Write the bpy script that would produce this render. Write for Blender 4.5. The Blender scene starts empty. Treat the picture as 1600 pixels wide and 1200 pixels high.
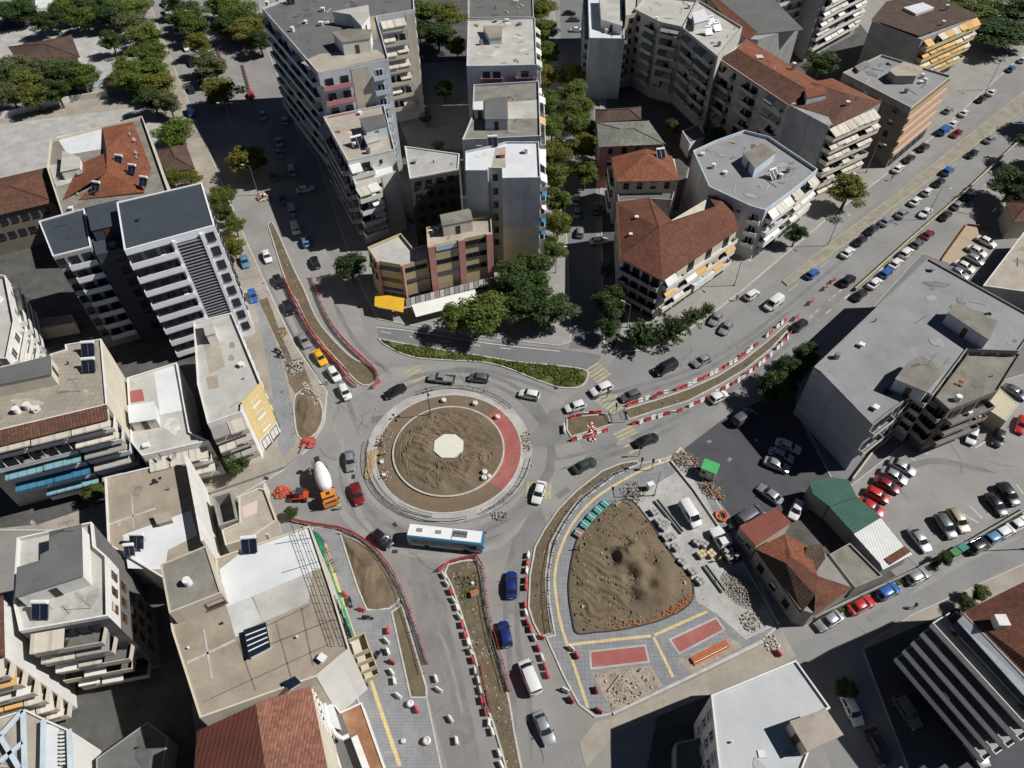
import bpy, math, random, zlib
from mathutils import Vector, Matrix
R = math.radians
random.seed(7)
scene = bpy.context.scene
col = scene.collection

# ------------------------------------------------------------ camera, sky, sun, exposure
FOC, CAMH = 1120.0, 102.0                      # focal length in photo pixels, height above ground
NADX, NADY = 7.5, 993.2                        # nadir point relative to the picture centre
_t = math.atan2(math.hypot(NADX, NADY), FOC); _r = math.atan2(NADX, NADY)
FW = Vector((0, math.sin(_t), -math.cos(_t))); _rt = Vector((1, 0, 0)); _up = _rt.cross(FW)
RX = math.cos(_r) * _rt - math.sin(_r) * _up
DY = -math.cos(_r) * _up - math.sin(_r) * _rt
cam_d = bpy.data.cameras.new('camera'); cam = bpy.data.objects.new('camera', cam_d); col.objects.link(cam)
cam_d.sensor_width = 36; cam_d.lens = 36 * FOC / 1600; cam_d.clip_start = 1; cam_d.clip_end = 5000
m = Matrix((RX, -DY, -FW)).transposed().to_4x4(); m.translation = (0, 0, CAMH); cam.matrix_world = m
scene.camera = cam
SUN_EL, SUN_AZ = 46.0, 2.5                     # azimuth counted from +X towards +Y
world = bpy.data.worlds.new('World'); scene.world = world; world.use_nodes = True
wn = world.node_tree.nodes; wl = world.node_tree.links
sky = wn.new('ShaderNodeTexSky'); sky.sky_type = 'NISHITA'; sky.sun_disc = False
sky.sun_elevation = R(SUN_EL); sky.sun_rotation = R(90 - SUN_AZ); sky.air_density = 0.32; sky.dust_density = 0.1
wn['Background'].inputs[1].default_value = 0.05
wl.new(sky.outputs[0], wn['Background'].inputs[0])
sd = bpy.data.lights.new('sun', 'SUN'); sd.energy = 4.8; sd.angle = R(0.53); sd.color = (1.0, 0.978, 0.945)
so = bpy.data.objects.new('sun', sd); col.objects.link(so)
_sd = Vector((math.cos(R(SUN_EL)) * math.cos(R(SUN_AZ)), math.cos(R(SUN_EL)) * math.sin(R(SUN_AZ)), math.sin(R(SUN_EL))))
so.rotation_euler = (-_sd).to_track_quat('-Z', 'Y').to_euler(); so.location = (200, 50, 200)
vs = scene.view_settings; vs.view_transform = 'Standard'; vs.look = 'None'; vs.exposure = 0.25; vs.gamma = 1
vs.use_curve_mapping = False

def W(x, y, z=0.0):
    """photo pixel -> point of the place at height z"""
    d = FW + RX * ((x - 800) / FOC) + DY * ((y - 600) / FOC)
    t = (z - CAMH) / d.z
    return Vector((d.x * t, d.y * t, z))

# ------------------------------------------------------------ materials
MATS = {}
def M(name, c, var=.12, scale=.35, rough=.85, stain=None, st_amt=.5, st_scale=.12, streak=0.0, bump=0.0, bscale=8.0,
      metallic=0.0, spec=.3, pattern=None, fine=.06, coat=0, alpha_rand=0.0, spots=0.0):
    if name in MATS: return MATS[name]
    mt = bpy.data.materials.new(name); mt.use_nodes = True; MATS[name] = mt
    n = mt.node_tree.nodes; l = mt.node_tree.links; b = n['Principled BSDF']
    b.inputs['Roughness'].default_value = rough; b.inputs['Metallic'].default_value = metallic
    b.inputs['Specular IOR Level'].default_value = spec
    if coat: b.inputs['Coat Weight'].default_value = coat; b.inputs['Coat Roughness'].default_value = .08
    geo = n.new('ShaderNodeNewGeometry')
    def noise(sc, det=4, vec=None, rgh=.6):
        t = n.new('ShaderNodeTexNoise'); t.inputs['Scale'].default_value = sc; t.inputs['Detail'].default_value = det
        t.inputs['Roughness'].default_value = rgh
        l.new(vec or geo.outputs['Position'], t.inputs['Vector']); return t.outputs['Fac']
    def ramp(fac, a, bb, lo, hi):
        r = n.new('ShaderNodeMapRange'); r.inputs[1].default_value = a; r.inputs[2].default_value = bb
        r.inputs[3].default_value = lo; r.inputs[4].default_value = hi; l.new(fac, r.inputs[0]); return r.outputs[0]
    def mul(colr, val):
        x = n.new('ShaderNodeMix'); x.data_type = 'RGBA'; x.blend_type = 'MULTIPLY'; x.inputs[0].default_value = 1
        l.new(colr, x.inputs[6]); l.new(val, x.inputs[7]); return x.outputs[2]
    def mixc(fac, a, bcol):
        x = n.new('ShaderNodeMix'); x.data_type = 'RGBA'; l.new(fac, x.inputs[0]); l.new(a, x.inputs[6])
        if isinstance(bcol, tuple): x.inputs[7].default_value = (*bcol, 1)
        else: l.new(bcol, x.inputs[7])
        return x.outputs[2]
    rgb = n.new('ShaderNodeRGB'); rgb.outputs[0].default_value = (*c, 1); out = rgb.outputs[0]
    height = None
    if pattern:
        uv = n.new('ShaderNodeUVMap'); kind = pattern[0]
        if kind == 'tiles':            # clay pan tiles: columns down the slope, rows across
            wu, wv = pattern[1], pattern[2]
            sep = n.new('ShaderNodeSeparateXYZ'); l.new(uv.outputs[0], sep.inputs[0])
            def ma(op, a, v=None):
                k = n.new('ShaderNodeMath'); k.operation = op; l.new(a, k.inputs[0])
                if v is not None:
                    if isinstance(v, float): k.inputs[1].default_value = v
                    else: l.new(v, k.inputs[1])
                return k.outputs[0]
            u = ma('DIVIDE', sep.outputs[0], wu); v = ma('DIVIDE', sep.outputs[1], wv)
            cu, cv = ma('FLOOR', u), ma('FLOOR', v)
            cmb = n.new('ShaderNodeCombineXYZ'); l.new(cu, cmb.inputs[0]); l.new(cv, cmb.inputs[1])
            wnz = n.new('ShaderNodeTexWhiteNoise'); wnz.noise_dimensions = '2D'; l.new(cmb.outputs[0], wnz.inputs['Vector'])
            out = mul(out, ramp(wnz.outputs['Value'], 0, 1, .72, 1.2))
            s = ma('ABSOLUTE', ma('SINE', ma('MULTIPLY', u, math.pi)))
            fr = ma('FRACT', v)
            height = ma('ADD', s, ma('MULTIPLY', fr, .35))
            out = mul(out, ramp(s, 0, .5, .62, 1.0))
        elif kind == 'brick':          # paving units
            bt = n.new('ShaderNodeTexBrick'); bt.offset = pattern[4] if len(pattern) > 4 else .5
            bt.inputs['Scale'].default_value = 1; bt.inputs['Brick Width'].default_value = pattern[1]; bt.inputs['Row Height'].default_value = pattern[2]
            bt.inputs['Mortar Size'].default_value = pattern[3]; bt.inputs['Bias'].default_value = 0
            bt.inputs['Color1'].default_value = (1, 1, 1, 1); bt.inputs['Color2'].default_value = (.88, .88, .88, 1)
            bt.inputs['Mortar'].default_value = (.72, .72, .72, 1); l.new(uv.outputs[0], bt.inputs['Vector'])
            out = mul(out, bt.outputs['Color'])
        elif kind == 'ribs':           # sheet-metal ribs along v
            sep = n.new('ShaderNodeSeparateXYZ'); l.new(uv.outputs[0], sep.inputs[0])
            k = n.new('ShaderNodeMath'); k.operation = 'MULTIPLY'; k.inputs[1].default_value = 2 * math.pi / pattern[1]; l.new(sep.outputs[0], k.inputs[0])
            k2 = n.new('ShaderNodeMath'); k2.operation = 'SINE'; l.new(k.outputs[0], k2.inputs[0])
            height = ramp(k2.outputs[0], .3, 1, 0, 1)
            out = mul(out, ramp(k2.outputs[0], .6, 1, 1.0, .8))
    if var: out = mul(out, ramp(noise(scale, 5), .3, .7, 1 - var, 1 + var))
    if fine: out = mul(out, ramp(noise(6.0, 3), .3, .7, 1 - fine, 1 + fine))
    if streak:
        mp = n.new('ShaderNodeMapping'); mp.inputs['Scale'].default_value = (1.3, 1.3, .09); l.new(geo.outputs['Position'], mp.inputs[0])
        out = mul(out, ramp(noise(.6, 4, mp.outputs[0]), .5, .78, 1.0, 1 - streak * .8))
    if stain:
        f = ramp(noise(st_scale, 6, None, .65), .5, .68, 0, st_amt)
        out = mixc(f, out, stain)
    if spots:
        out = mul(out, ramp(noise(.75, 5, None, .7), .58, .72, 1.0, 1 - spots)); out = mul(out, ramp(noise(1.9, 3, None, .75), .62, .74, 1.0, 1 - spots * .8)); out = mul(out, ramp(noise(.33, 6, None, .75), .3, .42, 1 + spots * .5, 1.0))
    if alpha_rand:
        oi = n.new('ShaderNodeObjectInfo'); out = mul(out, ramp(oi.outputs['Random'], 0, 1, 1 - alpha_rand, 1 + alpha_rand))
    l.new(out, b.inputs['Base Color'])
    if bump or height is not None:
        bp = n.new('ShaderNodeBump'); bp.inputs['Strength'].default_value = bump or .5; bp.inputs['Distance'].default_value = .06
        l.new(height if height is not None else noise(bscale, 4), bp.inputs['Height']); l.new(bp.outputs[0], b.inputs['Normal'])
    return mt

asphalt = M('asphalt_worn', (.220, .212, .200), .16, .09, .9, stain=(.172, .166, .158), st_amt=.6, st_scale=.06, bump=.15, bscale=14, fine=.1, spots=.16)
asphalt_pale = M('asphalt_pale', (.236, .227, .213), .14, .12, .9, stain=(.192, .184, .174), st_amt=.6, st_scale=.09, bump=.15, fine=.1, spots=.16)
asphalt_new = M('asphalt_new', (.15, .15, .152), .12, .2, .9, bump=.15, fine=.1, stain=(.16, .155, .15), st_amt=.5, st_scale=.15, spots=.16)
asphalt_patch = M('asphalt_patch', (.183, .177, .169), .14, .2, .9, fine=.12, spots=.16)
asphalt_grey = M('asphalt_grey', (.202, .200, .194), .13, .1, .9, fine=.1, stain=(.232, .225, .215), st_amt=.6, st_scale=.07, spots=.16)
concrete = M('concrete_pave', (.254, .246, .226), .14, .3, .9, stain=(.205, .189, .164), st_amt=.6, st_scale=.15, fine=.1, spots=.16)
concrete_beige = M('concrete_beige', (.287, .258, .213), .16, .25, .9, stain=(.238, .205, .164), st_amt=.7, st_scale=.2, fine=.12, spots=.16)
concrete_light = M('concrete_light', (.354, .345, .327), .2, .3, .9, stain=(.304, .285, .248), st_amt=.6, st_scale=.2, fine=.1, spots=.16)
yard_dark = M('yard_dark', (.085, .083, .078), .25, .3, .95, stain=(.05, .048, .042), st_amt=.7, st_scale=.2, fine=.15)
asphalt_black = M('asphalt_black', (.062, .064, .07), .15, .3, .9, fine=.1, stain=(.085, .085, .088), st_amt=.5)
pave_dark = M('paving_courtyard', (.20, .19, .18), .15, .3, .9, pattern=('brick', .8, .8, .06, 0.0), stain=(.13, .12, .11))
pave_grey = M('paving_grey', (.216, .220, .228), .12, .4, .85, pattern=('brick', .62, .62, .045, 0.0), stain=(.272, .264, .256), st_amt=.5, st_scale=.3)
pave_small = M('paving_small_grey', (.226, .230, .238), .12, .4, .85, pattern=('brick', .4, .4, .03, 0.0), stain=(.281, .273, .257), st_amt=.5, st_scale=.3)
kerbm = M('kerb_concrete', (.450, .432, .396), .14, .8, .85, fine=.12, pattern=('brick', 1.0, 3.0, .03, 0.0))
kerb_old = M('kerb_old', (.36, .34, .31), .16, .8, .9, fine=.12)
tactile = M('tactile_yellow', (.58, .46, .22), .12, .8, .8, pattern=('brick', .4, .4, .03, 0.0))
paint_white = M('paint_white', (.62, .61, .58), .25, 1.2, .7, stain=(.3, .29, .27), st_amt=.7, st_scale=.9)
paint_yellow = M('paint_yellow', (.36, .31, .18), .2, .8, .8, stain=(.27, .255, .22), st_amt=.9, st_scale=1.1)
sand = M('sand', (.142, .109, .071), .2, .25, 1, bump=.5, bscale=5, stain=(.099, .074, .048), st_amt=.8, st_scale=.35, fine=.2)
earth_flat = M('earth_flat', (.149, .109, .072), .12, .4, 1, bump=.3, bscale=7, stain=(.178, .136, .093), st_amt=.6, st_scale=.35, fine=.14)
earth_dark = M('earth_planter', (.115, .092, .058), .2, .5, 1, bump=.5, bscale=6, stain=(.162, .132, .085), st_amt=.7, st_scale=.4, fine=.2)
earth_beige = M('earth_beige', (.36, .29, .2), .2, .3, 1, bump=.3, bscale=6, stain=(.26, .2, .13), st_amt=.7, st_scale=.3, fine=.15)
redcon = M('red_concrete', (.288, .092, .080), .14, .4, .85, stain=(.336, .160, .136), st_amt=.6, st_scale=.3, fine=.1)
grassm = M('grass_green', (.085, .10, .032), .35, .5, 1, bump=.8, bscale=5, stain=(.17, .13, .06), st_amt=.8, st_scale=.3, fine=.3)
screed = M('screed_pale', (.58, .56, .48), .08, .4, .8)

r_grey = M('roof_grey_screed', (.118, .119, .116), .14, .25, .9, stain=(.115, .114, .108), st_amt=.7, st_scale=.2, fine=.1, spots=.2)
r_bluegrey = M('roof_bluegrey', (.234, .234, .234), .1, .2, .85, stain=(.183, .183, .187), st_amt=.7, st_scale=.13, fine=.07, spots=.2)
r_light = M('roof_light', (.404, .391, .361), .12, .25, .85, stain=(.292, .275, .241), st_amt=.7, st_scale=.2, fine=.1, spots=.2)
r_white = M('roof_white_coating', (.56, .575, .58), .07, .3, .7, stain=(.47, .475, .47), st_amt=.5, st_scale=.25, fine=.05)
r_beige = M('roof_beige', (.343, .304, .251), .14, .25, .9, stain=(.238, .207, .167), st_amt=.75, st_scale=.2, fine=.12, spots=.2)
r_brown = M('roof_brown_screed', (.29, .245, .19), .16, .22, .9, stain=(.2, .165, .125), st_amt=.8, st_scale=.15, fine=.12, spots=.2)
r_dirty = M('roof_dirty_concrete', (.200, .188, .160), .2, .3, .95, stain=(.120, .112, .088), st_amt=.8, st_scale=.25, fine=.15, spots=.2)
r_slabtile = M('roof_slab_tiles', (.306, .272, .221), .14, .25, .9, pattern=('brick', .9, .9, .05, 0.0), stain=(.230, .204, .162), st_amt=.6, spots=.2)
r_navy = M('roof_navy_metal', (.050, .059, .070), .1, .3, .55, pattern=('ribs', .5), fine=.03)
t_orange = M('tiles_orange', (.198, .071, .036), .2, .3, .85, pattern=('tiles', .33, .42), stain=(.132, .056, .034), st_amt=.6, st_scale=.35)
t_brick = M('tiles_brick_red', (.124, .048, .029), .2, .3, .85, pattern=('tiles', .33, .42), stain=(.105, .041, .025), st_amt=.6, st_scale=.35)
t_brown = M('tiles_brown', (.115, .055, .036), .2, .3, .88, pattern=('tiles', .5, .42), stain=(.084, .042, .029), st_amt=.6, st_scale=.35)
t_dark = M('tiles_dark_brown', (.086, .054, .041), .2, .3, .9, pattern=('tiles', .5, .42), stain=(.068, .049, .038), st_amt=.6, st_scale=.35)
m_green = M('sheet_green', (.028, .092, .068), .14, .4, .6, pattern=('ribs', .45), stain=(.048, .112, .088), st_amt=.5)
m_white = M('sheet_white', (.60, .60, .58), .08, .4, .6, pattern=('ribs', .45), stain=(.48, .46, .43), st_amt=.5)
m_brown = M('sheet_brown', (.085, .028, .02), .12, .4, .6, pattern=('ribs', .55))
m_redbrown = M('sheet_redbrown', (.2, .06, .042), .12, .4, .6, pattern=('ribs', .4))

w_white = M('wall_white', (.62, .605, .57), .06, .3, .9, streak=.22, fine=.04)
w_cream = M('wall_cream', (.53, .48, .385), .07, .3, .9, streak=.25, fine=.04)
w_beige = M('wall_beige', (.46, .41, .33), .08, .3, .9, streak=.28, fine=.04)
w_greybeige = M('wall_greybeige', (.43, .41, .37), .1, .3, .9, streak=.25)
w_grey = M('wall_grey_render', (.30, .295, .285), .12, .3, .9, streak=.35, stain=(.21, .2, .19), st_amt=.5, st_scale=.25)
w_bluegrey = M('wall_pale_bluegrey', (.47, .485, .5), .1, .3, .9, streak=.3, stain=(.28, .29, .31), st_amt=.5, st_scale=.2)
w_yellow = M('wall_yellow', (.62, .48, .22), .06, .3, .9, streak=.2)
w_ochre = M('wall_ochre', (.52, .42, .22), .06, .3, .9, streak=.2)
w_khaki = M('wall_khaki', (.44, .37, .22), .06, .3, .85, streak=.2)
w_pink = M('wall_pink', (.46, .225, .19), .08, .4, .85, streak=.25)
w_paleblue = M('wall_paleblue', (.46, .53, .58), .08, .3, .9, streak=.2)
w_brown = M('wall_brown_stone', (.16, .135, .11), .14, .4, .9, streak=.3)
w_dark = M('wall_dark_grey', (.052, .056, .066), .1, .4, .75)
w_panel = M('wall_panel_white', (.66, .67, .70), .04, .4, .7, streak=.08)
w_concrete = M('wall_concrete', (.25, .24, .225), .14, .3, .95, streak=.35)
glass = M('window_glass', (.018, .022, .028), .3, .5, .12, spec=.6, fine=0)
glass_blue = M('window_glass_blue', (.03, .07, .12), .3, .5, .12, spec=.6, fine=0)
frame_w = M('frame_white', (.6, .6, .58), .05, .5, .6)
frame_b = M('frame_brown', (.11, .055, .03), .1, .5, .6)
frame_d = M('frame_dark', (.03, .03, .035), .1, .5, .5)
shutter = M('shutter_pale', (.48, .45, .38), .08, .5, .7)
aw_beige = M('awning_beige', (.50, .46, .385), .08, .6, .85, pattern=('ribs', 2.1), alpha_rand=.14)
aw_white = M('awning_white', (.62, .61, .57), .08, .6, .85, alpha_rand=.1)
aw_green = M('awning_green', (.13, .17, .145), .12, .6, .85, pattern=('ribs', 1.1), alpha_rand=.25)
aw_blue = M('awning_blue', (.035, .15, .25), .12, .5, .85, pattern=('ribs', 1.3), stain=(.06, .2, .28), st_amt=.6, alpha_rand=.2)
aw_teal = M('awning_teal', (.2, .36, .40), .12, .5, .85, pattern=('ribs', 1.3), alpha_rand=.15)
aw_grey = M('awning_grey', (.28, .27, .25), .1, .6, .85, alpha_rand=.2)
aw_orange = M('awning_orange', (.55, .33, .12), .1, .6, .85, alpha_rand=.15)
aw_yellow = M('awning_yellow', (.62, .36, .025), .08, .6, .85)
aw_pink = M('panel_pink', (.42, .2, .2), .1, .6, .85)
steel = M('steel_grey', (.3, .3, .31), .1, 2, .45, metallic=.7)
darksteel = M('steel_dark', (.05, .05, .055), .1, 2, .5, metallic=.3)
whitemetal = M('white_metal', (.65, .65, .64), .06, 2, .45)
solarglass = M('solar_panel', (.012, .016, .03), .2, 1, .15, spec=.6, fine=0)
plred = M('plastic_red', (.40, .05, .05), .14, 1.5, .5, alpha_rand=.2, stain=(.42, .2, .17), st_amt=.5, st_scale=.8)
plwhite = M('plastic_white', (.62, .60, .56), .12, 1.5, .5, alpha_rand=.1, stain=(.4, .37, .32), st_amt=.6, st_scale=.8)
plorange = M('plastic_orange', (.44, .115, .03), .12, 1.5, .5, alpha_rand=.15)
plteal = M('plastic_teal', (.03, .22, .2), .2, 1.5, .5)
wood = M('wood_pale', (.4, .29, .17), .2, 2, .85)
rustm = M('rust', (.3, .12, .05), .3, 2, .8)
blackm = M('black_rubber', (.018, .018, .02), .1, 2, .8)
bark = M('bark', (.1, .075, .05), .25, 2, .95)
skinm = M('skin', (.42, .26, .18), 0, 1, .6, fine=0)

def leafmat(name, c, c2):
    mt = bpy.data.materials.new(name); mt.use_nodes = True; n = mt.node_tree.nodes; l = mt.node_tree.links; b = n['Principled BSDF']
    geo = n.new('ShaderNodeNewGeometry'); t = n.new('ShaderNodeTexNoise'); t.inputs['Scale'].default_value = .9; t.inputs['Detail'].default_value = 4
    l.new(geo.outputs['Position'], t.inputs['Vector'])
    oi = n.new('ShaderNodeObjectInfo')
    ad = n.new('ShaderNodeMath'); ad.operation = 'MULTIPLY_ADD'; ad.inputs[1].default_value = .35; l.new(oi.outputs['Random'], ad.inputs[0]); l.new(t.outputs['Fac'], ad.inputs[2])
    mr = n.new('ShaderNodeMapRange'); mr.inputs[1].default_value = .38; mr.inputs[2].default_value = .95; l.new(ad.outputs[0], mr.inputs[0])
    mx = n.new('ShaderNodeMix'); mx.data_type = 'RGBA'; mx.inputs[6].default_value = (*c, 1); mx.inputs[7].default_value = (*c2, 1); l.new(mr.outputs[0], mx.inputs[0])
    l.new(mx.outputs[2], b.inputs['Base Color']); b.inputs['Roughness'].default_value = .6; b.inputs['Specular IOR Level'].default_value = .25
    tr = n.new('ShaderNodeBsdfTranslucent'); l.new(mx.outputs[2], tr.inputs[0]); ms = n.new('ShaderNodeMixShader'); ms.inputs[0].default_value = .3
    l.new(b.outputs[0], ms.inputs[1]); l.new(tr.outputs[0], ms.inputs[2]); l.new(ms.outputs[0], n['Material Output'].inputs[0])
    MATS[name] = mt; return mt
lf_green = leafmat('leaves_green', (.07, .115, .02), (.14, .175, .035))
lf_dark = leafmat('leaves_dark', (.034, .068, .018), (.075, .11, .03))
lf_yellow = leafmat('leaves_yellowing', (.1, .125, .024), (.19, .175, .035))
lf_olive = leafmat('leaves_olive', (.085, .11, .045), (.15, .155, .07))

def paintmat(name, c, metallic=.0):
    return M(name, c, .04, 1.5, .32, metallic=metallic, spec=.5, coat=.6, fine=0)
CARC = {'white': paintmat('paint_car_white', (.62, .62, .6)), 'silver': paintmat('paint_car_silver', (.36, .37, .38), .5), 'gray': paintmat('paint_car_gray', (.13, .135, .14), .4),
        'black': paintmat('paint_car_black', (.012, .012, .014)), 'red': paintmat('paint_car_red', (.42, .018, .015)), 'darkred': paintmat('paint_car_darkred', (.16, .012, .014)),
        'blue': paintmat('paint_car_blue', (.02, .1, .32)), 'navy': paintmat('paint_car_navy', (.012, .022, .13)), 'lightblue': paintmat('paint_car_lightblue', (.09, .2, .33)),
        'yellow': paintmat('paint_car_yellow', (.66, .36, .01)), 'beige': paintmat('paint_car_beige', (.4, .34, .25), .3), 'green': paintmat('paint_car_green', (.05, .065, .05), .3),
        'orange': paintmat('paint_car_orange', (.66, .22, .03))}
headl = M('lamp_clear', (.7, .7, .68), 0, 1, .15, fine=0); taill = M('lamp_red', (.3, .01, .01), 0, 1, .25, fine=0)

# ------------------------------------------------------------ mesh helpers
def auto_uv(me):
    uvl = me.uv_layers.new(name='UVMap').data
    vs_ = me.vertices
    for p in me.polygons:
        n = p.normal
        if abs(n.z) > .985: u = Vector((1, 0, 0)); v = Vector((0, 1, 0))
        else:
            u = Vector((-n.y, n.x, 0)).normalized(); v = n.cross(u)
        for li in p.loop_indices:
            c = vs_[me.loops[li].vertex_index].co; uvl[li].uv = (c.dot(u), c.dot(v))

class MB:
    def __init__(s): s.v = []; s.f = []; s.m = []; s.cur = 0
    def mat(s, i): s.cur = i; return s
    def add(s, vs_, fs):
        o = len(s.v); s.v += [tuple(x) for x in vs_]
        for f in fs: s.f.append([i + o for i in f]); s.m.append(s.cur)
        return s
    def box(s, c, size, rz=0.0, M4=None):
        x, y, z = size[0] / 2, size[1] / 2, size[2] / 2; cs, sn = math.cos(rz), math.sin(rz)
        P = []
        for a, b, d in ((-1, -1, -1), (1, -1, -1), (1, 1, -1), (-1, 1, -1), (-1, -1, 1), (1, -1, 1), (1, 1, 1), (-1, 1, 1)):
            px, py, pz = a * x, b * y, d * z
            q = Vector((c[0] + px * cs - py * sn, c[1] + px * sn + py * cs, c[2] + pz))
            P.append(M4 @ q if M4 else q)
        return s.add(P, [(0, 3, 2, 1), (4, 5, 6, 7), (0, 1, 5, 4), (1, 2, 6, 5), (2, 3, 7, 6), (3, 0, 4, 7)])
    def prism(s, poly, z0, z1, bottom=True):
        """poly: list of 2D points, any winding"""
        P = [(p[0], p[1]) for p in poly]
        a = sum(P[i - 1][0] * P[i][1] - P[i][0] * P[i - 1][1] for i in range(len(P)))
        if a < 0: P = P[::-1]
        n = len(P); vs_ = [(*p, z0) for p in P] + [(*p, z1) for p in P]
        fs = [[n + i for i in range(n)]]
        if bottom: fs.append(list(range(n))[::-1])
        fs += [(i, (i + 1) % n, n + (i + 1) % n, n + i) for i in range(n)]
        return s.add(vs_, fs)
    def ring(s, outer, inner, z0, z1):
        n = len(outer)
        vs_ = [(*p[:2], z0) for p in outer] + [(*p[:2], z1) for p in outer] + [(*p[:2], z1) for p in inner] + [(*p[:2], z0) for p in inner]
        a = sum(outer[i - 1][0] * outer[i][1] - outer[i][0] * outer[i - 1][1] for i in range(n)); fl = a < 0
        fs = []
        for i in range(n):
            j = (i + 1) % n
            for q in ((i, j, n + j, n + i), (n + i, n + j, 2 * n + j, 2 * n + i), (2 * n + i, 2 * n + j, 3 * n + j, 3 * n + i)):
                fs.append(q[::-1] if fl else q)
        return s.add(vs_, fs)
    def cyl(s, a, b, r0, r1=None, n=10, caps=True):
        a, b = Vector(a), Vector(b); r1 = r0 if r1 is None else r1
        d = (b - a).normalized(); u = d.orthogonal().normalized(); w = d.cross(u)
        vs_ = []
        for p, r in ((a, r0), (b, r1)):
            for i in range(n):
                t = 2 * math.pi * i / n; vs_.append(p + (u * math.cos(t) + w * math.sin(t)) * r)
        fs = [(i, (i + 1) % n, n + (i + 1) % n, n + i) for i in range(n)]
        if caps: fs += [list(range(n))[::-1], [n + i for i in range(n)]]
        return s.add(vs_, fs)
    def tube(s, pts, r, n=6):
        for a, b in zip(pts, pts[1:]): s.cyl(a, b, r, None, n)
        return s
    def bar(s, a, b, w, h):
        """square bar from a to b, w sideways, h upwards"""
        a, b = Vector(a), Vector(b); d = (b - a).normalized(); sd_ = d.cross(Vector((0, 0, 1)))
        sd_ = sd_.normalized() if sd_.length > 1e-4 else Vector((1, 0, 0)); up = sd_.cross(d)
        q = [(-1, -1), (1, -1), (1, 1), (-1, 1)]
        vs_ = [p + sd_ * (x * w / 2) + up * (y * h / 2) for p in (a, b) for x, y in q]
        return s.add(vs_, [(0, 3, 2, 1), (4, 5, 6, 7), (0, 1, 5, 4), (1, 2, 6, 5), (2, 3, 7, 6), (3, 0, 4, 7)])
    def loft(s, secs, caps=True):
        n = len(secs[0]); vs_ = [p for q in secs for p in q]; fs = []
        for k in range(len(secs) - 1):
            for i in range(n):
                j = (i + 1) % n; fs.append((k * n + i, k * n + j, (k + 1) * n + j, (k + 1) * n + i))
        if caps: fs += [list(range(n))[::-1], [(len(secs) - 1) * n + i for i in range(n)]]
        return s.add(vs_, fs)
    def mesh(s, name, mats, org=(0, 0, 0), smooth=0):
        me = bpy.data.meshes.new(name)
        ox, oy, oz = org
        me.from_pydata([(x - ox, y - oy, z - oz) for x, y, z in s.v], [], s.f)
        if not isinstance(mats, (list, tuple)): mats = [mats]
        for q in mats: me.materials.append(q)
        if any(s.m): me.polygons.foreach_set('material_index', s.m)
        me.update(); auto_uv(me)
        if smooth:
            me.polygons.foreach_set('use_smooth', [True] * len(me.polygons))
            me.set_sharp_from_angle(angle=R(smooth))
        return me
    def build(s, name, mats, parent=None, smooth=0, org=None):
        """mesh given in world coordinates -> object under parent (parents are never rotated here)"""
        wp = Vector((0, 0, 0)); p = parent
        while p is not None: wp += p.location; p = p.parent
        o_ = Vector(org) if org is not None else wp
        ob = bpy.data.objects.new(name, s.mesh(name, mats, o_, smooth)); col.objects.link(ob)
        if parent is not None: ob.parent = parent
        ob.location = o_ - wp
        return ob

def obj(name, me, parent=None, loc=(0, 0, 0), rz=0, sc=None):
    o = bpy.data.objects.new(name, me); col.objects.link(o); o.location = loc
    if rz: o.rotation_euler = (0, 0, rz)
    if sc: o.scale = sc
    if parent is not None: o.parent = parent
    return o
def tag(o, label=None, cat=None, group=None, kind=None):
    if label: o['label'] = label
    if cat: o['category'] = cat
    if group: o['group'] = group
    if kind: o['kind'] = kind
    return o
def empty(name, loc, rz=0, label=None, cat=None, group=None):
    o = bpy.data.objects.new(name, None); col.objects.link(o); o.location = loc; o.rotation_euler = (0, 0, rz); o.empty_display_size = .5
    return tag(o, label, cat, group)

def offset(poly, d):
    """inset (d>0) a 2D polygon"""
    P = [Vector((p[0], p[1])) for p in poly]; n = len(P)
    a = sum(P[i - 1].x * P[i].y - P[i].x * P[i - 1].y for i in range(n)); sg = 1 if a > 0 else -1
    out = []
    for i in range(n):
        e0 = (P[i] - P[i - 1]).normalized(); e1 = (P[(i + 1) % n] - P[i]).normalized()
        n0 = Vector((-e0.y, e0.x)) * sg; n1 = Vector((-e1.y, e1.x)) * sg
        k = n0 + n1; den = 1 + n0.dot(n1)
        out.append(P[i] + (k / den if den > .15 else n0) * d)
    return out
def pxpoly(pts, z=0): return [W(x, y, z).xy for x, y in pts]
ORD = ['first', 'second', 'third', 'fourth', 'fifth', 'sixth', 'seventh', 'eighth', 'ninth', 'tenth', 'eleventh', 'twelfth', 'thirteenth', 'fourteenth', 'fifteenth', 'sixteenth',
       'seventeenth', 'eighteenth', 'nineteenth', 'twentieth'] 
_T = ['', '', 'twenty', 'thirty', 'forty', 'fifty', 'sixty', 'seventy', 'eighty', 'ninety']
def ordn(i):
    if i < 20: return ORD[i]
    t, u = divmod(i + 1, 10)
    return (_T[t] + '-' + ORD[u - 1]) if u else _T[t][:-1] + 'ieth'
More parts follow.
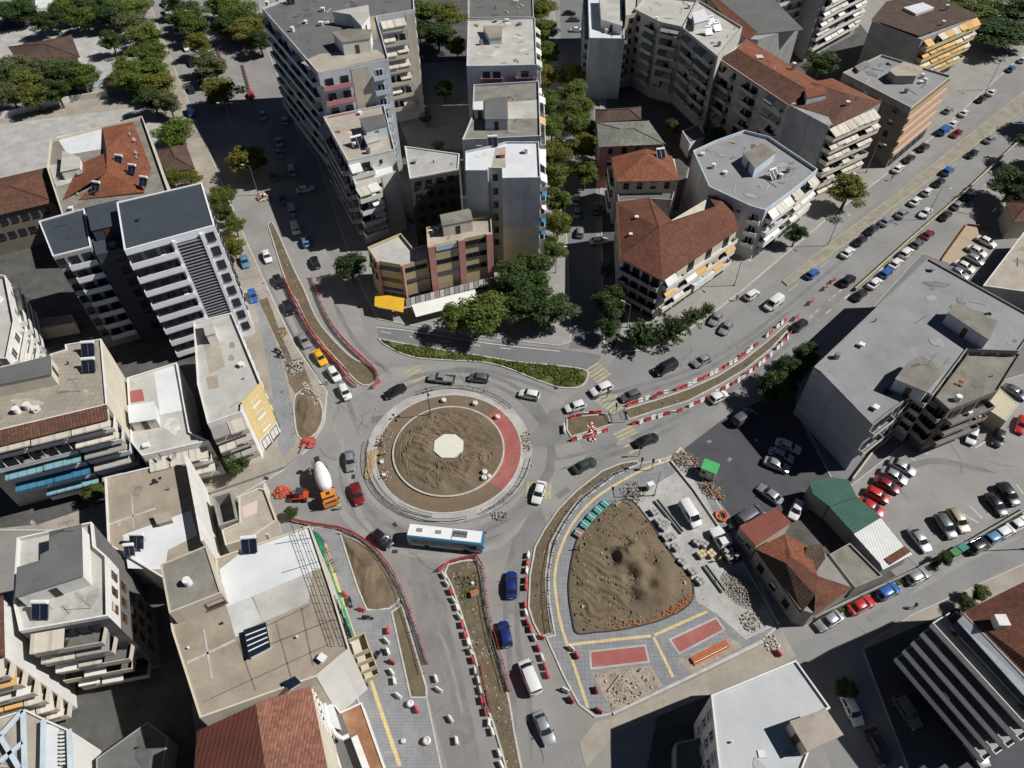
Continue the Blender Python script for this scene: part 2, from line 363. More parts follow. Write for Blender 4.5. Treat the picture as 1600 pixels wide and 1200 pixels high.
def smooth_path(pts, step):
    """Catmull-Rom through 2D points, resampled every step metres"""
    P = [Vector(p) for p in pts]; Q = [P[0] * 2 - P[1]] + P + [P[-1] * 2 - P[-2]]; dense = []
    for i in range(1, len(Q) - 2):
        p0, p1, p2, p3 = Q[i - 1:i + 3]
        for k in range(24):
            t = k / 24; dense.append(.5 * (2 * p1 + (p2 - p0) * t + (2 * p0 - 5 * p1 + 4 * p2 - p3) * t * t + (3 * p1 - p0 - 3 * p2 + p3) * t ** 3))
    dense.append(P[-1]); out = [dense[0]]; acc = 0
    for a, b in zip(dense, dense[1:]):
        L = (b - a).length
        while acc + L >= step and L > 1e-9:
            a = a + (b - a) * ((step - acc) / L); out.append(a); L = (b - a).length; acc = 0
        acc += L
    return out
def pxpath(pts, step, z=0): return smooth_path([W(x, y, z).xy for x, y in pts], step)
# ------------------------------------------------------------ ground, roads, pavements, islands
from mathutils import noise as mnoise
def sheet(name, pts, mt, z, world=None):
    P = world or pxpoly(pts); b = MB(); b.prism(P, z - .003, z, False)
    o = b.build(name, mt); tag(o, kind='structure'); return o
def slab(name, pts, mt, h=.13, kerb=None, kw=.2, z0=-.05, world=None, lip=.02):
    P = world or pxpoly(pts)
    if kerb is None:
        o = MB().prism(P, z0, h, False).build(name, mt)
    else:
        inn = offset(P, kw)
        o = MB().prism(inn, z0, h, False).build(name, mt)
        MB().ring(P, inn, z0, h + lip).build('kerb', kerb, o)
    return tag(o, kind='structure')
g = MB(); g.prism([(-900, -300), (900, -300), (900, 1500), (-900, 1500)], -.4, -.004, False)
tag(g.build('ground', asphalt), kind='structure')

# carriageways in their own tones
sheet('road', [(905, 640), (960, 560), (1070, 528), (1150, 486), (1300, 372), (1440, 258), (1600, 130), (1600, 262), (1500, 310), (1345, 470), (1250, 545), (1150, 612), (1060, 690), (985, 715), (900, 690)], asphalt_grey, .004)
sheet('road', [(588, 508), (640, 514), (760, 533), (880, 546), (940, 555), (925, 585), (860, 569), (800, 563), (650, 538), (592, 527)], asphalt_new, .0045)
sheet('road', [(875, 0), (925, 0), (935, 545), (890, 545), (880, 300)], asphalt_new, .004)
sheet('road', [(1225, 1010), (1310, 985), (1450, 905), (1600, 838), (1600, 872), (1480, 935), (1340, 1000), (1420, 1200), (1300, 1200), (1260, 1090)], asphalt_grey, .004)
sheet('road', [(1290, 760), (1330, 690), (1420, 640), (1530, 560), (1600, 560), (1600, 790), (1440, 860), (1400, 880)], asphalt_pale, .0042)
sheet('road', [(640, 870), (685, 880), (700, 960), (755, 1200), (700, 1200), (660, 1060)], asphalt_patch, .0048)
sheet('road', [(860, 640), (905, 640), (900, 690), (830, 700), (822, 690)], asphalt_patch, .0052)
sheet('road', [(800, 830), (845, 790), (858, 830), (832, 880), (822, 960), (790, 960)], asphalt_patch, .0055)
sheet('road', [(560, 610), (610, 575), (700, 565), (820, 590), (900, 610), (870, 640), (810, 625), (700, 600), (610, 625)], asphalt_pale, .0052)
sheet('road', [(240, 0), (330, 0), (445, 280), (560, 480), (590, 600), (520, 640), (420, 440), (300, 200), (222, 30)], asphalt_pale, .0043)

# pavements around the blocks
slab('pavement', [(0, 150), (210, 0), (232, 0), (275, 110), (335, 255), (392, 390), (432, 478), (462, 540), (512, 612), (508, 660), (486, 700), (440, 738), (350, 790), (300, 830), (-30, 830), (-30, 200)], concrete_beige, .12, kerbm, .25)
slab('pavement', [(464, 205), (496, 250), (512, 300), (542, 390), (566, 452), (590, 499), (640, 509), (760, 528), (872, 541), (893, 535), (888, 400), (876, 200), (866, 20), (866, -60), (400, -60), (410, 60)], concrete, .12, kerbm, .25)
slab('pavement', [(935, -40), (938, 300), (942, 535), (955, 552), (1010, 548), (1062, 525), (1105, 498), (1160, 455), (1290, 345), (1400, 262), (1470, 205), (1600, 85), (1600, -40)], concrete, .12, kerbm, .25)
slab('verge', [(1222, 440), (1310, 370), (1400, 303), (1500, 222), (1600, 142), (1600, 172), (1500, 245), (1410, 314), (1330, 376), (1230, 447)], M('verge_beige', (.25, .23, .185), .2, .4, .95, stain=(.18, .165, .125), st_amt=.7, st_scale=.3, fine=.15), .25, paint_yellow, .2)
slab('pavement', [(1315, 985), (1420, 925), (1600, 842), (1600, 855), (1600, 868), (1430, 950), (1345, 1000)], concrete_beige, .12, None) if False else None
slab('pavement', [(1345, 1012), (1420, 962), (1600, 880), (1640, 880), (1640, 1260), (1440, 1260)], concrete_beige, .12, kerb_old, .2)
slab('pavement', [(1245, 640), (1290, 560), (1440, 395), (1480, 410), (1620, 500), (1620, 580), (1520, 610), (1420, 690), (1330, 760), (1300, 752)], asphalt_new, .1, kerb_old, .2)
slab('verge', [(1285, 962), (1330, 945), (1420, 895), (1510, 845), (1600, 798), (1600, 815), (1515, 858), (1430, 905), (1300, 968)], grassm, .1, kerb_old, .2)
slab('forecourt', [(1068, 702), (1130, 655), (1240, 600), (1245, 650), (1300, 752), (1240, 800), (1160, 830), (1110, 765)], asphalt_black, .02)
slab('pavement', [(1490, 330), (1535, 290), (1600, 255), (1600, 330), (1560, 345)], concrete, .1) 
slab('parking_bay', [(1470, 405), (1510, 352), (1545, 362), (1540, 400), (1500, 440)], earth_beige, .03)

# dark inner courts of the blocks; ground colour darkened to stand in for shade
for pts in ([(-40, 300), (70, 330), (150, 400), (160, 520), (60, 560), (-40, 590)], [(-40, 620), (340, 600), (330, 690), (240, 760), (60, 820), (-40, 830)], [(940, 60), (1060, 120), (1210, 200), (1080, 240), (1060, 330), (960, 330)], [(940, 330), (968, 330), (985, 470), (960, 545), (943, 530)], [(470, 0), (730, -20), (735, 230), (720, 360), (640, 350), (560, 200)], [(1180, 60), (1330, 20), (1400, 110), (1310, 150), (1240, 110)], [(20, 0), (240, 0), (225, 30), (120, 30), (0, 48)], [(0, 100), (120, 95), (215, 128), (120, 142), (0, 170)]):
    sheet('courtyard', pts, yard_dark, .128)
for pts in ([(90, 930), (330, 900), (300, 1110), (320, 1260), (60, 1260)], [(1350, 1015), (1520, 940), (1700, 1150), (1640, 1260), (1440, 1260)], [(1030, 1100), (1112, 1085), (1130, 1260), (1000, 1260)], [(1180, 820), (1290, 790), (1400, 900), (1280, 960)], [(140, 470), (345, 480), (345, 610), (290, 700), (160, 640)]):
    sheet('courtyard', pts, yard_dark if pts[0][0] != 1350 else asphalt_black, .134 if pts[0][0] in (1350, 140) else .011)  # dark sheets painted where lanes and yards lie in shadow
# schoolyard, park at the far left
slab('yard', [(0, 50), (110, 32), (190, 20), (230, 110), (215, 130), (120, 140), (0, 165)], concrete_light, .16)
slab('yard', [(0, 195), (110, 182), (240, 165), (262, 230), (75, 270), (0, 290)], concrete_light, .165)
# courtyard plaza between the tall blocks
slab('courtyard', [(655, 100), (735, 95), (732, 235), (640, 232), (610, 160)], pave_dark, .17)

# south-west pavement strip
slab('pavement', [(486, 822), (520, 826), (560, 845), (590, 866), (613, 900), (630, 938), (668, 1090), (692, 1205), (590, 1205), (560, 1100), (520, 960)], pave_small, .12, kerbm, .22)
slab('tactile_strip', None, tactile, .127, world=None or [p for p in (lambda L: [a + b for a, b in zip(L, [Vector((.28, 0))] * 99)] + [a - b for a, b in zip(L[::-1], [Vector((.28, 0))] * 99)])(pxpoly([(508, 850), (525, 907), (542, 962), (560, 1012), (577, 1055), (590, 1095), (625, 1197)]))])
slab('tarpaulin', [(487, 830), (499, 833), (522, 905), (548, 975), (572, 1052), (562, 1056), (535, 975), (505, 890)], M('tarp_green', (.03, .22, .12), .25, .8, .6, stain=(.3, .4, .3), st_amt=.6, st_scale=.6), .15)

# south-east plaza
slab('plaza', [(1000, 724), (1040, 716), (1068, 702), (1110, 765), (1160, 850), (1218, 978), (1190, 1003), (1075, 1060), (955, 1117), (930, 1122), (904, 1102), (880, 1058), (852, 995), (866, 992), (857, 940), (856, 895), (864, 850), (884, 813), (909, 781), (960, 743)], pave_grey, .12, kerbm, .25)
slab('work_yard', [(984, 780), (1020, 760), (1050, 742), (1066, 728), (1100, 772), (1130, 836), (1175, 912), (1212, 978), (1165, 1000), (1120, 960), (1088, 940), (1083, 908), (1045, 855), (1018, 818)], concrete_light, .124)
def strip(name, pts, w, mt, h):
    P = [W(x, y).xy for x, y in pts]; P = smooth_path(P, 1.0) if len(P) > 2 else P
    Lf, Rt = [], []
    for i, p in enumerate(P):
        d = (P[min(i + 1, len(P) - 1)] - P[max(i - 1, 0)]).normalized(); nn = Vector((-d.y, d.x)) * (w / 2); Lf.append(p + nn); Rt.append(p - nn)
    return slab(name, None, mt, h, world=Lf + Rt[::-1])
strip('tactile_strip', [(1064, 700), (1045, 719), (1015, 730), (975, 750), (935, 775), (907, 802), (887, 832), (872, 870), (867, 900), (868, 925), (875, 970), (887, 1010), (904, 1062), (922, 1117)], .42, tactile, .128)
strip('tactile_strip', [(889, 1008), (950, 1001), (1018, 994)], .42, tactile, .13)
strip('tactile_strip', [(1022, 993), (1062, 975), (1105, 956)], .42, tactile, .132)
strip('tactile_strip', [(1021, 996), (1032, 1018), (1054, 1064)], .42, tactile, .134)
slab('concrete_pad', [(920, 1017), (1009, 1007), (1016, 1036), (922, 1047)], redcon, .136, concrete_light, .3, lip=.004)
slab('concrete_pad', [(1044, 999), (1119, 964), (1134, 985), (1061, 1024)], redcon, .136, concrete_light, .3, lip=.004)
slab('dirt_bed', [(925, 1050), (1016, 1040), (1036, 1072), (956, 1113)], M('dirt_rubble', (.30, .26, .21), .25, .6, 1, bump=.6, stain=(.17, .14, .1), st_amt=.8, st_scale=.4, fine=.25), .126)
slab('dirt_bed', [(1060, 1030), (1140, 996), (1160, 1010), (1076, 1056)], MATS['dirt_rubble'], .126)
slab('lane', [(930, 1128), (957, 1122), (1078, 1064), (1192, 1007), (1222, 985), (1244, 1026), (1200, 1048), (1110, 1085), (965, 1145), (915, 1200), (905, 1160)], concrete_beige, .03)

# raised islands with kerbs and soil
def island(name, pts, mt, label=None, h=.16, smooth=True, kerb=kerbm, kw=.25):
    P = [W(x, y).xy for x, y in pts]
    if smooth:
        Q = smooth_path(P + [P[0]], 1.1); P = Q[:-1] if (Q[-1] - Q[0]).length < .6 else Q
    return slab(name, None, mt, h, kerb, kw, world=P)
M1 = [(418, 352), (445, 436), (465, 475), (482, 510), (505, 540), (530, 567), (552, 592), (568, 603), (584, 600), (590, 588), (582, 573), (550, 558), (512, 520), (492, 490), (475, 450), (460, 420), (428, 350)]
island('traffic_island', M1, earth_dark)
M5 = [(591, 529), (650, 540), (730, 552), (800, 564), (862, 570), (912, 577), (920, 586), (914, 600), (900, 607), (872, 606), (832, 592), (800, 579), (775, 571), (745, 566), (700, 564), (650, 560), (620, 550), (597, 537)]
island('traffic_island', M5, grassm)
M2 = [(700, 882), (722, 876), (747, 874), (752, 900), (757, 942), (770, 1007), (785, 1050), (798, 1100), (806, 1150), (816, 1200), (826, 1260), (806, 1260), (784, 1180), (770, 1132), (757, 1100), (742, 1030), (727, 982), (717, 950), (704, 915), (694, 895)]
island('traffic_island', M2, earth_dark, smooth=False)
M3 = [(975, 640), (1025, 625), (1075, 608), (1120, 588), (1160, 563), (1200, 532), (1230, 505), (1238, 510), (1205, 546), (1165, 578), (1125, 602), (1075, 628), (1025, 643), (982, 657)]
island('traffic_island', M3, earth_dark, smooth=False)
island('traffic_island', [(885, 653), (918, 649), (950, 647), (957, 664), (925, 674), (892, 684), (885, 672)], earth_dark, smooth=False)
CR = [(995, 720), (970, 724), (940, 736), (900, 767), (872, 795), (850, 827), (835, 855), (827, 900), (825, 950), (833, 975), (845, 997), (864, 990), (859, 962), (855, 925), (854, 900), (861, 850), (881, 814), (906, 779), (958, 741), (1000, 727)]
island('planting_bed', CR, earth_dark, smooth=False)
SW1 = [(530, 833), (560, 845), (585, 862), (600, 880), (613, 902), (627, 936), (609, 953), (573, 955), (558, 920), (545, 880)]
island('planting_bed', SW1, sand, h=.2, smooth=False)
island('planting_bed', [(611, 957), (629, 944), (668, 1075), (668, 1092), (641, 1092)], earth_dark, h=.2, smooth=False)
island('planting_bed', [(458, 640), (462, 618), (482, 606), (500, 625), (506, 650), (497, 675), (478, 688), (464, 680)], sand, h=.2)
for k, pp in enumerate([[(492, 1000), (500, 1000), (500, 1003), (492, 1003)]]): pass

# big roundabout
_l, _rr = W(616, 706), W(786, 706); RC = (_l + _rr) / 2 + Vector((0, .3, 0)); RI = (_rr - _l).length / 2; RO = RI * 1.325; RA = RI * 1.53
def circ(r, n=72, a0=0, a1=2 * math.pi): return [Vector((RC.x + r * math.cos(a0 + (a1 - a0) * i / n), RC.y + r * math.sin(a0 + (a1 - a0) * i / n))) for i in range(n + (0 if abs(a1 - a0 - 2 * math.pi) < 1e-6 else 1))]
ra = MB(); ra.ring(circ(RA), circ(RO + .25), -.05, .1); tag(ra.build('roundabout_apron', concrete_light), kind='structure')
rk = MB(); rk.ring(circ(RO + .25), circ(RO), -.05, .17); ro_ = rk.build('kerb_ring', kerbm); tag(ro_, kind='structure')
rb = MB(); rb.ring(circ(RO), circ(RI + .28), -.05, .13); tag(rb.build('earth_ring', earth_flat), kind='structure')
rk = MB(); rk.ring(circ(RI + .28), circ(RI), -.05, .42); tag(rk.build('inner_kerb_ring', kerbm), kind='structure')
a0, a1 = R(-42), R(48); rr = MB(); rr.ring(circ(RO - .02, 30, a0, a1) + circ(RI + .3, 30, a1, a0), offset(circ(RO - .02, 30, a0, a1) + circ(RI + .3, 30, a1, a0), .3), .02, .137)
rr.prism(offset(circ(RO - .02, 30, a0, a1) + circ(RI + .3, 30, a1, a0), .3), .02, .137, False); tag(rr.build('red_concrete_arc', redcon), kind='structure')
def mound(name, bnd, c, hf, mt, rings=46, z0=.1):
    n = len(bnd); vs_ = [(c[0], c[1], z0 + hf(c[0], c[1], 0))]; fs = []
    for k in range(1, rings + 1):
        t = k / rings
        for p in bnd:
            x = c[0] + (p[0] - c[0]) * t; y = c[1] + (p[1] - c[1]) * t; vs_.append((x, y, z0 + hf(x, y, t)))
    for i in range(n): fs.append((0, 1 + i, 1 + (i + 1) % n))
    for k in range(rings - 1):
        for i in range(n):
            a = 1 + k * n; b_ = a + n; j = (i + 1) % n; fs.append((a + i, b_ + i, b_ + j, a + j))
    b = MB(); b.add(vs_, fs); o = b.build(name, mt, smooth=180); tag(o, kind='structure'); return o
def h_round(x, y, t):
    nz = mnoise.fractal((x * .16, y * .16, 1.3), 1.0, 2.0, 4) * .55
    rid = 1 - abs(mnoise.noise((x * .3 + .9 * math.sin(y * .22), y * .75 + .35 * x, 5.1)))
    rid2 = mnoise.noise((x * 1.1, y * 1.3, 2.2)) * .09
    wq = mnoise.fractal((x * .12, y * .12, 2.0), 1.0, 2.0, 3); a = mnoise.noise((x * .07, y * .07, 9.0)) * 1.6 + .5
    q = x * math.cos(a) + y * math.sin(a) + 2.4 * wq
    fu = .11 * math.sin(2 * math.pi * q / 1.2) + .15 * (1 - abs(math.sin(math.pi * q / 3.7 + 3 * wq)))
    h = .3 + .55 * (1 - t ** 2.2) + (nz * .8 + .34 * rid ** 3 - .2 + rid2 + fu) * (1 - t ** 8)
    k = min(1, max(0, (t - .26) / .1)); h = h * k + min(h, .8) * (1 - k)
    return max(.02, h)
mound('sand_mound', circ(RI - .02, 210), RC, h_round, sand, 80)
oc = [Vector((RC.x + .05 + 2.75 * math.cos(R(22 + 45 * i)) * 1.0, RC.y + .2 + 2.75 * math.sin(R(22 + 45 * i)))) for i in range(8)]
tag(MB().prism(oc, .2, 1.12).build('foundation_slab', screed), kind='structure')

MO = [(977, 781), (990, 787), (1004, 803), (1018, 822), (1040, 856), (1072, 898), (1081, 912), (1081, 937), (1065, 953), (1045, 963), (1025, 971), (990, 980), (962, 985), (930, 988), (902, 989), (895, 966), (890, 930), (891, 897), (900, 852), (910, 835), (930, 810), (950, 793)]
bnd = [W(x, y).xy for x, y in MO]; bnd = smooth_path(bnd + [bnd[0]], .32)[:-1]
_mc = sum(bnd, Vector((0, 0))) / len(bnd)
_hills = [(W(985, 872).xy, 3.2, 1.7), (W(1000, 845).xy, 2.6, 1.3), (W(1015, 890).xy, 2.8, 1.5), (W(965, 860).xy, 2.2, 1.2), (W(995, 915).xy, 2.6, .9), (W(1040, 915).xy, 3.0, .8)]
_pits = [(955, 874), (1015, 876), (986, 905), (1014, 918), (990, 934), (975, 850)]
_hl2 = [(974, 870, 1.5, 1.3), (998, 891, 1.4, 1.2), (990, 862, 1.3, 1.1), (1030, 925, 2.2, .9), (1000, 930, 1.6, .8), (1045, 890, 2.0, .5)]
_pits = [W(a, b).xy for a, b in _pits]; _hl2 = [(W(a, b).xy, s_, h_) for a, b, s_, h_ in _hl2]
def h_mo(x, y, t):
    h = .28
    for p in _pits: h -= .75 * math.exp(-((x - p.x) ** 2 + (y - p.y) ** 2) / 1.0)
    for p, s_, a in _hl2: h += a * math.exp(-(((x - p.x) ** 2 + (y - p.y) ** 2) / (s_ * s_)) ** 1.3)
    wq = mnoise.fractal((x * .13, y * .13, 7.0), 1.0, 2.0, 3)
    q = (x * .62 + y * .78) + 2.2 * wq
    lf = min(1, max(0, (_mc.x + 2.5 - x) / 4))
    h += lf * .085 * math.sin(2 * math.pi * q / 1.05) + lf * .1 * math.sin(2 * math.pi * q / 3.1 + 1)
    h += mnoise.fractal((x * .5, y * .5, 4.3), 1.0, 2.0, 4) * .16
    return max(-.02, h * (1 - t ** 5))
def h_mo_old(x, y, t):
    h = .05
    for p, s_, a in _hills: h += a * math.exp(-((x - p.x) ** 2 + (y - p.y) ** 2) / (s_ * s_) * 1.6)
    h += mnoise.fractal((x * .25, y * .25, 4.3), 1.0, 2.0, 4) * .3
    h += .16 * (1 - abs(mnoise.noise((x * .35 - .2 * y, y * .9 + .3 * x, 8.1)))) ** 3
    return max(-.05, h * (1 - t ** 5))
mound('earth_mound', bnd, _mc, h_mo, sand, 84, .2)
MB().ring(offset(bnd, -.18), offset(bnd, 0.0), .0, .3).build('mound_kerb', darksteel)
tag(bpy.data.objects['mound_kerb'], kind='structure')
# small sand drifts in the planting beds
for pts, hh, s_ in ((SW1, .8, 1.0), ([(460, 640), (464, 622), (482, 610), (498, 627), (503, 650), (495, 672), (478, 684), (466, 676)], .7, 2.0)):
    b2 = offset([W(x, y).xy for x, y in pts], .4); b2 = smooth_path(b2 + [b2[0]], .6)[:-1]; c2 = sum(b2, Vector((0, 0))) / len(b2)
    mound('sand_bed', b2, c2, lambda x, y, t, hh=hh, s_=s_: (hh * .5 * (1 - t * t) + .35 * mnoise.fractal((x * .4, y * .3, s_), 1.0, 2.0, 4) + .15 * (1 - abs(mnoise.noise((x * .8, y * .25, s_))))) * (1 - t ** 6) + .02, sand, 16, .2)

# dug-up strip along the north-west pavement
sheet('trench', [(404, 470), (418, 465), (438, 520), (462, 575), (458, 586), (432, 530)], earth_dark, .126); sheet('footpath', [(398, 470), (404, 468), (440, 560), (458, 640), (462, 692), (444, 716), (436, 700), (424, 600)], pave_small, .127); sheet('trench', [(444, 566), (470, 560), (486, 600), (462, 616), (452, 600)], sand, .1275)
# painted markings
def stripes(name, a, b, n, w, mt, z=.0075, length=3.2):
    A, B = W(*a).xy, W(*b).xy; d = (B - A); L = d.length; d.normalize(); nn = Vector((-d.y, d.x))
    par = None
    for i in range(n):
        c = A + d * (L * (i + .5) / n); q = MB().prism([c - d * w / 2 - nn * length / 2, c + d * w / 2 - nn * length / 2, c + d * w / 2 + nn * length / 2, c - d * w / 2 + nn * length / 2], z - .003, z, False)
        if par is None: par = q.build(name, mt); tag(par, kind='structure')
        else: q.build('stripe', mt, par)
stripes('crossing_marking', (940, 617), (972, 640), 6, .5, paint_yellow, length=4.2)
stripes('crossing_marking', (972, 670), (1000, 704), 7, .5, paint_yellow, length=4.0)
stripes('crossing_marking', (922, 572), (946, 592), 5, .5, paint_yellow, length=3.8)
stripes('crossing_marking', (822, 765), (862, 768), 7, .45, paint_yellow, length=3.2)
stripes('crossing_marking', (640, 575), (662, 600), 5, .5, paint_yellow, .0085, length=3.2)
def line(name, pts, w, mt, z=.0078, dash=None):
    P = [W(x, y).xy for x, y in pts]; par = None
    if dash:
        Q = smooth_path(P, dash[0] + dash[1]) if len(P) > 2 else [P[0] + (P[1] - P[0]).normalized() * k * sum(dash) for k in range(int((P[1] - P[0]).length / sum(dash)) + 1)]
        segs = [(a, a + (b - a).normalized() * dash[0]) for a, b in zip(Q, Q[1:])]
    else:
        Q = smooth_path(P, 2.0) if len(P) > 2 else P; segs = list(zip(Q, Q[1:]))
    mb = MB()
    for a, b in segs:
        d = (b - a).normalized(); nn = Vector((-d.y, d.x)) * w / 2
        q = MB() if dash else mb
        q.prism([a - nn, b - nn, b + nn, a + nn], z - .003, z, False)
        if dash:
            if par is None: par = q.build(name, mt); tag(par, kind='structure')
            else: q.build('dash', mt, par)
    if not dash: tag(mb.build(name, mt), kind='structure')
line('lane_marking', [(595, 518), (640, 526), (760, 541), (870, 553)], .14, paint_white, .0082, (2.2, 4.0))
line('edge_marking', [(588, 511), (640, 517), (760, 536), (875, 549)], .14, paint_white, .0084)
line('lane_marking', [(1290, 490), (1560, 275)], .14, paint_white, .0082, (2.0, 5.0))
line('edge_marking', [(1232, 455), (1330, 382), (1420, 312), (1600, 178)], .22, paint_yellow, .008, (3.5, 2.5))
line('edge_marking', [(1255, 505), (1340, 430), (1300, 462)][:2], .4, paint_yellow, .008, (1.4, .9))
line('seam', [(512, 612), (540, 640), (573, 668), (578, 676)], .12, asphalt_new, .009)
line('seam', [(435, 478), (470, 545), (512, 612)], .12, asphalt_new, .127)
line('seam', [(842, 690), (868, 712), (905, 752)], .1, asphalt_new, .009)
for a, b in (((1423, 692), (1450, 710)), ((1413, 709), (1440, 725)), ((1500, 800), (1530, 818)), ((1515, 790), (1535, 810)), ((1588, 757), (1600, 772)), ((1524, 700), (1540, 690))):
    line('bay_marking', [a, b], .12, paint_white, .008)
def patch(pts, mt, z): sheet('road_patch', pts, mt, z)
patch([(862, 700), (905, 690), (930, 735), (880, 775), (850, 745)], asphalt_pale, .0088)
patch([(675, 965), (700, 1010), (735, 1110), (712, 1118), (690, 1040)], asphalt_pale, .0092)
patch([(470, 470), (500, 470), (560, 560), (545, 568)], asphalt_pale, .0094) if False else None
# tyre-worn bands, tar-sealed cracks and utility cuts
wear = M('asphalt_tyre_wear', (.165, .161, .155), .2, .3, .85, stain=(.2, .194, .185), st_amt=.8, st_scale=.25, fine=.1, spots=.15); wear2 = M('asphalt_dusty', (.255, .247, .232), .16, .3, .95, stain=(.215, .21, .2), st_amt=.8, st_scale=.3, fine=.1, spots=.12); tar = M('tar_seal', (.075, .074, .073), .2, 1, .7)
def wband(pts, w, mt, z):
    P = pxpath(pts, 1.2); rnd = random.Random(int(z * 1e6)); L_, R_ = [], []
    for i, p in enumerate(P):
        d = (P[min(i + 1, len(P) - 1)] - P[max(i - 1, 0)]).normalized(); nn = Vector((-d.y, d.x)); k = min(1, i / 3, (len(P) - 1 - i) / 3) * w / 2
        L_.append(p + nn * (k * rnd.uniform(.75, 1.15) + .03)); R_.append(p - nn * (k * rnd.uniform(.75, 1.15) + .03))
    b = MB()
    for i in range(len(P) - 1): b.add([(*L_[i], z), (*R_[i], z), (*R_[i + 1], z), (*L_[i + 1], z)], [(0, 1, 2, 3)])
    tag(b.build('road_wear', mt), kind='structure')
def wring(r, a0, a1, w, mt, z):
    rnd = random.Random(int(z * 1e6)); n = int(abs(R(a1 - a0)) * r / 1.3); b = MB(); q = []
    for i in range(n + 1):
        a = R(a0 + (a1 - a0) * i / n); k = min(1, i / 3, (n - i) / 3) * w / 2 + .03; q.append([(RC.x + (r + s_ * k * rnd.uniform(.8, 1.15)) * math.cos(a), RC.y + (r + s_ * k * rnd.uniform(.8, 1.15)) * math.sin(a), z) for s_ in (-1, 1)])
    for i in range(n): b.add([q[i][0], q[i][1], q[i + 1][1], q[i + 1][0]], [(0, 1, 2, 3)])
    tag(b.build('road_wear', mt), kind='structure')
for k, (r_, a0_, a1_, w_, mt) in enumerate(((RA + 1.0, 200, 330, 1.0, wear2), (RA + 2.6, 15, 130, .9, wear), (RA + 4.4, 20, 125, .9, wear), (RA + 2.6, 185, 345, .9, wear), (RA + 4.4, 190, 300, .8, wear), (RA + 3.4, -30, 40, 1.6, wear), (RA + 6.2, 205, 262, 1.1, wear2))): wring(r_, a0_, a1_, w_, mt, .0098 + k * .0004)
for k, (pts, w_, mt) in enumerate((([(700, 575), (760, 580), (830, 600), (880, 620)], .8, wear), ([(930, 620), (1010, 600), (1090, 572), (1170, 525), (1240, 470), (1330, 395)], .8, wear), ([(940, 630), (1020, 608), (1100, 579), (1178, 530), (1248, 476)], .8, wear), ([(860, 720), (960, 695), (1060, 650), (1160, 598), (1250, 520), (1330, 450)], .8, wear), ([(870, 735), (970, 706), (1066, 662)], .8, wear), ([(800, 1190), (790, 1060), (783, 960), (795, 880), (830, 800)], .7, wear) if False else ([(806, 1150), (800, 1060), (790, 960), (795, 880), (820, 820)], .7, wear), ([(830, 1190), (828, 1100), (812, 1020), (808, 950), (812, 890)], .7, wear), ([(650, 880), (672, 960), (700, 1050), (730, 1190)], .8, wear), ([(668, 880), (690, 960), (716, 1050), (748, 1190)], .8, wear), ([(440, 420), (462, 500), (498, 560), (540, 620), (560, 680)], .8, wear), ([(520, 470), (560, 540), (620, 590)], .9, wear), ([(500, 640), (530, 680), (545, 740), (560, 800), (600, 850)], 1.0, wear2), ([(640, 866), (700, 868), (780, 850), (830, 800)], 1.1, wear2), ([(1420, 930), (1500, 880), (1600, 836)], .8, wear2), ([(1400, 740), (1460, 720), (1560, 740)], 1.2, wear))): wband(pts, w_, mt, .0128 + k * .0004)
rnd_ = random.Random(11)
for k, (x, y) in enumerate(((640, 960), (700, 1100), (860, 800), (920, 660), (1050, 620), (1150, 560), (1220, 500), (1300, 440), (1380, 380), (1450, 700), (1500, 740), (1420, 780), (560, 680), (500, 700), (610, 590), (760, 605), (870, 690), (950, 700), (1450, 890), (1340, 980), (820, 1120), (520, 660), (470, 610), (1080, 545), (680, 890), (1540, 720), (1480, 330))):
    p = W(x, y).xy; a = rnd_.uniform(0, 6.28); pts = [p]
    for i in range(rnd_.randint(4, 9)): a += rnd_.gauss(0, .35); pts.append(pts[-1] + Vector((math.cos(a), math.sin(a))) * rnd_.uniform(.6, 1.4))
    b = MB()
    for a_, c_ in zip(pts, pts[1:]):
        d = (c_ - a_).normalized(); nn = Vector((-d.y, d.x)) * rnd_.uniform(.02, .05); b.add([(*(a_ - nn), .0196), (*(c_ - nn), .0196), (*(c_ + nn), .0196), (*(a_ + nn), .0196)], [(0, 1, 2, 3)])
    tag(b.build('road_crack', tar), kind='structure')
for k, (x, y, w_, l_, a) in enumerate(((655, 905, 1.2, 3.4, .3), (880, 770, 1.0, 2.6, .7), (1160, 575, 1.2, 4.0, .6), (1290, 475, 1.0, 3.0, .65), (590, 655, 1.6, 2.2, .2), (1470, 770, 1.4, 3.2, .5), (1430, 700, 2.0, 2.4, .5), (720, 1150, 1.0, 3.0, -.3), (975, 690, .9, 3.0, .4), (1370, 960, 1.0, 3.4, .5), (500, 730, 1.8, 2.0, .3), (1560, 700, 1.6, 2.8, .9))):
    p = W(x, y).xy; c_, s_ = math.cos(a), math.sin(a); sheet('road_patch', None, (asphalt_patch, asphalt_new, asphalt_pale)[k % 3], .0218, world=[p + Vector((u * c_ - v * s_, u * s_ + v * c_)) for u, v in ((-l_ / 2, -w_ / 2), (l_ / 2, -w_ / 2 * 1.1), (l_ / 2 * .95, w_ / 2), (-l_ / 2 * 1.03, w_ / 2))])
# drain covers
for k, (x, y) in enumerate(((617, 862), (1108, 690), (1140, 718), (1182, 688), (552, 745), (868, 606), (617, 820), (416, 748))):
    p = W(x, y); z = .03 if x > 1100 else (.13 if x in (416,) else .028)
    tag(MB().box((p.x, p.y, z), (.9, .6, .02), .4 * k).build('drain_cover', steel if k in (1, 2, 3) else darksteel), kind='structure')
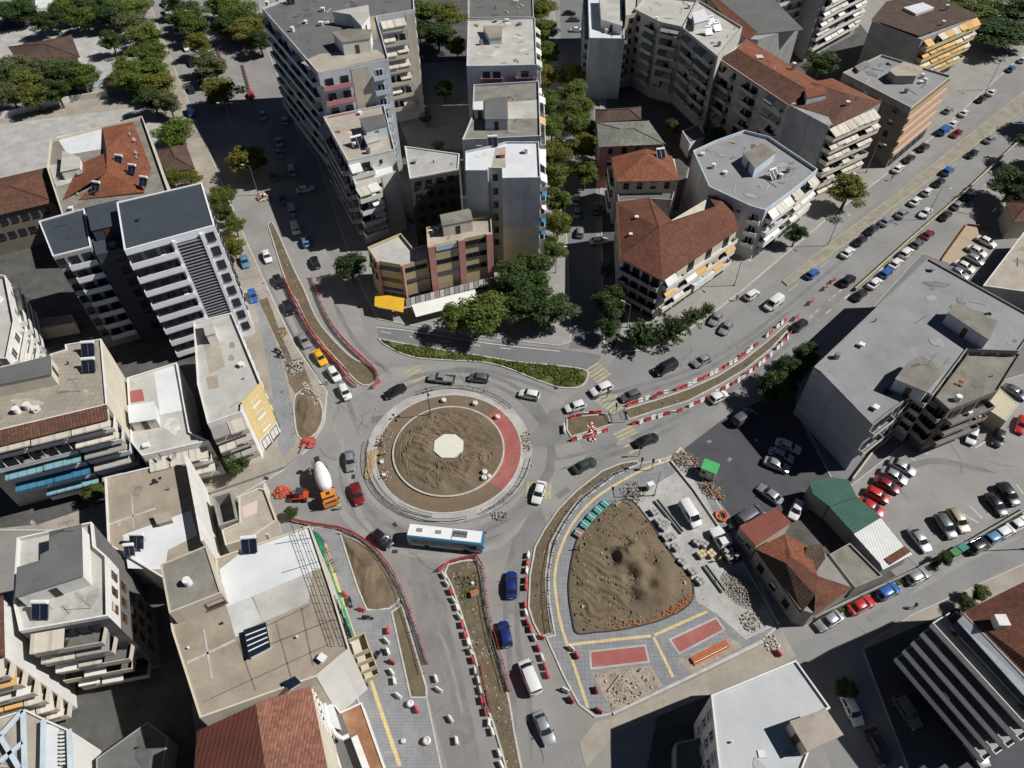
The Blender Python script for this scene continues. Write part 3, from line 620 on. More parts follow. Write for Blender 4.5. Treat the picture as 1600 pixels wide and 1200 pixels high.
# ------------------------------------------------------------ building kit
_wm = {}
def win_mesh(kind):
    """unit window, 1 m wide, 1 m high, sitting on the wall plane y=0 and facing -y"""
    if kind in _wm: return _wm[kind]
    fm = {'white': frame_w, 'brown': frame_b, 'dark': frame_d}[kind]
    b = MB()
    for x, z, sx, sz in ((-.46, .5, .08, 1), (.46, .5, .08, 1), (0, .96, .84, .08), (0, .04, .84, .08), (0, .5, .05, .84)): b.box((x, -.04, z), (sx, .1, sz))
    b.box((0, -.1, -.03), (1.08, .22, .06))
    p = MB().box((0, .0, .5), (.86, .06, .86))
    _wm[kind] = (b.mesh('window', fm), p.mesh('pane', glass)); return _wm[kind]
def sh_mesh():
    if 'sh' not in _wm:
        b = MB().box((0, -.03, .72), (.9, .05, .5)); _wm['sh'] = b.mesh('shutter', shutter)
    return _wm['sh']
CAMP = Vector((0, 0, CAMH))

FLAT = []
_bx = {}
def bal_bits(rnd):
    if not _bx:
        b = MB(); r_ = random.Random(1)
        for i in range(40):
            p = Vector((r_.uniform(-.35, .35), r_.uniform(-.25, .25), .45 + r_.uniform(-.15, .4))); u = Vector((r_.gauss(0, 1), r_.gauss(0, 1), r_.gauss(0, .6))).normalized() * .16; v = u.orthogonal().normalized() * .1; b.add([p - u, p + v, p + u, p - v], [(0, 1, 2, 3)])
        _bx['plant'] = b.mesh('potted_plant', lf_dark)
        for n_, c_ in (('a', (.55, .53, .5)), ('b', (.25, .1, .1)), ('c', (.1, .15, .3)), ('d', (.5, .4, .3))): _bx['cloth' + n_] = MB().box((0, 0, .75), (.9, .04, .8)).box((.5, 0, .72), (.4, .05, .6)).mesh('laundry', M('cloth_' + n_, c_, .15, 2, .9))
        _bx['ac'] = MB().box((0, 0, .45), (.85, .35, .6)).mesh('air_conditioner', whitemetal); _bx['box'] = MB().box((0, 0, .35), (.7, .45, .7)).box((.6, 0, .25), (.35, .35, .5)).mesh('storage_box', wood)
    k = rnd.choice(['plant', 'plant', 'plant', 'clotha', 'clothb', 'clothc', 'clothd', 'ac', 'box']); return _bx[k]
class Bld:
    def __init__(s, name, label, cat, pts, z, wall, roof=None, par=.9, floors=None, g=3.6, z0=0, parm=None, group=None, inset=.2, seed=None, world=None):
        s.P = world or [W(x, y, z).xy for x, y in pts]; n = len(s.P)
        a = sum(s.P[i - 1].x * s.P[i].y - s.P[i].x * s.P[i - 1].y for i in range(n))
        assert a < 0, name + ' must be clockwise: ' + label
        c = sum(s.P, Vector((0, 0))) / n
        s.root = empty(name, (c.x, c.y, z0), 0, label, cat, group); s.z = z; s.z0 = z0; s.wallm = wall; s.roofm = roof; s.pat = []
        s.rnd = random.Random(zlib.crc32(label.encode()) if seed is None else seed)
        nf = floors or max(1, round((z - z0 - g) / 3.05)); s.nf = nf
        s.fh = (z - par - z0 - g) / nf if nf else 3; s.g = g
        b = MB()
        s.deck = z - par if par else z
        b.prism(s.P, z0, s.deck - .02 if roof else z, not roof is None); b.build('wall', wall, s.root)
        if roof:
            if par:
                inn = offset(s.P, inset)
                MB().ring(s.P, inn, s.deck - .02, z).build('parapet', parm or wall, s.root)
                MB().prism(offset(s.P, inset - .02), s.deck - .12, s.deck, False).build('roof', roof, s.root); FLAT.append(s)
            else:
                MB().prism(offset(s.P, -.15), s.deck - .02, s.deck + .18).build('roof', roof, s.root)
    def edge(s, i):
        A, B = s.P[i], s.P[(i + 1) % len(s.P)]; d = B - A; L = d.length; u = d / L; nn = Vector((-u.y, u.x)); return A, u, nn, L
    def zf(s, k): return s.z0 + s.g + k * s.fh
    def win(s, i, n, u0=.06, u1=.94, w=1.2, h=1.4, sill=.9, kind='white', floors=None, sh=.25, skip=0.0, pane=True):
        A, u, nn, L = s.edge(i); rz = math.atan2(u.y, u.x) + math.pi
        wm, pm = win_mesh(kind)
        for k in (range(s.nf) if floors is None else floors):
            for j in range(n):
                if s.rnd.random() < skip: continue
                p = A + u * (L * (u0 + (u1 - u0) * (j + .5) / n)); z = s.zf(k) + sill
                loc = Vector((p.x, p.y, z)) + Vector((nn.x, nn.y, 0)) * .02 - s.root.location
                o = obj('window', wm, s.root, loc, rz, (w, 1, h))
                if pane: obj('pane', pm, o)
                if s.rnd.random() < sh: obj('shutter', sh_mesh(), o, (0, -.06, 0))
    def bal(s, i, u0=.0, u1=1.0, floors=None, depth=1.3, front=None, ph=1.0, awn=None, awp=.6, nwin=2, wk='white', seg=3.4, rail=False, slabm=None, drop=1.25, aout=.25, side=True, jag=0.0):
        A, u, nn, L = s.edge(i); front = front or s.wallm; U3 = Vector((u.x, u.y, 0)); N3 = Vector((nn.x, nn.y, 0)); rz = math.atan2(u.y, u.x)
        wm, pm = win_mesh(wk)
        for k in (range(s.nf) if floors is None else floors):
            z = s.zf(k); a, b_ = L * u0, L * u1
            if jag: a += s.rnd.random() * jag; b_ -= s.rnd.random() * jag
            O = Vector((A.x, A.y, z))
            c = O + U3 * (a + b_) / 2; ln = b_ - a
            m = MB(); m.box(c + N3 * (depth / 2 + .01), (ln, depth, .16), rz)
            m.mat(1)
            if rail:
                m.box(c + N3 * (depth - .03) + Vector((0, 0, ph)), (ln, .05, .05), rz); m.box(c + N3 * (depth - .03) + Vector((0, 0, ph * .5)), (ln, .03, .5), rz)
            else: m.box(c + N3 * (depth - .04) + Vector((0, 0, ph / 2)), (ln + .02, .1, ph + .2), rz)
            if side:
                for e in (a + .05, b_ - .05): m.box(O + U3 * e + N3 * (depth / 2) + Vector((0, 0, ph / 2 + .05)), (.1, depth - .02, ph), rz)
            bo = m.build('balcony', [slabm or s.wallm, front], s.root, org=c)
            for j in range(max(1, int(ln / 3.2))):
                if s.rnd.random() < .5:
                    me_ = bal_bits(s.rnd); e_ = U3 * (s.rnd.uniform(-.42, .42) * ln) + N3 * (depth * (.5 if me_.name[:4] != 'laun' else .95)) + Vector((0, 0, .08)); obj(me_.name.split('.')[0], me_, bo, e_, rz)
            for j in range(nwin):
                p = O + U3 * (a + ln * (j + .5) / nwin) + N3 * .02 + Vector((0, 0, .12)) - s.root.location
                o = obj('window', wm, s.root, p, rz + math.pi, (min(1.8, ln / nwin * .7), 1, 2.1)); obj('pane', pm, o)
            if awn:
                ns = max(1, round(ln / seg))
                for j in range(ns):
                    if s.rnd.random() > awp: continue
                    e0 = a + ln * j / ns + .06; e1 = a + ln * (j + 1) / ns - .06; am = s.rnd.choice(awn); dd = s.rnd.uniform(.55, 1.0) * drop; ao = depth + aout * s.rnd.uniform(.6, 1.2)
                    top = min(2.55, s.fh - .3)
                    v = []
                    for e in (e0, e1):
                        q = O + U3 * e
                        v += [q + N3 * .08 + Vector((0, 0, top)), q + N3 * ao + Vector((0, 0, top - dd)), q + N3 * (ao + .02) + Vector((0, 0, top - dd - .22))]
                    nz = Vector((0, 0, -.03)); v2 = [x + nz for x in v]
                    mb = MB().add(v + v2, [(0, 3, 4, 1), (1, 4, 5, 2), (6, 7, 10, 9), (7, 8, 11, 10), (0, 1, 7, 6), (1, 2, 8, 7), (3, 9, 10, 4), (4, 10, 11, 5), (2, 5, 11, 8), (0, 6, 9, 3)])
                    aw = mb.build('awning', am, bo, org=c)
    def band(s, i, u0, u1, za, zb, mt, out=.05, name='panel'):
        A, u, nn, L = s.edge(i); rz = math.atan2(u.y, u.x); c = A + u * (L * (u0 + u1) / 2) + nn * (out / 2 + .002)
        return MB().box((c.x, c.y, (za + zb) / 2), (L * (u1 - u0), out, zb - za), rz).build(name, mt, s.root, org=(c.x, c.y, za))
    def shopfront(s, i, n, u0=.04, u1=.96, h=2.6):
        A, u, nn, L = s.edge(i); rz = math.atan2(u.y, u.x) + math.pi; wm, pm = win_mesh('dark')
        for j in range(n):
            p = A + u * (L * (u0 + (u1 - u0) * (j + .5) / n)) + nn * .02
            o = obj('shop_window', wm, s.root, Vector((p.x, p.y, s.z0 + .15)) - s.root.location, rz, (L * (u1 - u0) / n * .85, 1, h)); obj('pane', pm, o)
    def stair(s, pts, h=2.7, wall=None, roof=None, zr=None, name='stair_house'):
        """box on the roof; pts = its top corners in the picture"""
        zt = s.deck + h if zr is None else zr; P = [W(x, y, zt).xy for x, y in pts]; s.pat.append(P)
        o = MB().prism(P, s.deck - .05, zt - .1).build(name, wall or s.wallm, s.root)
        MB().prism(offset(P, -.12), zt - .1, zt).build('roof', roof or r_grey, o)
        c = sum(P, Vector((0, 0))) / len(P)
        # a door on the side nearest the camera
        best = min(range(len(P)), key=lambda i: ((P[i] + P[(i + 1) % len(P)]) / 2).length)
        A, B = P[best], P[(best + 1) % len(P)]; mid = (A + B) / 2; d = (B - A).normalized(); nn = Vector((d.y, -d.x))
        if nn.dot(mid - c) < 0: nn = -nn
        if zt - s.deck > 2.2: MB().box((mid.x + nn.x * .02, mid.y + nn.y * .02, s.deck + 1.0), (.9, .08, 2.0), math.atan2(d.y, d.x)).build('door', frame_b if s.rnd.random() < .5 else frame_d, o)
        return o
    def patch(s, pts, mt, dz=.012, name='roof_coating'):
        P = [W(x, y, s.deck).xy for x, y in pts]; s.pat.append(P); return MB().prism(P, s.deck - .01, s.deck + dz, False).build(name, mt, s.root)
    def hip(s, mt, rise=2.2, over=.5, along=None, gable=False, pts=None):
        Q = [Vector(p) for p in (pts or s.P)]
        E = offset(Q, -over); e = [(E[(i + 1) % 4] - E[i]).length for i in range(4)]
        k = 0 if (along == 0 or (along is None and e[0] + e[2] >= e[1] + e[3])) else 1
        a, b_, c, d = [E[(i + k) % 4] for i in range(4)]          # ridge runs parallel to a-b
        m0, m1 = (d + a) / 2, (b_ + c) / 2; half = ((d - a).length + (c - b_).length) / 4; ax = (m1 - m0); t = min(.48, half / ax.length) if not gable else 0
        r0, r1 = m0 + ax * t, m1 - ax * t; z = s.z
        v = [(*a, z), (*b_, z), (*c, z), (*d, z), (*r0, z + rise), (*r1, z + rise)]
        b = MB().add(v, [(0, 4, 5, 1), (1, 5, 2), (2, 5, 4, 3), (3, 4, 0)]).add([(x, y, zz - .14) for x, y, zz in v[:4]] + v[:4], [(0, 1, 2, 3), (0, 4, 5, 1), (1, 5, 6, 2), (2, 6, 7, 3), (3, 7, 4, 0)])
        o = b.build('roof', mt, s.root)
        rm = MB()
        for p, q in ((4, 5), (0, 4), (3, 4), (1, 5), (2, 5)):
            if not gable or (p, q) == (4, 5): rm.bar(Vector(v[p]) + Vector((0, 0, .05)), Vector(v[q]) + Vector((0, 0, .05)), .26, .16)
        rm.build('ridge', mt, o); return o
    def faces(s, fl, mt, name='roof'):
        b = MB()
        for f in fl:
            q = [W(*p) for p in f]; nrm = (q[1] - q[0]).cross(q[2] - q[0])
            if nrm.z < 0: q = q[::-1]
            n = len(q); dn = [p - Vector((0, 0, .15)) for p in q]
            b.add(q + dn, [list(range(n)), [n + i for i in range(n)][::-1]] + [(i, n + i, n + (i + 1) % n, (i + 1) % n) for i in range(n)])
        return b.build(name, mt, s.root)
    def chimney(s, x, y, z, h=1.6, mt=None, w=.7):
        p = W(x, y, z); o = MB().box((p.x, p.y, z + h / 2 - 1.2), (w, w, h + 1.2)).box((p.x, p.y, z + h - .52), (w + .2, w + .2, .14)).build('chimney', mt or w_white, s.root, org=p); return o

_stain = [M('roof_stain_dark', (.12, .115, .105), .3, .8, .95, spots=.2), M('roof_stain_tan', (.25, .21, .16), .3, .8, .95, spots=.2), M('roof_patch_pale', (.42, .41, .39), .2, .8, .9, spots=.15), M('roof_bitumen', (.085, .085, .088), .2, .8, .8)]
def _inside(q, P):
    r = False
    for i in range(len(P)):
        a, d = P[i - 1], P[i]
        if (a.y > q.y) != (d.y > q.y) and q.x < (d.x - a.x) * (q.y - a.y) / (d.y - a.y) + a.x: r = not r
    return r
def clutter(s, dens=1.0):
    P = offset(s.P, 1.0); xs = [p.x for p in P]; ys = [p.y for p in P]; rnd = s.rnd
    area = abs(sum(P[i - 1].x * P[i].y - P[i].x * P[i - 1].y for i in range(len(P)))) / 2
    rm_ = s.roofm.name; rgb_ = [q for q in s.roofm.node_tree.nodes if q.type == 'RGB'][0].outputs[0].default_value
    s.stm = [M('stain_' + rm_, tuple(v * .74 for v in rgb_[:3]), .25, .8, .95, spots=.2), M('patch_' + rm_, tuple(min(.55, v * 1.22) for v in rgb_[:3]), .2, .8, .9, spots=.15)]
    n = int(min(30, area / 14) * dens); k = 0; tries = 0
    while k < n and tries < n * 12:
        tries += 1
        q = Vector((rnd.uniform(min(xs), max(xs)), rnd.uniform(min(ys), max(ys))))
        if not _inside(q, P): continue
        k += 1; t = rnd.random(); z = s.deck
        if t >= .42 and any(_inside(q + Vector((dx_, dy_)), h) for h in s.pat for dx_ in (-.7, .7) for dy_ in (-.7, .7)): continue
        if t < .42:
            m_ = s.stm[rnd.random() < .3]; r0 = rnd.uniform(.3, 1.0) ; el = rnd.uniform(1, 2.6); a0 = rnd.uniform(0, 3.1)
            pl = []
            ph_ = rnd.uniform(0, 6)
            for i in range(18):
                a = 2 * math.pi * i / 18; rr_ = r0 * (1 + .22 * math.sin(2 * a + ph_) + .14 * math.sin(5 * a + 2 * ph_) + rnd.uniform(-.06, .06)); u, v = rr_ * math.cos(a) * el, rr_ * math.sin(a); pl.append(q + Vector((u * math.cos(a0) - v * math.sin(a0), u * math.sin(a0) + v * math.cos(a0))))
            if all(_inside(p, P) and not any(_inside(p, h) for h in s.pat) for p in pl): MB().prism(pl, z - .01, z + .037 + .0015 * k, False).build('roof_stain', m_, s.root)
        elif t < .6: MB().cyl((q.x, q.y, z - .02), (q.x, q.y, z + rnd.uniform(.3, .8)), .09, None, 7).cyl((q.x, q.y, z + .3), (q.x, q.y, z + .38), .16, None, 7).build('vent_pipe', rnd.choice([steel, w_white, darksteel]), s.root)
        elif t < .72: MB().box((q.x, q.y, z + .3), (rnd.uniform(.5, 1.1), rnd.uniform(.4, .9), .64), rnd.uniform(0, 3)).box((q.x, q.y, z + .66), (1.0, .9, .07), rnd.uniform(0, 3)).build('vent_box', rnd.choice([w_white, w_concrete, whitemetal]), s.root)
        elif t < .86:
            a = rnd.uniform(0, 6.3); L_ = rnd.uniform(1.5, 4); e = q + Vector((math.cos(a), math.sin(a))) * L_
            if _inside(e, P): MB().tube([Vector((q.x, q.y, z + .08)), Vector((e.x, e.y, z + .08))], .05, 5).build('pipe_run', rnd.choice([darksteel, steel, w_white]), s.root)
        elif t < .94:
            b = MB()
            for i in range(5): b.box((q.x + rnd.uniform(-.6, .6), q.y + rnd.uniform(-.6, .6), z + .1), (rnd.uniform(.2, .7), rnd.uniform(.15, .5), rnd.uniform(.1, .35)), rnd.uniform(0, 3))
            b.build('roof_debris', rnd.choice([wood, rustm, blackm, w_white]), s.root)
        else: MB().cyl((q.x, q.y, z), (q.x, q.y, z + 1.1), .5, .5, 12).build('water_tank', rnd.choice([w_white, steel, whitemetal]), s.root)
Bld.clutter = clutter
# free-standing roof furniture
def solar(x, y, z, rz, label, s=1.0):
    p = W(x, y, z); r = empty('solar_heater', p, rz, label, 'solar heater', 'solar water heaters on the roofs')
    T = Matrix.Rotation(R(-40), 4, 'X') @ Matrix.Translation((0, 0, .05))
    b = MB()
    b.box((0, 0, 0), (2.0 * s, 1.9 * s, .1), 0, Matrix.Translation((0, 0, .85)) @ Matrix.Rotation(R(40), 4, 'X')); obj('panel', b.mesh('panel', solarglass), r)
    f = MB()
    for xx in (-1.02 * s, 0, 1.02 * s): f.box((xx, 0, 0), (.06, 1.95 * s, .14), 0, Matrix.Translation((0, 0, .85)) @ Matrix.Rotation(R(40), 4, 'X'))
    for xx in (-.8 * s, .8 * s): f.bar((xx, .72 * s, 0), (xx, .72 * s, 1.5), .06, .06); f.bar((xx, -.7 * s, 0), (xx, -.7 * s, .3), .06, .06)
    obj('frame', f.mesh('frame', steel), r)
    t = MB().cyl((-1.0 * s, .85 * s, 1.72), (1.0 * s, .85 * s, 1.72), .28, None, 14); obj('tank', t.mesh('tank', whitemetal, smooth=40), r)
    return r
def antenna(x, y, z, h, label):
    p = W(x, y, z); r = empty('antenna', p, random.uniform(0, 3), label, 'antenna', 'roof antennas')
    obj('mast', MB().cyl((0, 0, 0), (0, 0, h), .045, .03, 6).mesh('mast', steel), r)
    b = MB().bar((-.9, 0, h - .2), (.9, 0, h - .2), .04, .04)
    for i in range(7): b.bar((-.8 + i * .26, -.45 + i * .03, h - .2), (-.8 + i * .26, .45 - i * .03, h - .2), .03, .03)
    obj('aerial', b.mesh('aerial', steel), r); return r
def dish(x, y, z, label):
    p = W(x, y, z); r = empty('satellite_dish', p, random.uniform(-.4, .6), label, 'dish', 'satellite dishes')
    obj('post', MB().cyl((0, 0, 0), (0, 0, 1.0), .04, None, 6).mesh('post', steel), r)
    b = MB(); N = 14; T = Matrix.Translation((0, -.12, 1.1)) @ Matrix.Rotation(R(50), 4, 'X')
    vs_ = [T @ Vector((0, 0, -.12))]; fs = []
    for k, (rr_, zz) in enumerate(((.25, -.09), (.5, 0))):
        for i in range(N): t = 2 * math.pi * i / N; vs_.append(T @ Vector((rr_ * math.cos(t), rr_ * math.sin(t), zz)))
    fs = [(0, 1 + i, 1 + (i + 1) % N) for i in range(N)] + [(1 + i, 1 + N + i, 1 + N + (i + 1) % N, 1 + (i + 1) % N) for i in range(N)]
    fs += [f[::-1] for f in fs]
    obj('dish', b.add(vs_, fs).mesh('dish', whitemetal), r); obj('arm', MB().bar((0, -.1, .75), (0, -.62, 1.35), .04, .04).mesh('arm', steel), r)
    return r
def acunit(x, y, z, label, rz=0):
    p = W(x, y, z); r = empty('air_conditioner', p, rz, label, 'air conditioner', 'roof air conditioners')
    obj('casing', MB().box((0, 0, .4), (.95, .4, .7)).box((-.3, 0, .03), (.1, .4, .06)).box((.3, 0, .03), (.1, .4, .06)).mesh('casing', whitemetal), r)
    obj('fan_grille', MB().cyl((-.12, -.19, .4), (-.12, -.215, .4), .27, None, 14).mesh('fan_grille', darksteel), r); return r
# ------------------------------------------------------------ buildings, left to right and back to front
A_B, A_W, A_G = [aw_beige], [aw_white, aw_beige], [aw_green, aw_green, aw_grey]
# --- white and navy tower block
t = Bld('tower_block', 'tall navy and white apartment tower with a louvred panel and metal roof', 'building', [(183, 318), (316, 287), (336, 354), (195, 393)], 26.3, w_panel, None, par=0, floors=7, g=4.6)
t.z = 26.3
MB().prism(offset(t.P, .25), 26.3, 26.42).build('roof', r_navy, t.root)
MB().ring(t.P, offset(t.P, .25), 26.29, 26.6).build('parapet', w_panel, t.root)
t.band(2, .56, 1.0, 0, 25.4, w_dark, .04, 'dark_facade')
t.bal(2, .50, 1.0, range(7), 1.25, w_panel, 1.05, None, 0, 3, 'dark', side=True)
t.bal(2, .50, 1.0, [-1], 1.25, w_panel, 1.05, None, 0, 3, 'dark')
A_, u_, n_, L_ = t.edge(2)
lp = MB(); c_ = A_ + u_ * (L_ * .33) + n_ * .06; lp.box((c_.x, c_.y, 13), (L_ * .30, .08, 24.2), math.atan2(u_.y, u_.x)); lp.build('louvre_backing', w_dark, t.root)
for e in (.175, .485): 
    c_ = A_ + u_ * (L_ * e) + n_ * .25; MB().box((c_.x, c_.y, 13.2), (.5, .5, 25.4), math.atan2(u_.y, u_.x)).build('louvre_post', w_panel, t.root)
sl = MB().box((0, 0, 0), (L_ * .30, .3, .16)).mesh('louvre', M('louvre_grey', (.2, .205, .215), .05, .5, .6)); rz_ = math.atan2(u_.y, u_.x)
for k in range(34):
    c_ = A_ + u_ * (L_ * .33) + n_ * .27; obj('louvre', sl, t.root, Vector((c_.x, c_.y, 2.4 + k * .68)) - t.root.location, rz_)
t.win(2, 1, .02, .15, 1.5, 1.7, .6, 'dark', sh=0); t.win(2, 1, .02, .15, 1.5, 1.7, .6, 'dark', [-1], sh=0)
t.win(1, 5, .05, .95, 1.3, 1.6, .8, 'dark', sh=0)
t.chimney(216, 345, 26.4, .8, darksteel, .5)
t2 = Bld('tower_block', 'lower grey rear wing joined to the navy and white tower', 'building', [(60, 345), (131, 325), (142, 385), (82, 400)], 23.2, w_grey, r_navy, par=.25, floors=7, g=2.6, parm=w_panel)
t2.bal(2, .0, .72, range(7), 1.2, w_panel, 1.0, None, 0, 2, 'dark'); t2.win(2, 1, .76, .98, 1.3, 1.4, .9, 'dark', sh=0)
t3 = Bld('tower_block', 'recessed dark stair core between the tower and its grey wing', 'building', [(131, 325), (184, 312), (198, 386), (150, 398)], 22.6, w_dark, r_navy, par=.5, floors=7, g=2.5)
t3.win(2, 1, .1, .6, 1.4, 1.5, .9, 'dark', sh=0); t3.stair([(136, 326), (180, 314), (186, 350), (143, 360)], 2.4, w_dark, r_navy)
for k, (x, y) in enumerate(((146, 330), (152, 322), (160, 326))): antenna(x, y, 22.6, 3.2, 'thin aerial mast on the navy tower, ' + ['the one by the stair core edge', 'the tallest of three', 'the one nearest the white parapet'][k])
# --- school and houses behind the tower
b = Bld('town_house', 'orange tiled house with a white roof terrace behind the navy tower', 'building', [(78, 218), (222, 181), (264, 300), (100, 345), (73, 262)], 12.5, w_cream, r_dirty, par=.7, floors=3)
b.faces([[(160, 200, 12.2), (208, 190, 12.2), (236, 262, 12.2), (166, 234, 14.2)], [(160, 200, 12.2), (166, 234, 14.2), (162, 240, 13.2)], [(166, 234, 14.2), (236, 262, 12.2), (225, 300, 12.2), (122, 312, 12.0), (167, 268, 14.2)], [(124, 256, 12.2), (162, 240, 13.2), (166, 234, 14.2), (167, 268, 14.2), (98, 312, 12.0)]], t_orange)
b.patch([(88, 214), (160, 200), (164, 232), (106, 242)], r_white, .05); b.patch([(76, 258), (122, 254), (124, 282), (88, 292)], r_light, .05)
b.stair([(98, 236), (124, 246), (124, 262), (95, 268)], 2.2, w_white, r_light); b.win(2, 5); b.win(3, 2)
for k, (x, y) in enumerate(((187, 256), (208, 271), (226, 290), (152, 298))): solar(x, y, 13, -.2, ['solar heater at the ridge of the orange house roof', 'solar heater on the lower orange tiled slope', 'solar heater at the orange house corner nearest the tower', 'solar heater at the foot of the orange tiles'][k], .9)
for k, (x, y) in enumerate(((207, 214), (213, 223), (216, 243), (218, 250), (128, 274), (94, 286))): dish(x, y, 12.4, ['first', 'second', 'third', 'fourth', 'fifth', 'sixth'][k] + ' satellite dish on the orange tiled house counted from the park')
b = Bld('school_wing', 'low wing with a dull brown tiled roof at the left picture edge', 'building', [(-70, 296), (74, 263), (82, 314), (-70, 350)], 10, w_brown, None, par=0, floors=2, g=3); b.hip(t_brown, 1.6); b.win(2, 8, w=1.4, kind='dark', sh=0)
b = Bld('pavilion', 'park pavilion with a brown pyramid roof among trees', 'pavilion', [(18, 74), (108, 57), (120, 88), (34, 98)], 3.6, w_beige, None, par=0, floors=1, g=1.5); b.hip(t_dark, 2.0, .8); b.win(2, 4, floors=[0], sill=-.4, sh=0)
b = Bld('kiosk', 'small brown hipped roof house beside the park street', 'building', [(246, 236), (287, 226), (300, 262), (262, 266)], 4, w_cream, None, par=0, floors=1, g=1.2); b.hip(t_dark, 1.6, .6); b.win(2, 2, floors=[0], sill=.2, sh=0)
b = Bld('kiosk', 'white flat canopy kiosk under the trees at the top left corner', 'building', [(55, 0), (82, -5), (90, 8), (56, 14)], 3.5, w_white, r_white, par=.3, floors=1, g=1); b.win(2, 2, floors=[0], sill=.3, sh=0)
# --- far left edge pieces
b = Bld('apartment_block', 'pale block with open balconies cut by the left edge below the tower', 'building', [(-60, 420), (8, 430), (22, 500), (10, 560), (-60, 560)], 13, w_white, r_light, par=.8, floors=4); b.bal(1, .1, .9, None, 1.1, w_white, .9, None, 0, 2); b.bal(2, .1, .9, None, 1.1, w_white, .9, A_W, .5, 2); b.win(3, 2)
b = Bld('shed', 'low lean-to with a pale tiled roof in the dark yard below the tower', 'shed', [(48, 500), (112, 492), (116, 504), (52, 516)], 3, w_beige, r_slabtile, par=.1, floors=1, g=1)
# --- left terrace block with the white end wall
b = Bld('apartment_block', 'terraced block with a tall white end wall, tiled fringe and blue awnings', 'building', [(78, 553), (102, 546), (101, 538), (158, 529), (167, 632), (-70, 688), (-70, 588), (76, 556)], 18.3, w_cream, r_slabtile, par=.35, floors=5, parm=w_white, g=2.6)
b.faces([[(-70, 689, 18.34), (166, 632, 18.34), (169, 655, 17.4), (-70, 714, 17.4)]], t_brown, 'tile_fringe')
b.stair([(-60, 590), (78, 556), (79, 584), (-60, 612)], 2.6, w_cream, r_grey)
b.bal(4, .0, .8, [4], 2.6, w_white, .7, A_B, 1.0, 6, 'dark', seg=5.2, drop=.9, aout=.6)
b.bal(4, .0, .3, [3, 2, 1, 0], 2.4, w_paleblue, .7, A_B + [aw_grey], .95, 3, 'dark', seg=4.4, drop=.9, aout=.6)
b.bal(4, .32, .85, [3], 2.4, w_paleblue, .7, None, 0, 5, 'dark', rail=True)
b.bal(4, .32, .85, [2], 2.4, w_paleblue, .7, [aw_teal], 1.0, 5, 'dark', seg=5.5, drop=.9, aout=.6); b.bal(4, .32, .85, [1], 2.4, w_paleblue, .7, [aw_blue], 1.0, 5, 'dark', seg=5.5, drop=.9, aout=.6); b.bal(4, .32, .7, [0], 2.4, w_paleblue, .7, [aw_teal], 1.0, 4, 'dark', seg=5.5, drop=.9, aout=.6)
A_, u_, n_, L_ = b.edge(4)
for k in range(6):
    c_ = A_ + u_ * (L_ * (.34 + .09 * k)) + n_ * 2.3; MB().box((c_.x, c_.y, b.zf(3) + 1.3), (.1, .1, 2.4)).build('balcony_post', w_white, b.root)
for k, (x, y) in enumerate(((141, 552), (142, 578))): solar(x, y, 18, .1, ['solar heater near the back edge of the slab tiled terrace', 'solar heater in the middle of the slab tiled terrace'][k])
dish(74, 554, 20.4, 'round white dish at the corner of the grey stair house'); antenna(125, 612, 17.9, 3.0, 'leaning aerial on the slab tiled terrace')
# --- flat terrace next to the white wall
b = Bld('town_house', 'low house with a pale planted roof terrace beside the white end wall', 'building', [(198, 590), (276, 566), (296, 674), (326, 688), (222, 712), (204, 690)], 9.6, w_white, r_light, par=.5, floors=2, g=2.6)
b.patch([(200, 612), (222, 608), (226, 626), (202, 630)], redcon, .03); b.patch([(240, 578), (277, 568), (292, 640), (250, 648)], r_white, .02)
b.bal(3, .05, .95, [0, 1], 1.6, w_white, .7, A_B, .95, 4, 'dark', drop=1.0, aout=.5)
b.stair([(200, 634), (240, 628), (243, 654), (203, 660)], 2.3, w_white, r_white)
# --- corner block with yellow gable end
b = Bld('corner_block', 'flat roofed corner block with a tall yellow end facade', 'building', [(302, 503), (362, 488), (408, 599), (378, 631), (377, 643), (324, 662), (308, 600)], 13.2, w_white, r_light, par=.5, floors=3, g=3.2)
b.patch([(316, 524), (338, 520), (352, 572), (328, 584)], r_beige, .03); b.patch([(322, 590), (340, 586), (342, 606), (326, 608)], r_brown, .03)
for x, y in ((363, 540), (362, 560)): b.patch([(x - 4, y - 4), (x + 1, y - 6), (x + 5, y - 1), (x + 3, y + 4), (x - 5, y + 3)], r_brown, .03)
b.band(2, -.005, 1.005, 3.0, 13.6, w_yellow, .07, 'yellow_facade'); b.band(2, 0, 1, 0, 3.0, w_white, .1, 'shop_surround')
b.win(2, 1, .1, .9, 1.9, 1.4, .9, 'white', sh=.4); b.shopfront(2, 2)
b.win(1, 6); b.bal(4, .0, 1.0, [0, 1, 2], 1.5, w_beige, .8, [aw_grey, aw_beige], .95, 2, 'dark', drop=.9, aout=.5); b.shopfront(1, 6)
b.stair([(316, 500), (330, 498), (336, 520), (322, 524)], 2.2, w_white, r_light)
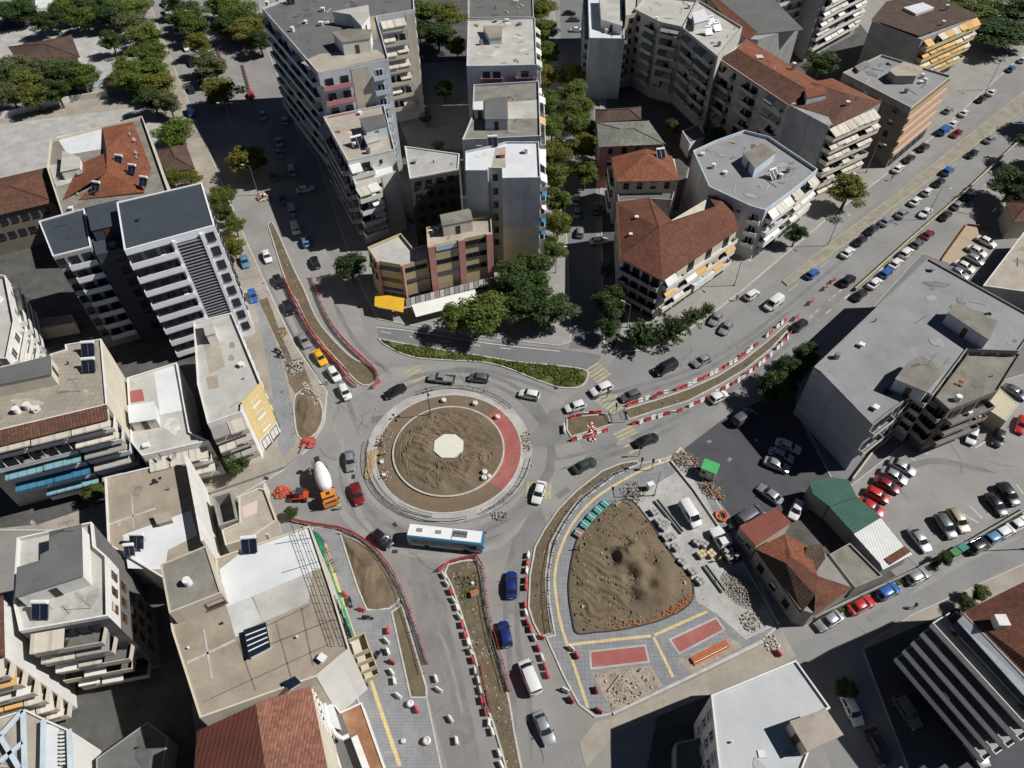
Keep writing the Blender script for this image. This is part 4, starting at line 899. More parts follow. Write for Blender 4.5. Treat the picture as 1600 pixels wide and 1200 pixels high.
# --- brown roof with high white parapet wall
b = Bld('town_house', 'flat house with a brown screed roof and a high white side wall', 'building', [(163, 746), (290, 716), (300, 724), (326, 856), (258, 905), (168, 850)], 7.8, w_white, r_brown, par=.5, floors=2, g=2)
b.patch([(192, 836), (298, 798), (308, 836), (262, 860), (258, 890), (200, 888)], r_white, .02)
for q in (([(205, 776), (207, 776), (210, 826), (208, 826)]), ([(170, 818), (243, 793), (243, 796), (170, 821)])): b.patch(q, M('roof_line_paint', (.4, .38, .34), .2, .8, .9), .03)
A_, u_, n_, L_ = b.edge(2); c_ = A_ + u_ * (L_ / 2) - n_ * .2; MB().box((c_.x, c_.y, 8.6), (L_, .36, 3.0), math.atan2(u_.y, u_.x)).build('side_wall', w_white, b.root)
b.stair([(240, 805), (262, 800), (268, 812), (246, 818)], 1.0, r_beige, r_beige, name='skylight')
solar(217, 852, 7.8, .0, 'solar heater on the white coated half of the brown roof'); solar(206, 866, 7.8, .1, 'tank and panel at the ragged corner of the brown roof', .7)
dish(253, 719, 8.2, 'larger of two white dishes on the back edge of the brown roof'); dish(275, 716, 8.2, 'smaller of two white dishes on the back edge of the brown roof')
# --- roofless shell and walled yard beside it
b = Bld('ruined_shell', 'roofless concrete shell with a dark floor beside the white side wall', 'ruin', [(331, 775), (362, 766), (372, 812), (342, 822)], 4.2, w_concrete, r_dirty, par=3.0, floors=1, g=1, inset=.35)
b = Bld('yard_house', 'small house with a pinkish roof and thick parapet near the concrete truck', 'building', [(372, 776), (404, 762), (414, 764), (432, 812), (392, 840), (352, 852), (346, 828), (374, 816)], 4.0, w_beige, r_beige, par=.4, floors=1, g=1, parm=w_cream)
b.patch([(377, 792), (402, 782), (402, 802), (380, 810)], M('roof_pinkish', (.5, .40, .35), .1, .4, .9), .03)
MB().box((*W(418, 800, 1.2).xy, 1.2), (.4, 10, 2.4), .25).build('yard_wall', w_cream, b.root)
# --- big flat block with part white roof
b = Bld('workshop', 'broad flat roofed block, its roof part white coated and part bare brown', 'building', [(336, 872), (484, 821), (519, 925), (546, 1014), (529, 1027), (494, 1057), (312, 1122), (268, 985), (264, 958), (342, 925)], 14.5, w_cream, r_brown, par=.3, floors=4, g=2.6, parm=w_cream)
b.patch([(343, 890), (384, 858), (482, 823), (503, 888), (489, 892), (400, 930), (354, 948)], r_white, .03); b.patch([(354, 948), (393, 933), (410, 971), (368, 996)], M('roof_palegrey', (.46, .46, .45), .14, .4, .8, stain=(.36, .35, .33)), .025)
b.patch([(395, 932), (488, 893), (482, 942), (411, 972)], r_light, .02)
for q in (([(317, 984), (320, 984), (333, 1060), (329, 1060)]), ([(292, 1034), (368, 998), (368, 1002), (292, 1038)])): b.patch(q, M('roof_line_paint', (.4, .38, .34), .2, .8, .9), .04)
for q in (([(372, 1004), (374, 1003), (400, 1078), (398, 1079)]), ([(414, 978), (484, 945), (484, 947), (414, 980)]), ([(430, 972), (432, 971), (456, 1058), (454, 1059)]), ([(470, 950), (472, 949), (490, 1040), (488, 1041)]), ([(330, 1090), (515, 1005), (515, 1007), (330, 1092)])): b.patch(q, M('roof_seam', (.16, .15, .13), .2, 1, .9), .035, 'roof_seam')
b.band(3, .0, 1.0, 0, 14.2, w_white, .04, 'white_wall'); b.band(4, .0, 1.0, 0, 14.2, w_white, .04, 'white_wall'); b.bal(2, .72, 1.0, range(4), 2.2, w_khaki, .9, None, 0, 1, 'dark'); b.win(2, 6, .02, .7, kind='dark'); b.shopfront(2, 8)
pv = b.stair([(382, 985), (414, 974), (421, 1010), (390, 1026)], .9, w_white, solarglass, name='rooflight')
for k in range(1, 5):
    a_, c_ = W(382 + k * 1.6, 985 + k * 8.2, 15.1), W(414 + k * 1.4, 974 + k * 7.2, 15.1); MB().bar(a_ + Vector((0, 0, .04)), c_ + Vector((0, 0, .04)), .14, .08).build('glazing_bar', whitemetal, pv)
b.stair([(444, 1066), (460, 1058), (468, 1066), (452, 1076)], .6, w_white, solarglass, name='rooflight')
b2 = Bld('upper_room', 'dirty grey roofed upper storey on the broad flat block corner', 'building', [(250, 882), (322, 852), (346, 926), (264, 958)], 17.4, w_beige, r_dirty, par=.2, floors=1, g=14.4); b2.win(2, 1, .05, .35, floors=[0], w=2.2, sill=.5, kind='brown', sh=.8)
solar(392, 858, 14.3, .1, 'solar heater at the top edge of the white coated roof'); acunit(287, 957, 14.3, 'air conditioner beside the dirty grey upper storey')
rl = MB()
for e in (.3, 1.9):
    pts_ = [W(454, 824, 14.2) + Vector((e * .9, 0, .9)), W(492, 930, 14.2) + Vector((e * .9, 0, .9)), W(520, 1010, 14.2) + Vector((e * .9, 0, .9))]; rl.tube(pts_, .035, 5); rl.tube([p - Vector((0, 0, .45)) for p in pts_], .03, 5)
    for k in range(15):
        q = pts_[0].lerp(pts_[1], k / 8) if k < 8 else pts_[1].lerp(pts_[2], (k - 8) / 6); rl.cyl((q.x, q.y, 14.2), q, .03, None, 5)
rl.build('roof_railing', darksteel, b.root)
for k, (x0, y0, x1, y1) in enumerate(((430, 850, 500, 838), (440, 895, 505, 875), (400, 1015, 520, 968))): MB().tube([W(x0, y0, 14.3), W(x1, y1, 14.3)], .035, 5).build('roof_cable', darksteel, b.root)
# --- tall dark fronted block lower left
b = Bld('apartment_block', 'tall white terrace block, its shaded balcony front facing a dark lane', 'building', [(26, 840), (143, 815), (147, 852), (166, 868), (168, 962), (30, 986), (20, 940)], 17.5, M('wall_dark_render', (.13, .125, .118), .15, .3, .95, streak=.3), r_light, par=.7, floors=5, g=2, parm=w_white)  # dark wall colour stands in for the shadow lying on this block
b.band(3, 0, 1, 13.6, 16.78, w_white, .03, 'white_render'); b.band(2, 0, 1, 13.6, 16.78, w_white, .03, 'white_render')  # white bands paint the sunlit top of the wall above that shadow
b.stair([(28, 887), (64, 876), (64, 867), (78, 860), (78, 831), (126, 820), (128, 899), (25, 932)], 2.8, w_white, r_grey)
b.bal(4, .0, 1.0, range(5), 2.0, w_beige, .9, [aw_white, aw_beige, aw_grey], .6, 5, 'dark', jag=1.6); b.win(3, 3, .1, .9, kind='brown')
solar(68, 960, 16.9, 0, 'solar heater on the white terrace below the grey penthouse'); antenna(142, 950, 16.9, 3.4, 'spindly aerial among clothes lines on the white terrace'); antenna(115, 830, 19.6, 2.4, 'short aerial on the grey penthouse roof')
dish(60, 822, 16.9, 'white dish behind the grey penthouse'); dish(178, 975, 13.5, 'silver dish on the corner balcony over the dark lane')
b = Bld('apartment_block', 'white walled block with cream awnings at the lower left edge', 'building', [(-130, 962), (2, 934), (4, 1024), (-130, 1058)], 19, w_white, None, par=0, floors=6, g=1.5); b.hip(t_brown, 1.2, .2)
b.bal(2, .0, 1.0, range(6), 1.7, w_cream, .9, [aw_beige, aw_orange, aw_beige], .95, 6, 'brown', seg=2.2); b.win(1, 1, skip=1)
b = Bld('pergola_house', 'house with a glazed conservatory roof in pale blue frames at the corner', 'building', [(-40, 1132), (40, 1108), (72, 1124), (108, 1140), (112, 1250), (-40, 1250)], 9, w_white, r_beige, par=.3, floors=2, g=3)
for k, (a_, c_) in enumerate((((0, 1150), (36, 1110)), ((36, 1110), (40, 1250)), ((0, 1150), (30, 1200)), ((68, 1125), (66, 1250)), ((108, 1140), (112, 1250)), ((0, 1190), (36, 1160)))):
    MB().bar(W(*a_, 9.6), W(*c_, 9.6), .5, .35).build('roof_beam', w_paleblue, b.root)
for k in range(9): MB().bar(W(94, 1146 + k * 6, 9.2), W(106, 1144 + k * 6, 9.2), .22, .2).build('pergola_slat', w_white, b.root)
b.patch([(68, 1130), (92, 1135), (96, 1250), (68, 1250)], r_white, .05)
b = Bld('garage', 'dark hipped outbuilding roof deep in the shaded lane', 'building', [(150, 1185), (230, 1128), (262, 1150), (250, 1230), (150, 1250)], 4, w_concrete, r_grey, par=.1, floors=1, g=1)
# --- bottom: brown sheet roof and neighbours
b = Bld('warehouse', 'block with a ribbed brown sheet roof at the bottom edge', 'building', [(310, 1142), (482, 1066), (502, 1130), (522, 1260), (296, 1270)], 12.4, w_cream, None, par=0, floors=3, g=2.5)
b.faces([[(308, 1142, 12.5), (400, 1100, 13.3), (424, 1265, 13.3), (298, 1265, 12.5)], ], m_brown); b.faces([[(400, 1100, 13.3), (484, 1064, 12.5), (524, 1260, 12.5), (424, 1265, 13.3)]], M('tiles_faded', (.235, .105, .07), .2, .3, .85, pattern=('tiles', .4, .42), stain=(.17, .085, .062), st_amt=.6, st_scale=.35), 'roof_slope'); b.win(1, 5)
b = Bld('shop_house', 'narrow low house with a white gutter wall and rusty roof by the pavement', 'building', [(498, 1074), (532, 1112), (565, 1097), (612, 1230), (540, 1230), (510, 1130)], 3.6, w_white, r_grey, par=.2, floors=1, g=1)
b.patch([(532, 1112), (566, 1100), (606, 1225), (582, 1225), (556, 1150), (545, 1148)], M('roof_rusty', (.25, .125, .065), .25, .4, .9, stain=(.36, .27, .19), st_amt=.6, st_scale=.4), .04)
MB().tube([W(494, 1060, 5.4), W(506, 1098, 5.4), W(513, 1130, 5.4), W(524, 1147, 5.4), W(534, 1154, 5.4), W(545, 1149, 5.4)], .28, 8).build('gutter', w_white, b.root)
b.stair([(499, 1070), (511, 1076), (531, 1138), (519, 1134)], 1.2, w_white, r_white, name='skylight'); MB().bar(W(554, 1152, 4.2), W(587, 1240, 4.2), .8, .8).build('parapet_wall', w_white, b.root)

# --- far tall blocks, centre left
b = Bld('apartment_block', 'tall grey roofed apartment block with awnings on its right wing', 'building', [(409, 12), (470, -12), (645, -20), (647, 15), (588, 25), (607, 92), (497, 113)], 29, w_bluegrey, r_grey, par=.5, floors=7, g=4)
b.bal(3, .28, .92, range(7), 1.4, w_beige, 1.0, A_B, .85, 3, 'dark'); b.band(3, .0, .25, 4, 28.4, w_beige, .06)
b.bal(5, .55, .98, range(7), 1.2, aw_pink, .95, A_W, .35, 2, 'dark'); b.band(5, .3, .55, 4, 28.4, w_beige, .08); b.bal(5, .06, .26, range(7), 1.1, w_paleblue, 1.0, None, 0, 1)
b.bal(6, .05, .95, range(7), 1.2, w_bluegrey, .95, [aw_grey], .3, 6, 'dark'); b.win(2, 2, sh=0, kind='dark'); b.win(4, 3)
b.stair([(520, 18), (575, 8), (576, 25), (565, 40), (548, 22)], 3.0, w_white, r_light); b.stair([(520, 50), (545, 45), (580, 46), (578, 60), (535, 66)], 3.0, w_white, r_dirty)
b.patch([(470, 98), (500, 112), (605, 90), (590, 78), (500, 84)], r_beige, .02); b.patch([(567, 30), (585, 24), (590, 60), (572, 68)], r_brown, .02)
for k, (x, y) in enumerate(((447, 42), (470, 62), (486, 85), (485, 22), (620, 3))): antenna(x, y, 28.5, 3.2, ORD[k] + ' aerial on the tall grey roof counted from its left corner')
for k, (x, y) in enumerate(((418, 8), (435, 4), (505, 18), (502, 40))): b.chimney(x, y, 28.5, 1.4, w_white, .8)
solar(455, 6, 28.5, .3, 'solar heater at the back edge of the tall grey roof')
b = Bld('apartment_block', 'stepped block with a weathered roof and white end wall beside the shaded street', 'building', [(505, 182), (600, 163), (617, 233), (543, 251)], 19.2, w_white, r_beige, par=.5, floors=5, g=3.2, parm=w_bluegrey)
b.bal(2, .52, 1.0, [4], 2.0, w_white, .9, A_W, .8, 2, 'dark'); b.win(2, 2, .1, .4, .6, .8, 1.2, 'dark', sh=0, skip=.3); b.bal(3, .02, .98, range(5), 1.6, w_grey, .9, [aw_grey], .3, 6, 'dark'); b.win(1, 4)
b.stair([(562, 185), (600, 178), (604, 196), (572, 205)], 2.6, w_paleblue, r_grey); solar(560, 228, 18.7, .5, 'row of solar panels on the weathered stepped roof', 1.3); b.stair([(568, 210), (590, 206), (594, 218), (574, 224)], 1.6, w_white, r_light)
b = Bld('apartment_block', 'lower front step with a roof garden below the weathered roof', 'building', [(547, 264), (618, 245), (623, 266), (555, 288)], 15.8, w_white, r_beige, par=.5, floors=4, g=2.9)
b.bal(2, .52, 1.02, range(4), 2.2, w_white, .9, A_W, .85, 2, 'dark', drop=.8); b.win(2, 1, .42, .5, .7, .8, 1.2, 'dark', sh=0); b.band(2, .39, .41, 0, 15.4, w_grey, .06, 'joint'); b.bal(3, .02, .98, range(4), 1.2, w_grey, .9, None, 0, 2, 'dark'); b.patch([(580, 268), (612, 260), (614, 270), (586, 278)], r_white, .03)
b = Bld('apartment_block', 'inner block with a sunlit pale roof terrace between stepped block and white roofs', 'building', [(632, 228), (718, 240), (716, 264), (640, 278)], 18.6, M('wall_dark_inner', (.075, .07, .064), .15, .3, .95), concrete_light, par=.3, floors=5, g=3, parm=w_white)  # near-black wall colour paints in the shade on the front
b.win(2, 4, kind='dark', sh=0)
# --- central white-roofed column of blocks
b = Bld('apartment_block', 'slate grey roofed block at the top edge beside the tree-lined street', 'building', [(732, -40), (832, -40), (834, 26), (732, 28)], 24, w_bluegrey, r_grey, par=.4, floors=6); b.win(2, 5, kind='dark')
b = Bld('apartment_block', 'pale roofed block with a sunken roof terrace, second from the top edge', 'building', [(731, 30), (836, 27), (839, 101), (729, 103)], 24, w_bluegrey, r_light, par=.35, floors=6, g=3.6)
b.bal(2, .04, .3, None, 1.1, aw_pink, .9, A_W, .3, 1, 'dark'); b.bal(2, .5, .8, None, 1.1, aw_pink, .9, A_W, .3, 2, 'dark'); b.win(1, 4); b.bal(1, .1, .9, None, 1.2, w_white, .9, A_W, .4, 4)
b.stair([(755, 40), (784, 40), (784, 58), (765, 60)], 1.6, w_paleblue, r_brown)
b = Bld('apartment_block', 'grey roofed block with a white canopy and stair hut in the central row', 'building', [(740, 132), (842, 126), (845, 212), (722, 218), (738, 180)], 21, w_bluegrey, r_dirty, par=.5, floors=5, g=3.6)
b.bal(1, .05, .95, None, 1.2, w_white, .9, [aw_white, aw_orange], .5, 5); b.stair([(758, 155), (792, 151), (793, 186), (758, 186)], 2.6, w_paleblue, r_grey); b.stair([(741, 159), (758, 158), (758, 171), (741, 171)], 2.3, w_paleblue, r_white, name='canopy'); b.win(2, 3)
b.patch([(792, 160), (842, 156), (843, 185), (794, 186)], r_light, .03)
b = Bld('apartment_block', 'white roofed block with two blank blue-grey end walls and a window shaft', 'building', [(727, 236), (774, 226), (790, 221), (842, 221), (845, 277), (785, 278), (784, 262), (763, 262), (762, 266), (727, 266)], 23.6, w_bluegrey, r_white, par=.4, floors=6, g=4, parm=w_bluegrey)
b.win(6, 1, .1, .9, 1.0, 1.3, .8, 'brown', sh=0); b.bal(3, .05, .95, None, 1.2, w_white, .9, [aw_white, aw_blue], .6, 3); b.band(3, .1, .9, 3.4, 4.0, aw_blue, .9, 'canopy'); b.win(9, 1, kind='dark', sh=0)
b.patch([(774, 232), (790, 230), (790, 262), (768, 262)], r_beige, .03); b.chimney(785, 245, 23.2, 1.3, w_pink, 1.0); solar(770, 228, 23.2, .1, 'solar heater on the white roof between two blank walls')
b.band(4, .0, 1.0, 0, 12, w_cream, .03, 'wall_panel')
# --- beige corner building with pink piers
b = Bld('commercial_building', 'beige shop building with pink piers, its tall part behind the plane trees', 'building', [(666, 355), (767, 335), (769, 363), (668, 385)], 14.2, w_khaki, r_beige, par=.5, floors=3, g=4.4)
for k in range(3): b.band(2, .0, 1.0, 4.4 + k * 3.1 + 1.7, 4.4 + k * 3.1 + 2.8, glass, .06, 'window_band')
for e in (.0, .44, .9): b.band(2, e, e + .1, 0, 14.2, w_pink, .5, 'pier')
b.band(2, .55, .88, 12.6, 13.9, w_paleblue, .12, 'sign_board'); b.shopfront(2, 6)
b.stair([(688, 336), (734, 326), (738, 343), (692, 352)], 2.8, w_cream, r_dirty); 
for k in range(3): b.win(2, 3, .12, .42, 1.6, 1.0, 1.7, 'dark', [k], sh=0)
for k, (x, y) in enumerate(((674, 364), (682, 360), (691, 355))): acunit(x, y, 13.7, ['leftmost', 'middle', 'rightmost'][k] + ' of three air conditioners on the beige shop building')
antenna(725, 322, 16, 2.4, 'aerial on the penthouse of the beige shop building')
b = Bld('commercial_building', 'lower wedge of the beige shop building with the yellow awning', 'building', [(574, 386), (626, 364), (645, 387), (666, 382), (668, 404), (630, 414), (588, 407)], 10.8, w_khaki, r_light, par=.6, floors=2, g=4.4)
for k in range(2):
    b.band(5, .06, .94, 4.4 + k * 3.0 + 1.3, 4.4 + k * 3.0 + 2.4, glass, .06, 'window_band'); b.band(4, .06, .94, 4.4 + k * 3.0 + 1.3, 4.4 + k * 3.0 + 2.4, glass, .06, 'window_band')
b.band(5, .0, .1, 0, 10.8, w_pink, .4, 'pier'); b.band(5, .9, 1, 0, 10.8, w_pink, .4, 'pier'); b.shopfront(5, 3); b.shopfront(4, 2); b.win(6, 2, kind='dark', sh=0)
b.band(5, .05, .95, 3.5, 4.2, M('sign_navy', (.05, .06, .16), .05, 1, .5), .15, 'sign_board')
def awn_sheet(name, pts, z0, z1, mt, parent):
    q = [W(*pts[0], z0), W(*pts[1], z0), W(*pts[2], z1), W(*pts[3], z1)]; d = [p - Vector((0, 0, .12)) for p in q]
    return MB().add(q + d, [(0, 3, 2, 1), (4, 5, 6, 7), (0, 1, 5, 4), (1, 2, 6, 5), (2, 3, 7, 6), (3, 0, 4, 7)]).build(name, mt, parent)
awn_sheet('awning', [(586, 458), (632, 466), (630, 488), (585, 478)], 3.3, 2.6, aw_yellow, b.root)
for k in range(18):
    x = 634 + k * 7.6; y = 467 - k * 1.95; awn_sheet('canopy_panel', [(x, y), (x + 6.6, y - 1.7), (x + 7.4, y + 9), (x + .8, y + 11)], 3.6, 3.2, aw_grey if k % 2 else steel, b.root)
awn_sheet('awning', [(643, 476), (742, 452), (748, 470), (650, 495)], 3.1, 2.5, aw_white, b.root)
# --- narrow white block, top centre right
b = Bld('apartment_block', 'narrow pale block with a blank shaded end wall across the tree-lined street', 'building', [(918, -30), (972, -30), (976, 60), (921, 59)], 17.5, w_bluegrey, r_white, par=.6, floors=5)
b.stair([(937, -10), (970, -8), (972, 40), (940, 30)], 2.6, w_white, r_light); b.bal(1, .1, .9, None, 1.2, w_white, .9, A_W, .4, 4); b.bal(3, .1, .9, None, 1.2, w_grey, .9, None, 0, 4, 'dark')
b = Bld('apartment_block', 'beige windowed block wedged behind the narrow pale block', 'building', [(976, -40), (1000, -40), (996, 20), (978, 24)], 21, w_beige, r_light, par=.5, floors=6); b.win(2, 1, kind='brown', sh=.2)
# --- green-awning row
b = Bld('apartment_block', 'shaded block with green awnings and cream roof, nearer the tree-lined street', 'building', [(992, 14), (1010, -8), (1090, 0), (1068, 42), (1032, 34)], 21.5, w_greybeige, r_light, par=.5, floors=6, g=3.5)
b.bal(3, .12, .9, None, 1.3, w_greybeige, .9, A_G, .7, 1, 'brown'); b.bal(4, .08, .5, None, 1.3, w_greybeige, .9, A_G, .7, 1, 'brown'); b.win(4, 1, .65, .95, kind='brown')
b = Bld('apartment_block', 'shaded block with green awnings and drying laundry, beside the brown tiled row', 'building', [(1068, 44), (1092, 0), (1160, 42), (1122, 88)], 21, w_greybeige, r_light, par=.5, floors=6, g=3.5)
b.bal(3, .06, .48, None, 1.3, w_greybeige, .9, A_G, .65, 2, 'brown'); b.bal(3, .54, .9, None, 1.1, w_greybeige, .9, A_G, .65, 1, 'brown'); b.stair([(1082, 20), (1100, 14), (1108, 30), (1086, 36)], 2.2, w_white, r_white)
for k, (x, y) in enumerate(((1110, 38), (1120, 48), (1106, 54))): solar(x, y, 20.6, .4, ['solar heater at the back of the cream roof with laundry', 'solar heater at the right of the cream roof with laundry', 'solar heater at the front of the cream roof with laundry'][k])
m_ = b.edge(3); c_ = m_[0] + m_[1] * (m_[3] * .45) + m_[2] * 1.42
MB().box((c_.x, c_.y, 13.3), (1.6, .05, 1.1), math.atan2(m_[1].y, m_[1].x)).build('laundry', M('laundry_lime', (.35, .5, .05), .1, 1, .9), b.root)
c2_ = c_ - m_[1] * 2.4; MB().box((c2_.x, c2_.y, 13.0), (1.6, .05, 1.2), math.atan2(m_[1].y, m_[1].x)).build('laundry', M('laundry_pink', (.6, .4, .42), .1, 1, .9), b.root)
b = Bld('apartment_block', 'long brown tiled block with shaded rear balconies', 'building', [(1124, 92), (1166, 62), (1308, 148), (1232, 164)], 18.5, w_greybeige, None, par=0, floors=5, g=3.2)
b.faces([[(1122, 92, 18.4), (1232, 166, 18.4), (1262, 140, 20.2), (1152, 76, 20.2)]], t_brown); b.faces([[(1152, 76, 20.2), (1262, 140, 20.2), (1312, 148, 18.4), (1166, 60, 18.4)]], t_orange, 'roof_slope')
b.bal(3, .03, .26, None, 1.3, w_greybeige, .9, [aw_grey, aw_beige], .55, 1, 'dark'); b.bal(3, .4, .6, None, 1.3, w_greybeige, .9, [aw_grey, aw_beige], .55, 2, 'dark'); b.bal(3, .74, .95, None, 1.3, w_greybeige, .9, [aw_grey, aw_beige], .55, 1, 'dark')
b.win(3, 6, .02, .98, 1.0, 1.3, .9, 'dark'); b.chimney(1240, 104, 19.6, 1.4); b.chimney(1185, 95, 19, 1.6, w_bluegrey, 1.6); b.chimney(1205, 112, 19, 1.2, w_bluegrey, 2.0)
b = Bld('apartment_block', 'red roof strip block behind the green-awning row at the top edge', 'building', [(1095, -20), (1150, -60), (1250, 40), (1185, 62), (1165, 60)], 18, w_grey, None, par=0, floors=5); b.faces([[(1094, -18, 18.25), (1150, -60, 18.25), (1256, 46, 18.25), (1178, 54, 18.25)]], r_grey); b.faces([[(1092, -20, 18.9), (1098, -23, 18.9), (1184, 50, 18.9), (1168, 64, 18.3)]], t_brick, 'tile_strip'); b.win(4, 4, kind='dark')
b = Bld('apartment_block', 'white gabled block with a large grey end wall at the top edge', 'building', [(1150, -120), (1240, -160), (1295, -60), (1218, -40)], 24, w_white, r_light, par=.5, floors=7); b.bal(2, .1, .9, None, 1.3, w_white, .9, A_W, .6, 4); b.win(3, 2, skip=.5)
b = Bld('apartment_block', 'cream block with rows of white curved balconies at the top edge', 'building', [(1228, -70), (1290, -130), (1372, -60), (1290, -20)], 22, w_grey, r_light, par=.5, floors=6)
b.bal(2, .02, .98, None, 1.5, w_white, .9, A_W, .75, 5, 'dark', jag=1.2); b.win(3, 2, skip=.6)
# --- gable-walled block on the avenue
b = Bld('apartment_block', 'block with a stained grey gable wall and stepped cream balconies on the avenue', 'building', [(1232, 163), (1270, 132), (1376, 162), (1295, 197)], 18.3, w_grey, None, par=0, floors=5, g=2.6)
b.faces([[(1231, 162, 18.4), (1268, 128, 19.4), (1330, 148, 19.6), (1296, 182, 18.4)]], t_brown); b.faces([[(1268, 128, 19.4), (1300, 122, 18.4), (1378, 160, 18.4), (1330, 148, 19.6)]], t_orange, 'roof_slope'); b.faces([[(1296, 182, 18.4), (1330, 148, 19.6), (1378, 160, 18.4), (1300, 198, 18.2)]], t_brown, 'roof_slope')
b.bal(2, .0, 1.0, range(5), 2.2, w_cream, 1.0, A_B, .75, 5, 'dark', jag=2.4, seg=2.6); b.bal(2, .1, .9, [-1], 2.0, w_cream, 1.0, A_B, .8, 4, 'dark')
b.stair([(1258, 140), (1286, 134), (1292, 146), (1262, 152)], 2.2, w_bluegrey, t_orange, zr=20.4, name='dormer'); b.chimney(1322, 168, 18.6, 2.0); b.shopfront(2, 5)
b = Bld('office_building', 'flat concrete roofed block with a rooftop hut and pinkish avenue front', 'building', [(1317, 113), (1377, 85), (1487, 118), (1424, 168)], 16.5, w_brown, r_bluegrey, par=.5, floors=4, g=3.2, parm=w_beige)
for k in range(4): b.band(2, .02, .98, 3.2 + k * 3.1 + .0, 3.2 + k * 3.1 + 1.0, M('panel_salmon', (.5, .33, .25), .08, .5, .85), .5, 'balcony_front'); b.band(2, .02, .98, 3.2 + k * 3.1 + 1.3, 3.2 + k * 3.1 + 2.6, M('panel_tan', (.42, .31, .17), .1, .5, .8), .06, 'blind_band')
b.win(3, 4, kind='dark', sh=.3); b.shopfront(2, 6); b.stair([(1390, 110), (1412, 97), (1442, 106), (1432, 118), (1400, 118)], 2.2, r_beige, r_beige); b.chimney(1440, 122, 16, 1.6); b.stair([(1336, 104), (1352, 95), (1360, 100), (1342, 110)], .8, w_concrete, r_dirty)
b.band(3, .0, 1.0, 14.8, 16.5, w_concrete, .05, 'fascia')
b = Bld('apartment_block', 'block with orange balconies, brown roof and blank side wall on the avenue', 'building', [(1363, 32), (1385, 4), (1450, -10), (1528, 24), (1441, 62)], 15.5, w_grey, None, par=0, floors=4, g=3.2)
b.faces([[(1362, 30, 15.6), (1385, 2, 15.6), (1455, -12, 15.6), (1530, 24, 15.6), (1436, 56, 16.2)]], t_dark); b.bal(3, .0, 1.0, range(4), 1.8, w_ochre, 1.0, [aw_orange, aw_beige, aw_orange], .8, 4, 'brown', jag=1.0); b.chimney(1472, 40, 15.8, 1.8); b.chimney(1478, 15, 15.8, 1.8); b.band(4, 0, .02, 0, 15, w_grey, .2)
b.patch([(1410, 16), (1440, 8), (1458, 16), (1430, 26)], r_white, .8)
# --- flat block with curved corner
b = Bld('apartment_block', 'wide grey flat roof block with a rooftop hut and white avenue balconies', 'building', [(1083, 235), (1118, 219), (1163, 203), (1202, 213), (1278, 264), (1238, 297), (1196, 328), (1172, 321), (1108, 291)], 13.2, w_bluegrey, r_bluegrey, par=.7, floors=3, g=3.6, parm=w_paleblue)
b.bal(4, .05, .98, None, 1.5, w_white, .95, A_W, .75, 3, 'dark', jag=.8); b.bal(5, .02, .95, None, 1.5, w_white, .95, A_W, .75, 3, 'dark', jag=.8); b.bal(6, .1, .9, None, 1.2, w_white, .95, None, 0, 1)
b.stair([(1162, 240), (1190, 224), (1212, 238), (1180, 262)], 2.4, w_paleblue, r_dirty); b.win(7, 3); b.shopfront(4, 4); b.shopfront(5, 3); solar(1208, 278, 12.6, .5, 'solar heater on the wide grey flat roof'); antenna(1160, 246, 12.6, 2.6, 'aerial beside the hut on the wide grey flat roof'); antenna(1236, 276, 12.6, 2.2, 'aerial at the avenue edge of the wide grey flat roof')
# --- orange roof group at the street corner
b = Bld('corner_block', 'corner block with a large orange tiled roof and banner by the avenue', 'building', [(966, 315), (1012, 312), (1046, 346), (1106, 310), (1134, 309), (1152, 357), (1035, 436), (972, 403)], 10.9, w_cream, None, par=0, floors=3, g=2.4)
b.faces([[(962, 316, 11), (1014, 308, 11), (1030, 355, 14), (968, 402, 11)], [(968, 402, 11), (1030, 355, 14), (1035, 439, 11)], [(1035, 439, 11), (1030, 355, 14), (1118, 322, 13.2), (1156, 357, 11)], [(1030, 355, 14), (1014, 308, 11), (1050, 345, 11.6), (1118, 322, 13.2)], [(1118, 322, 13.2), (1106, 306, 11), (1138, 306, 11), (1156, 357, 11)]], t_brick)
b.bal(5, .02, .98, [0, 1, 2], 1.1, w_white, .9, [aw_white, aw_beige, aw_orange], .45, 4, 'dark'); b.bal(6, .02, .98, [0, 1, 2], 1.2, w_grey, .8, None, 0, 4, 'dark'); b.win(7, 4); b.shopfront(5, 5); b.shopfront(6, 3)
bn = b.band(5, .3, .58, 2.6, 4.2, w_white, 1.5, 'banner')
A_, u_, n_, L_ = b.edge(5); mk = M('banner_ink', (.12, .16, .2), .1, 2, .8); mk2 = M('banner_teal', (.3, .5, .55), .1, 2, .8)
for k in range(11):
    if k == 6: continue
    c_ = A_ + u_ * (L_ * (.33 + .022 * k)) + n_ * .7; MB().box((c_.x, c_.y, 4.21), (.22, .5, .02), math.atan2(u_.y, u_.x)).build('lettering', mk, b.root)
c_ = A_ + u_ * (L_ * .44) + n_ * 1.15; MB().box((c_.x, c_.y, 4.21), (L_ * .2, .3, .02), math.atan2(u_.y, u_.x)).build('lettering', mk2, b.root); b.chimney(994, 345, 11.6, 1.6, w_white, .6); b.chimney(985, 370, 11.4, 1.3, w_white, .5)
b = Bld('town_house', 'house with an orange pyramid roof between grey hip roof and corner block', 'building', [(957, 246), (1010, 240), (1054, 248), (1060, 280), (963, 282)], 11.8, w_cream, None, par=0, floors=3, g=2.6)
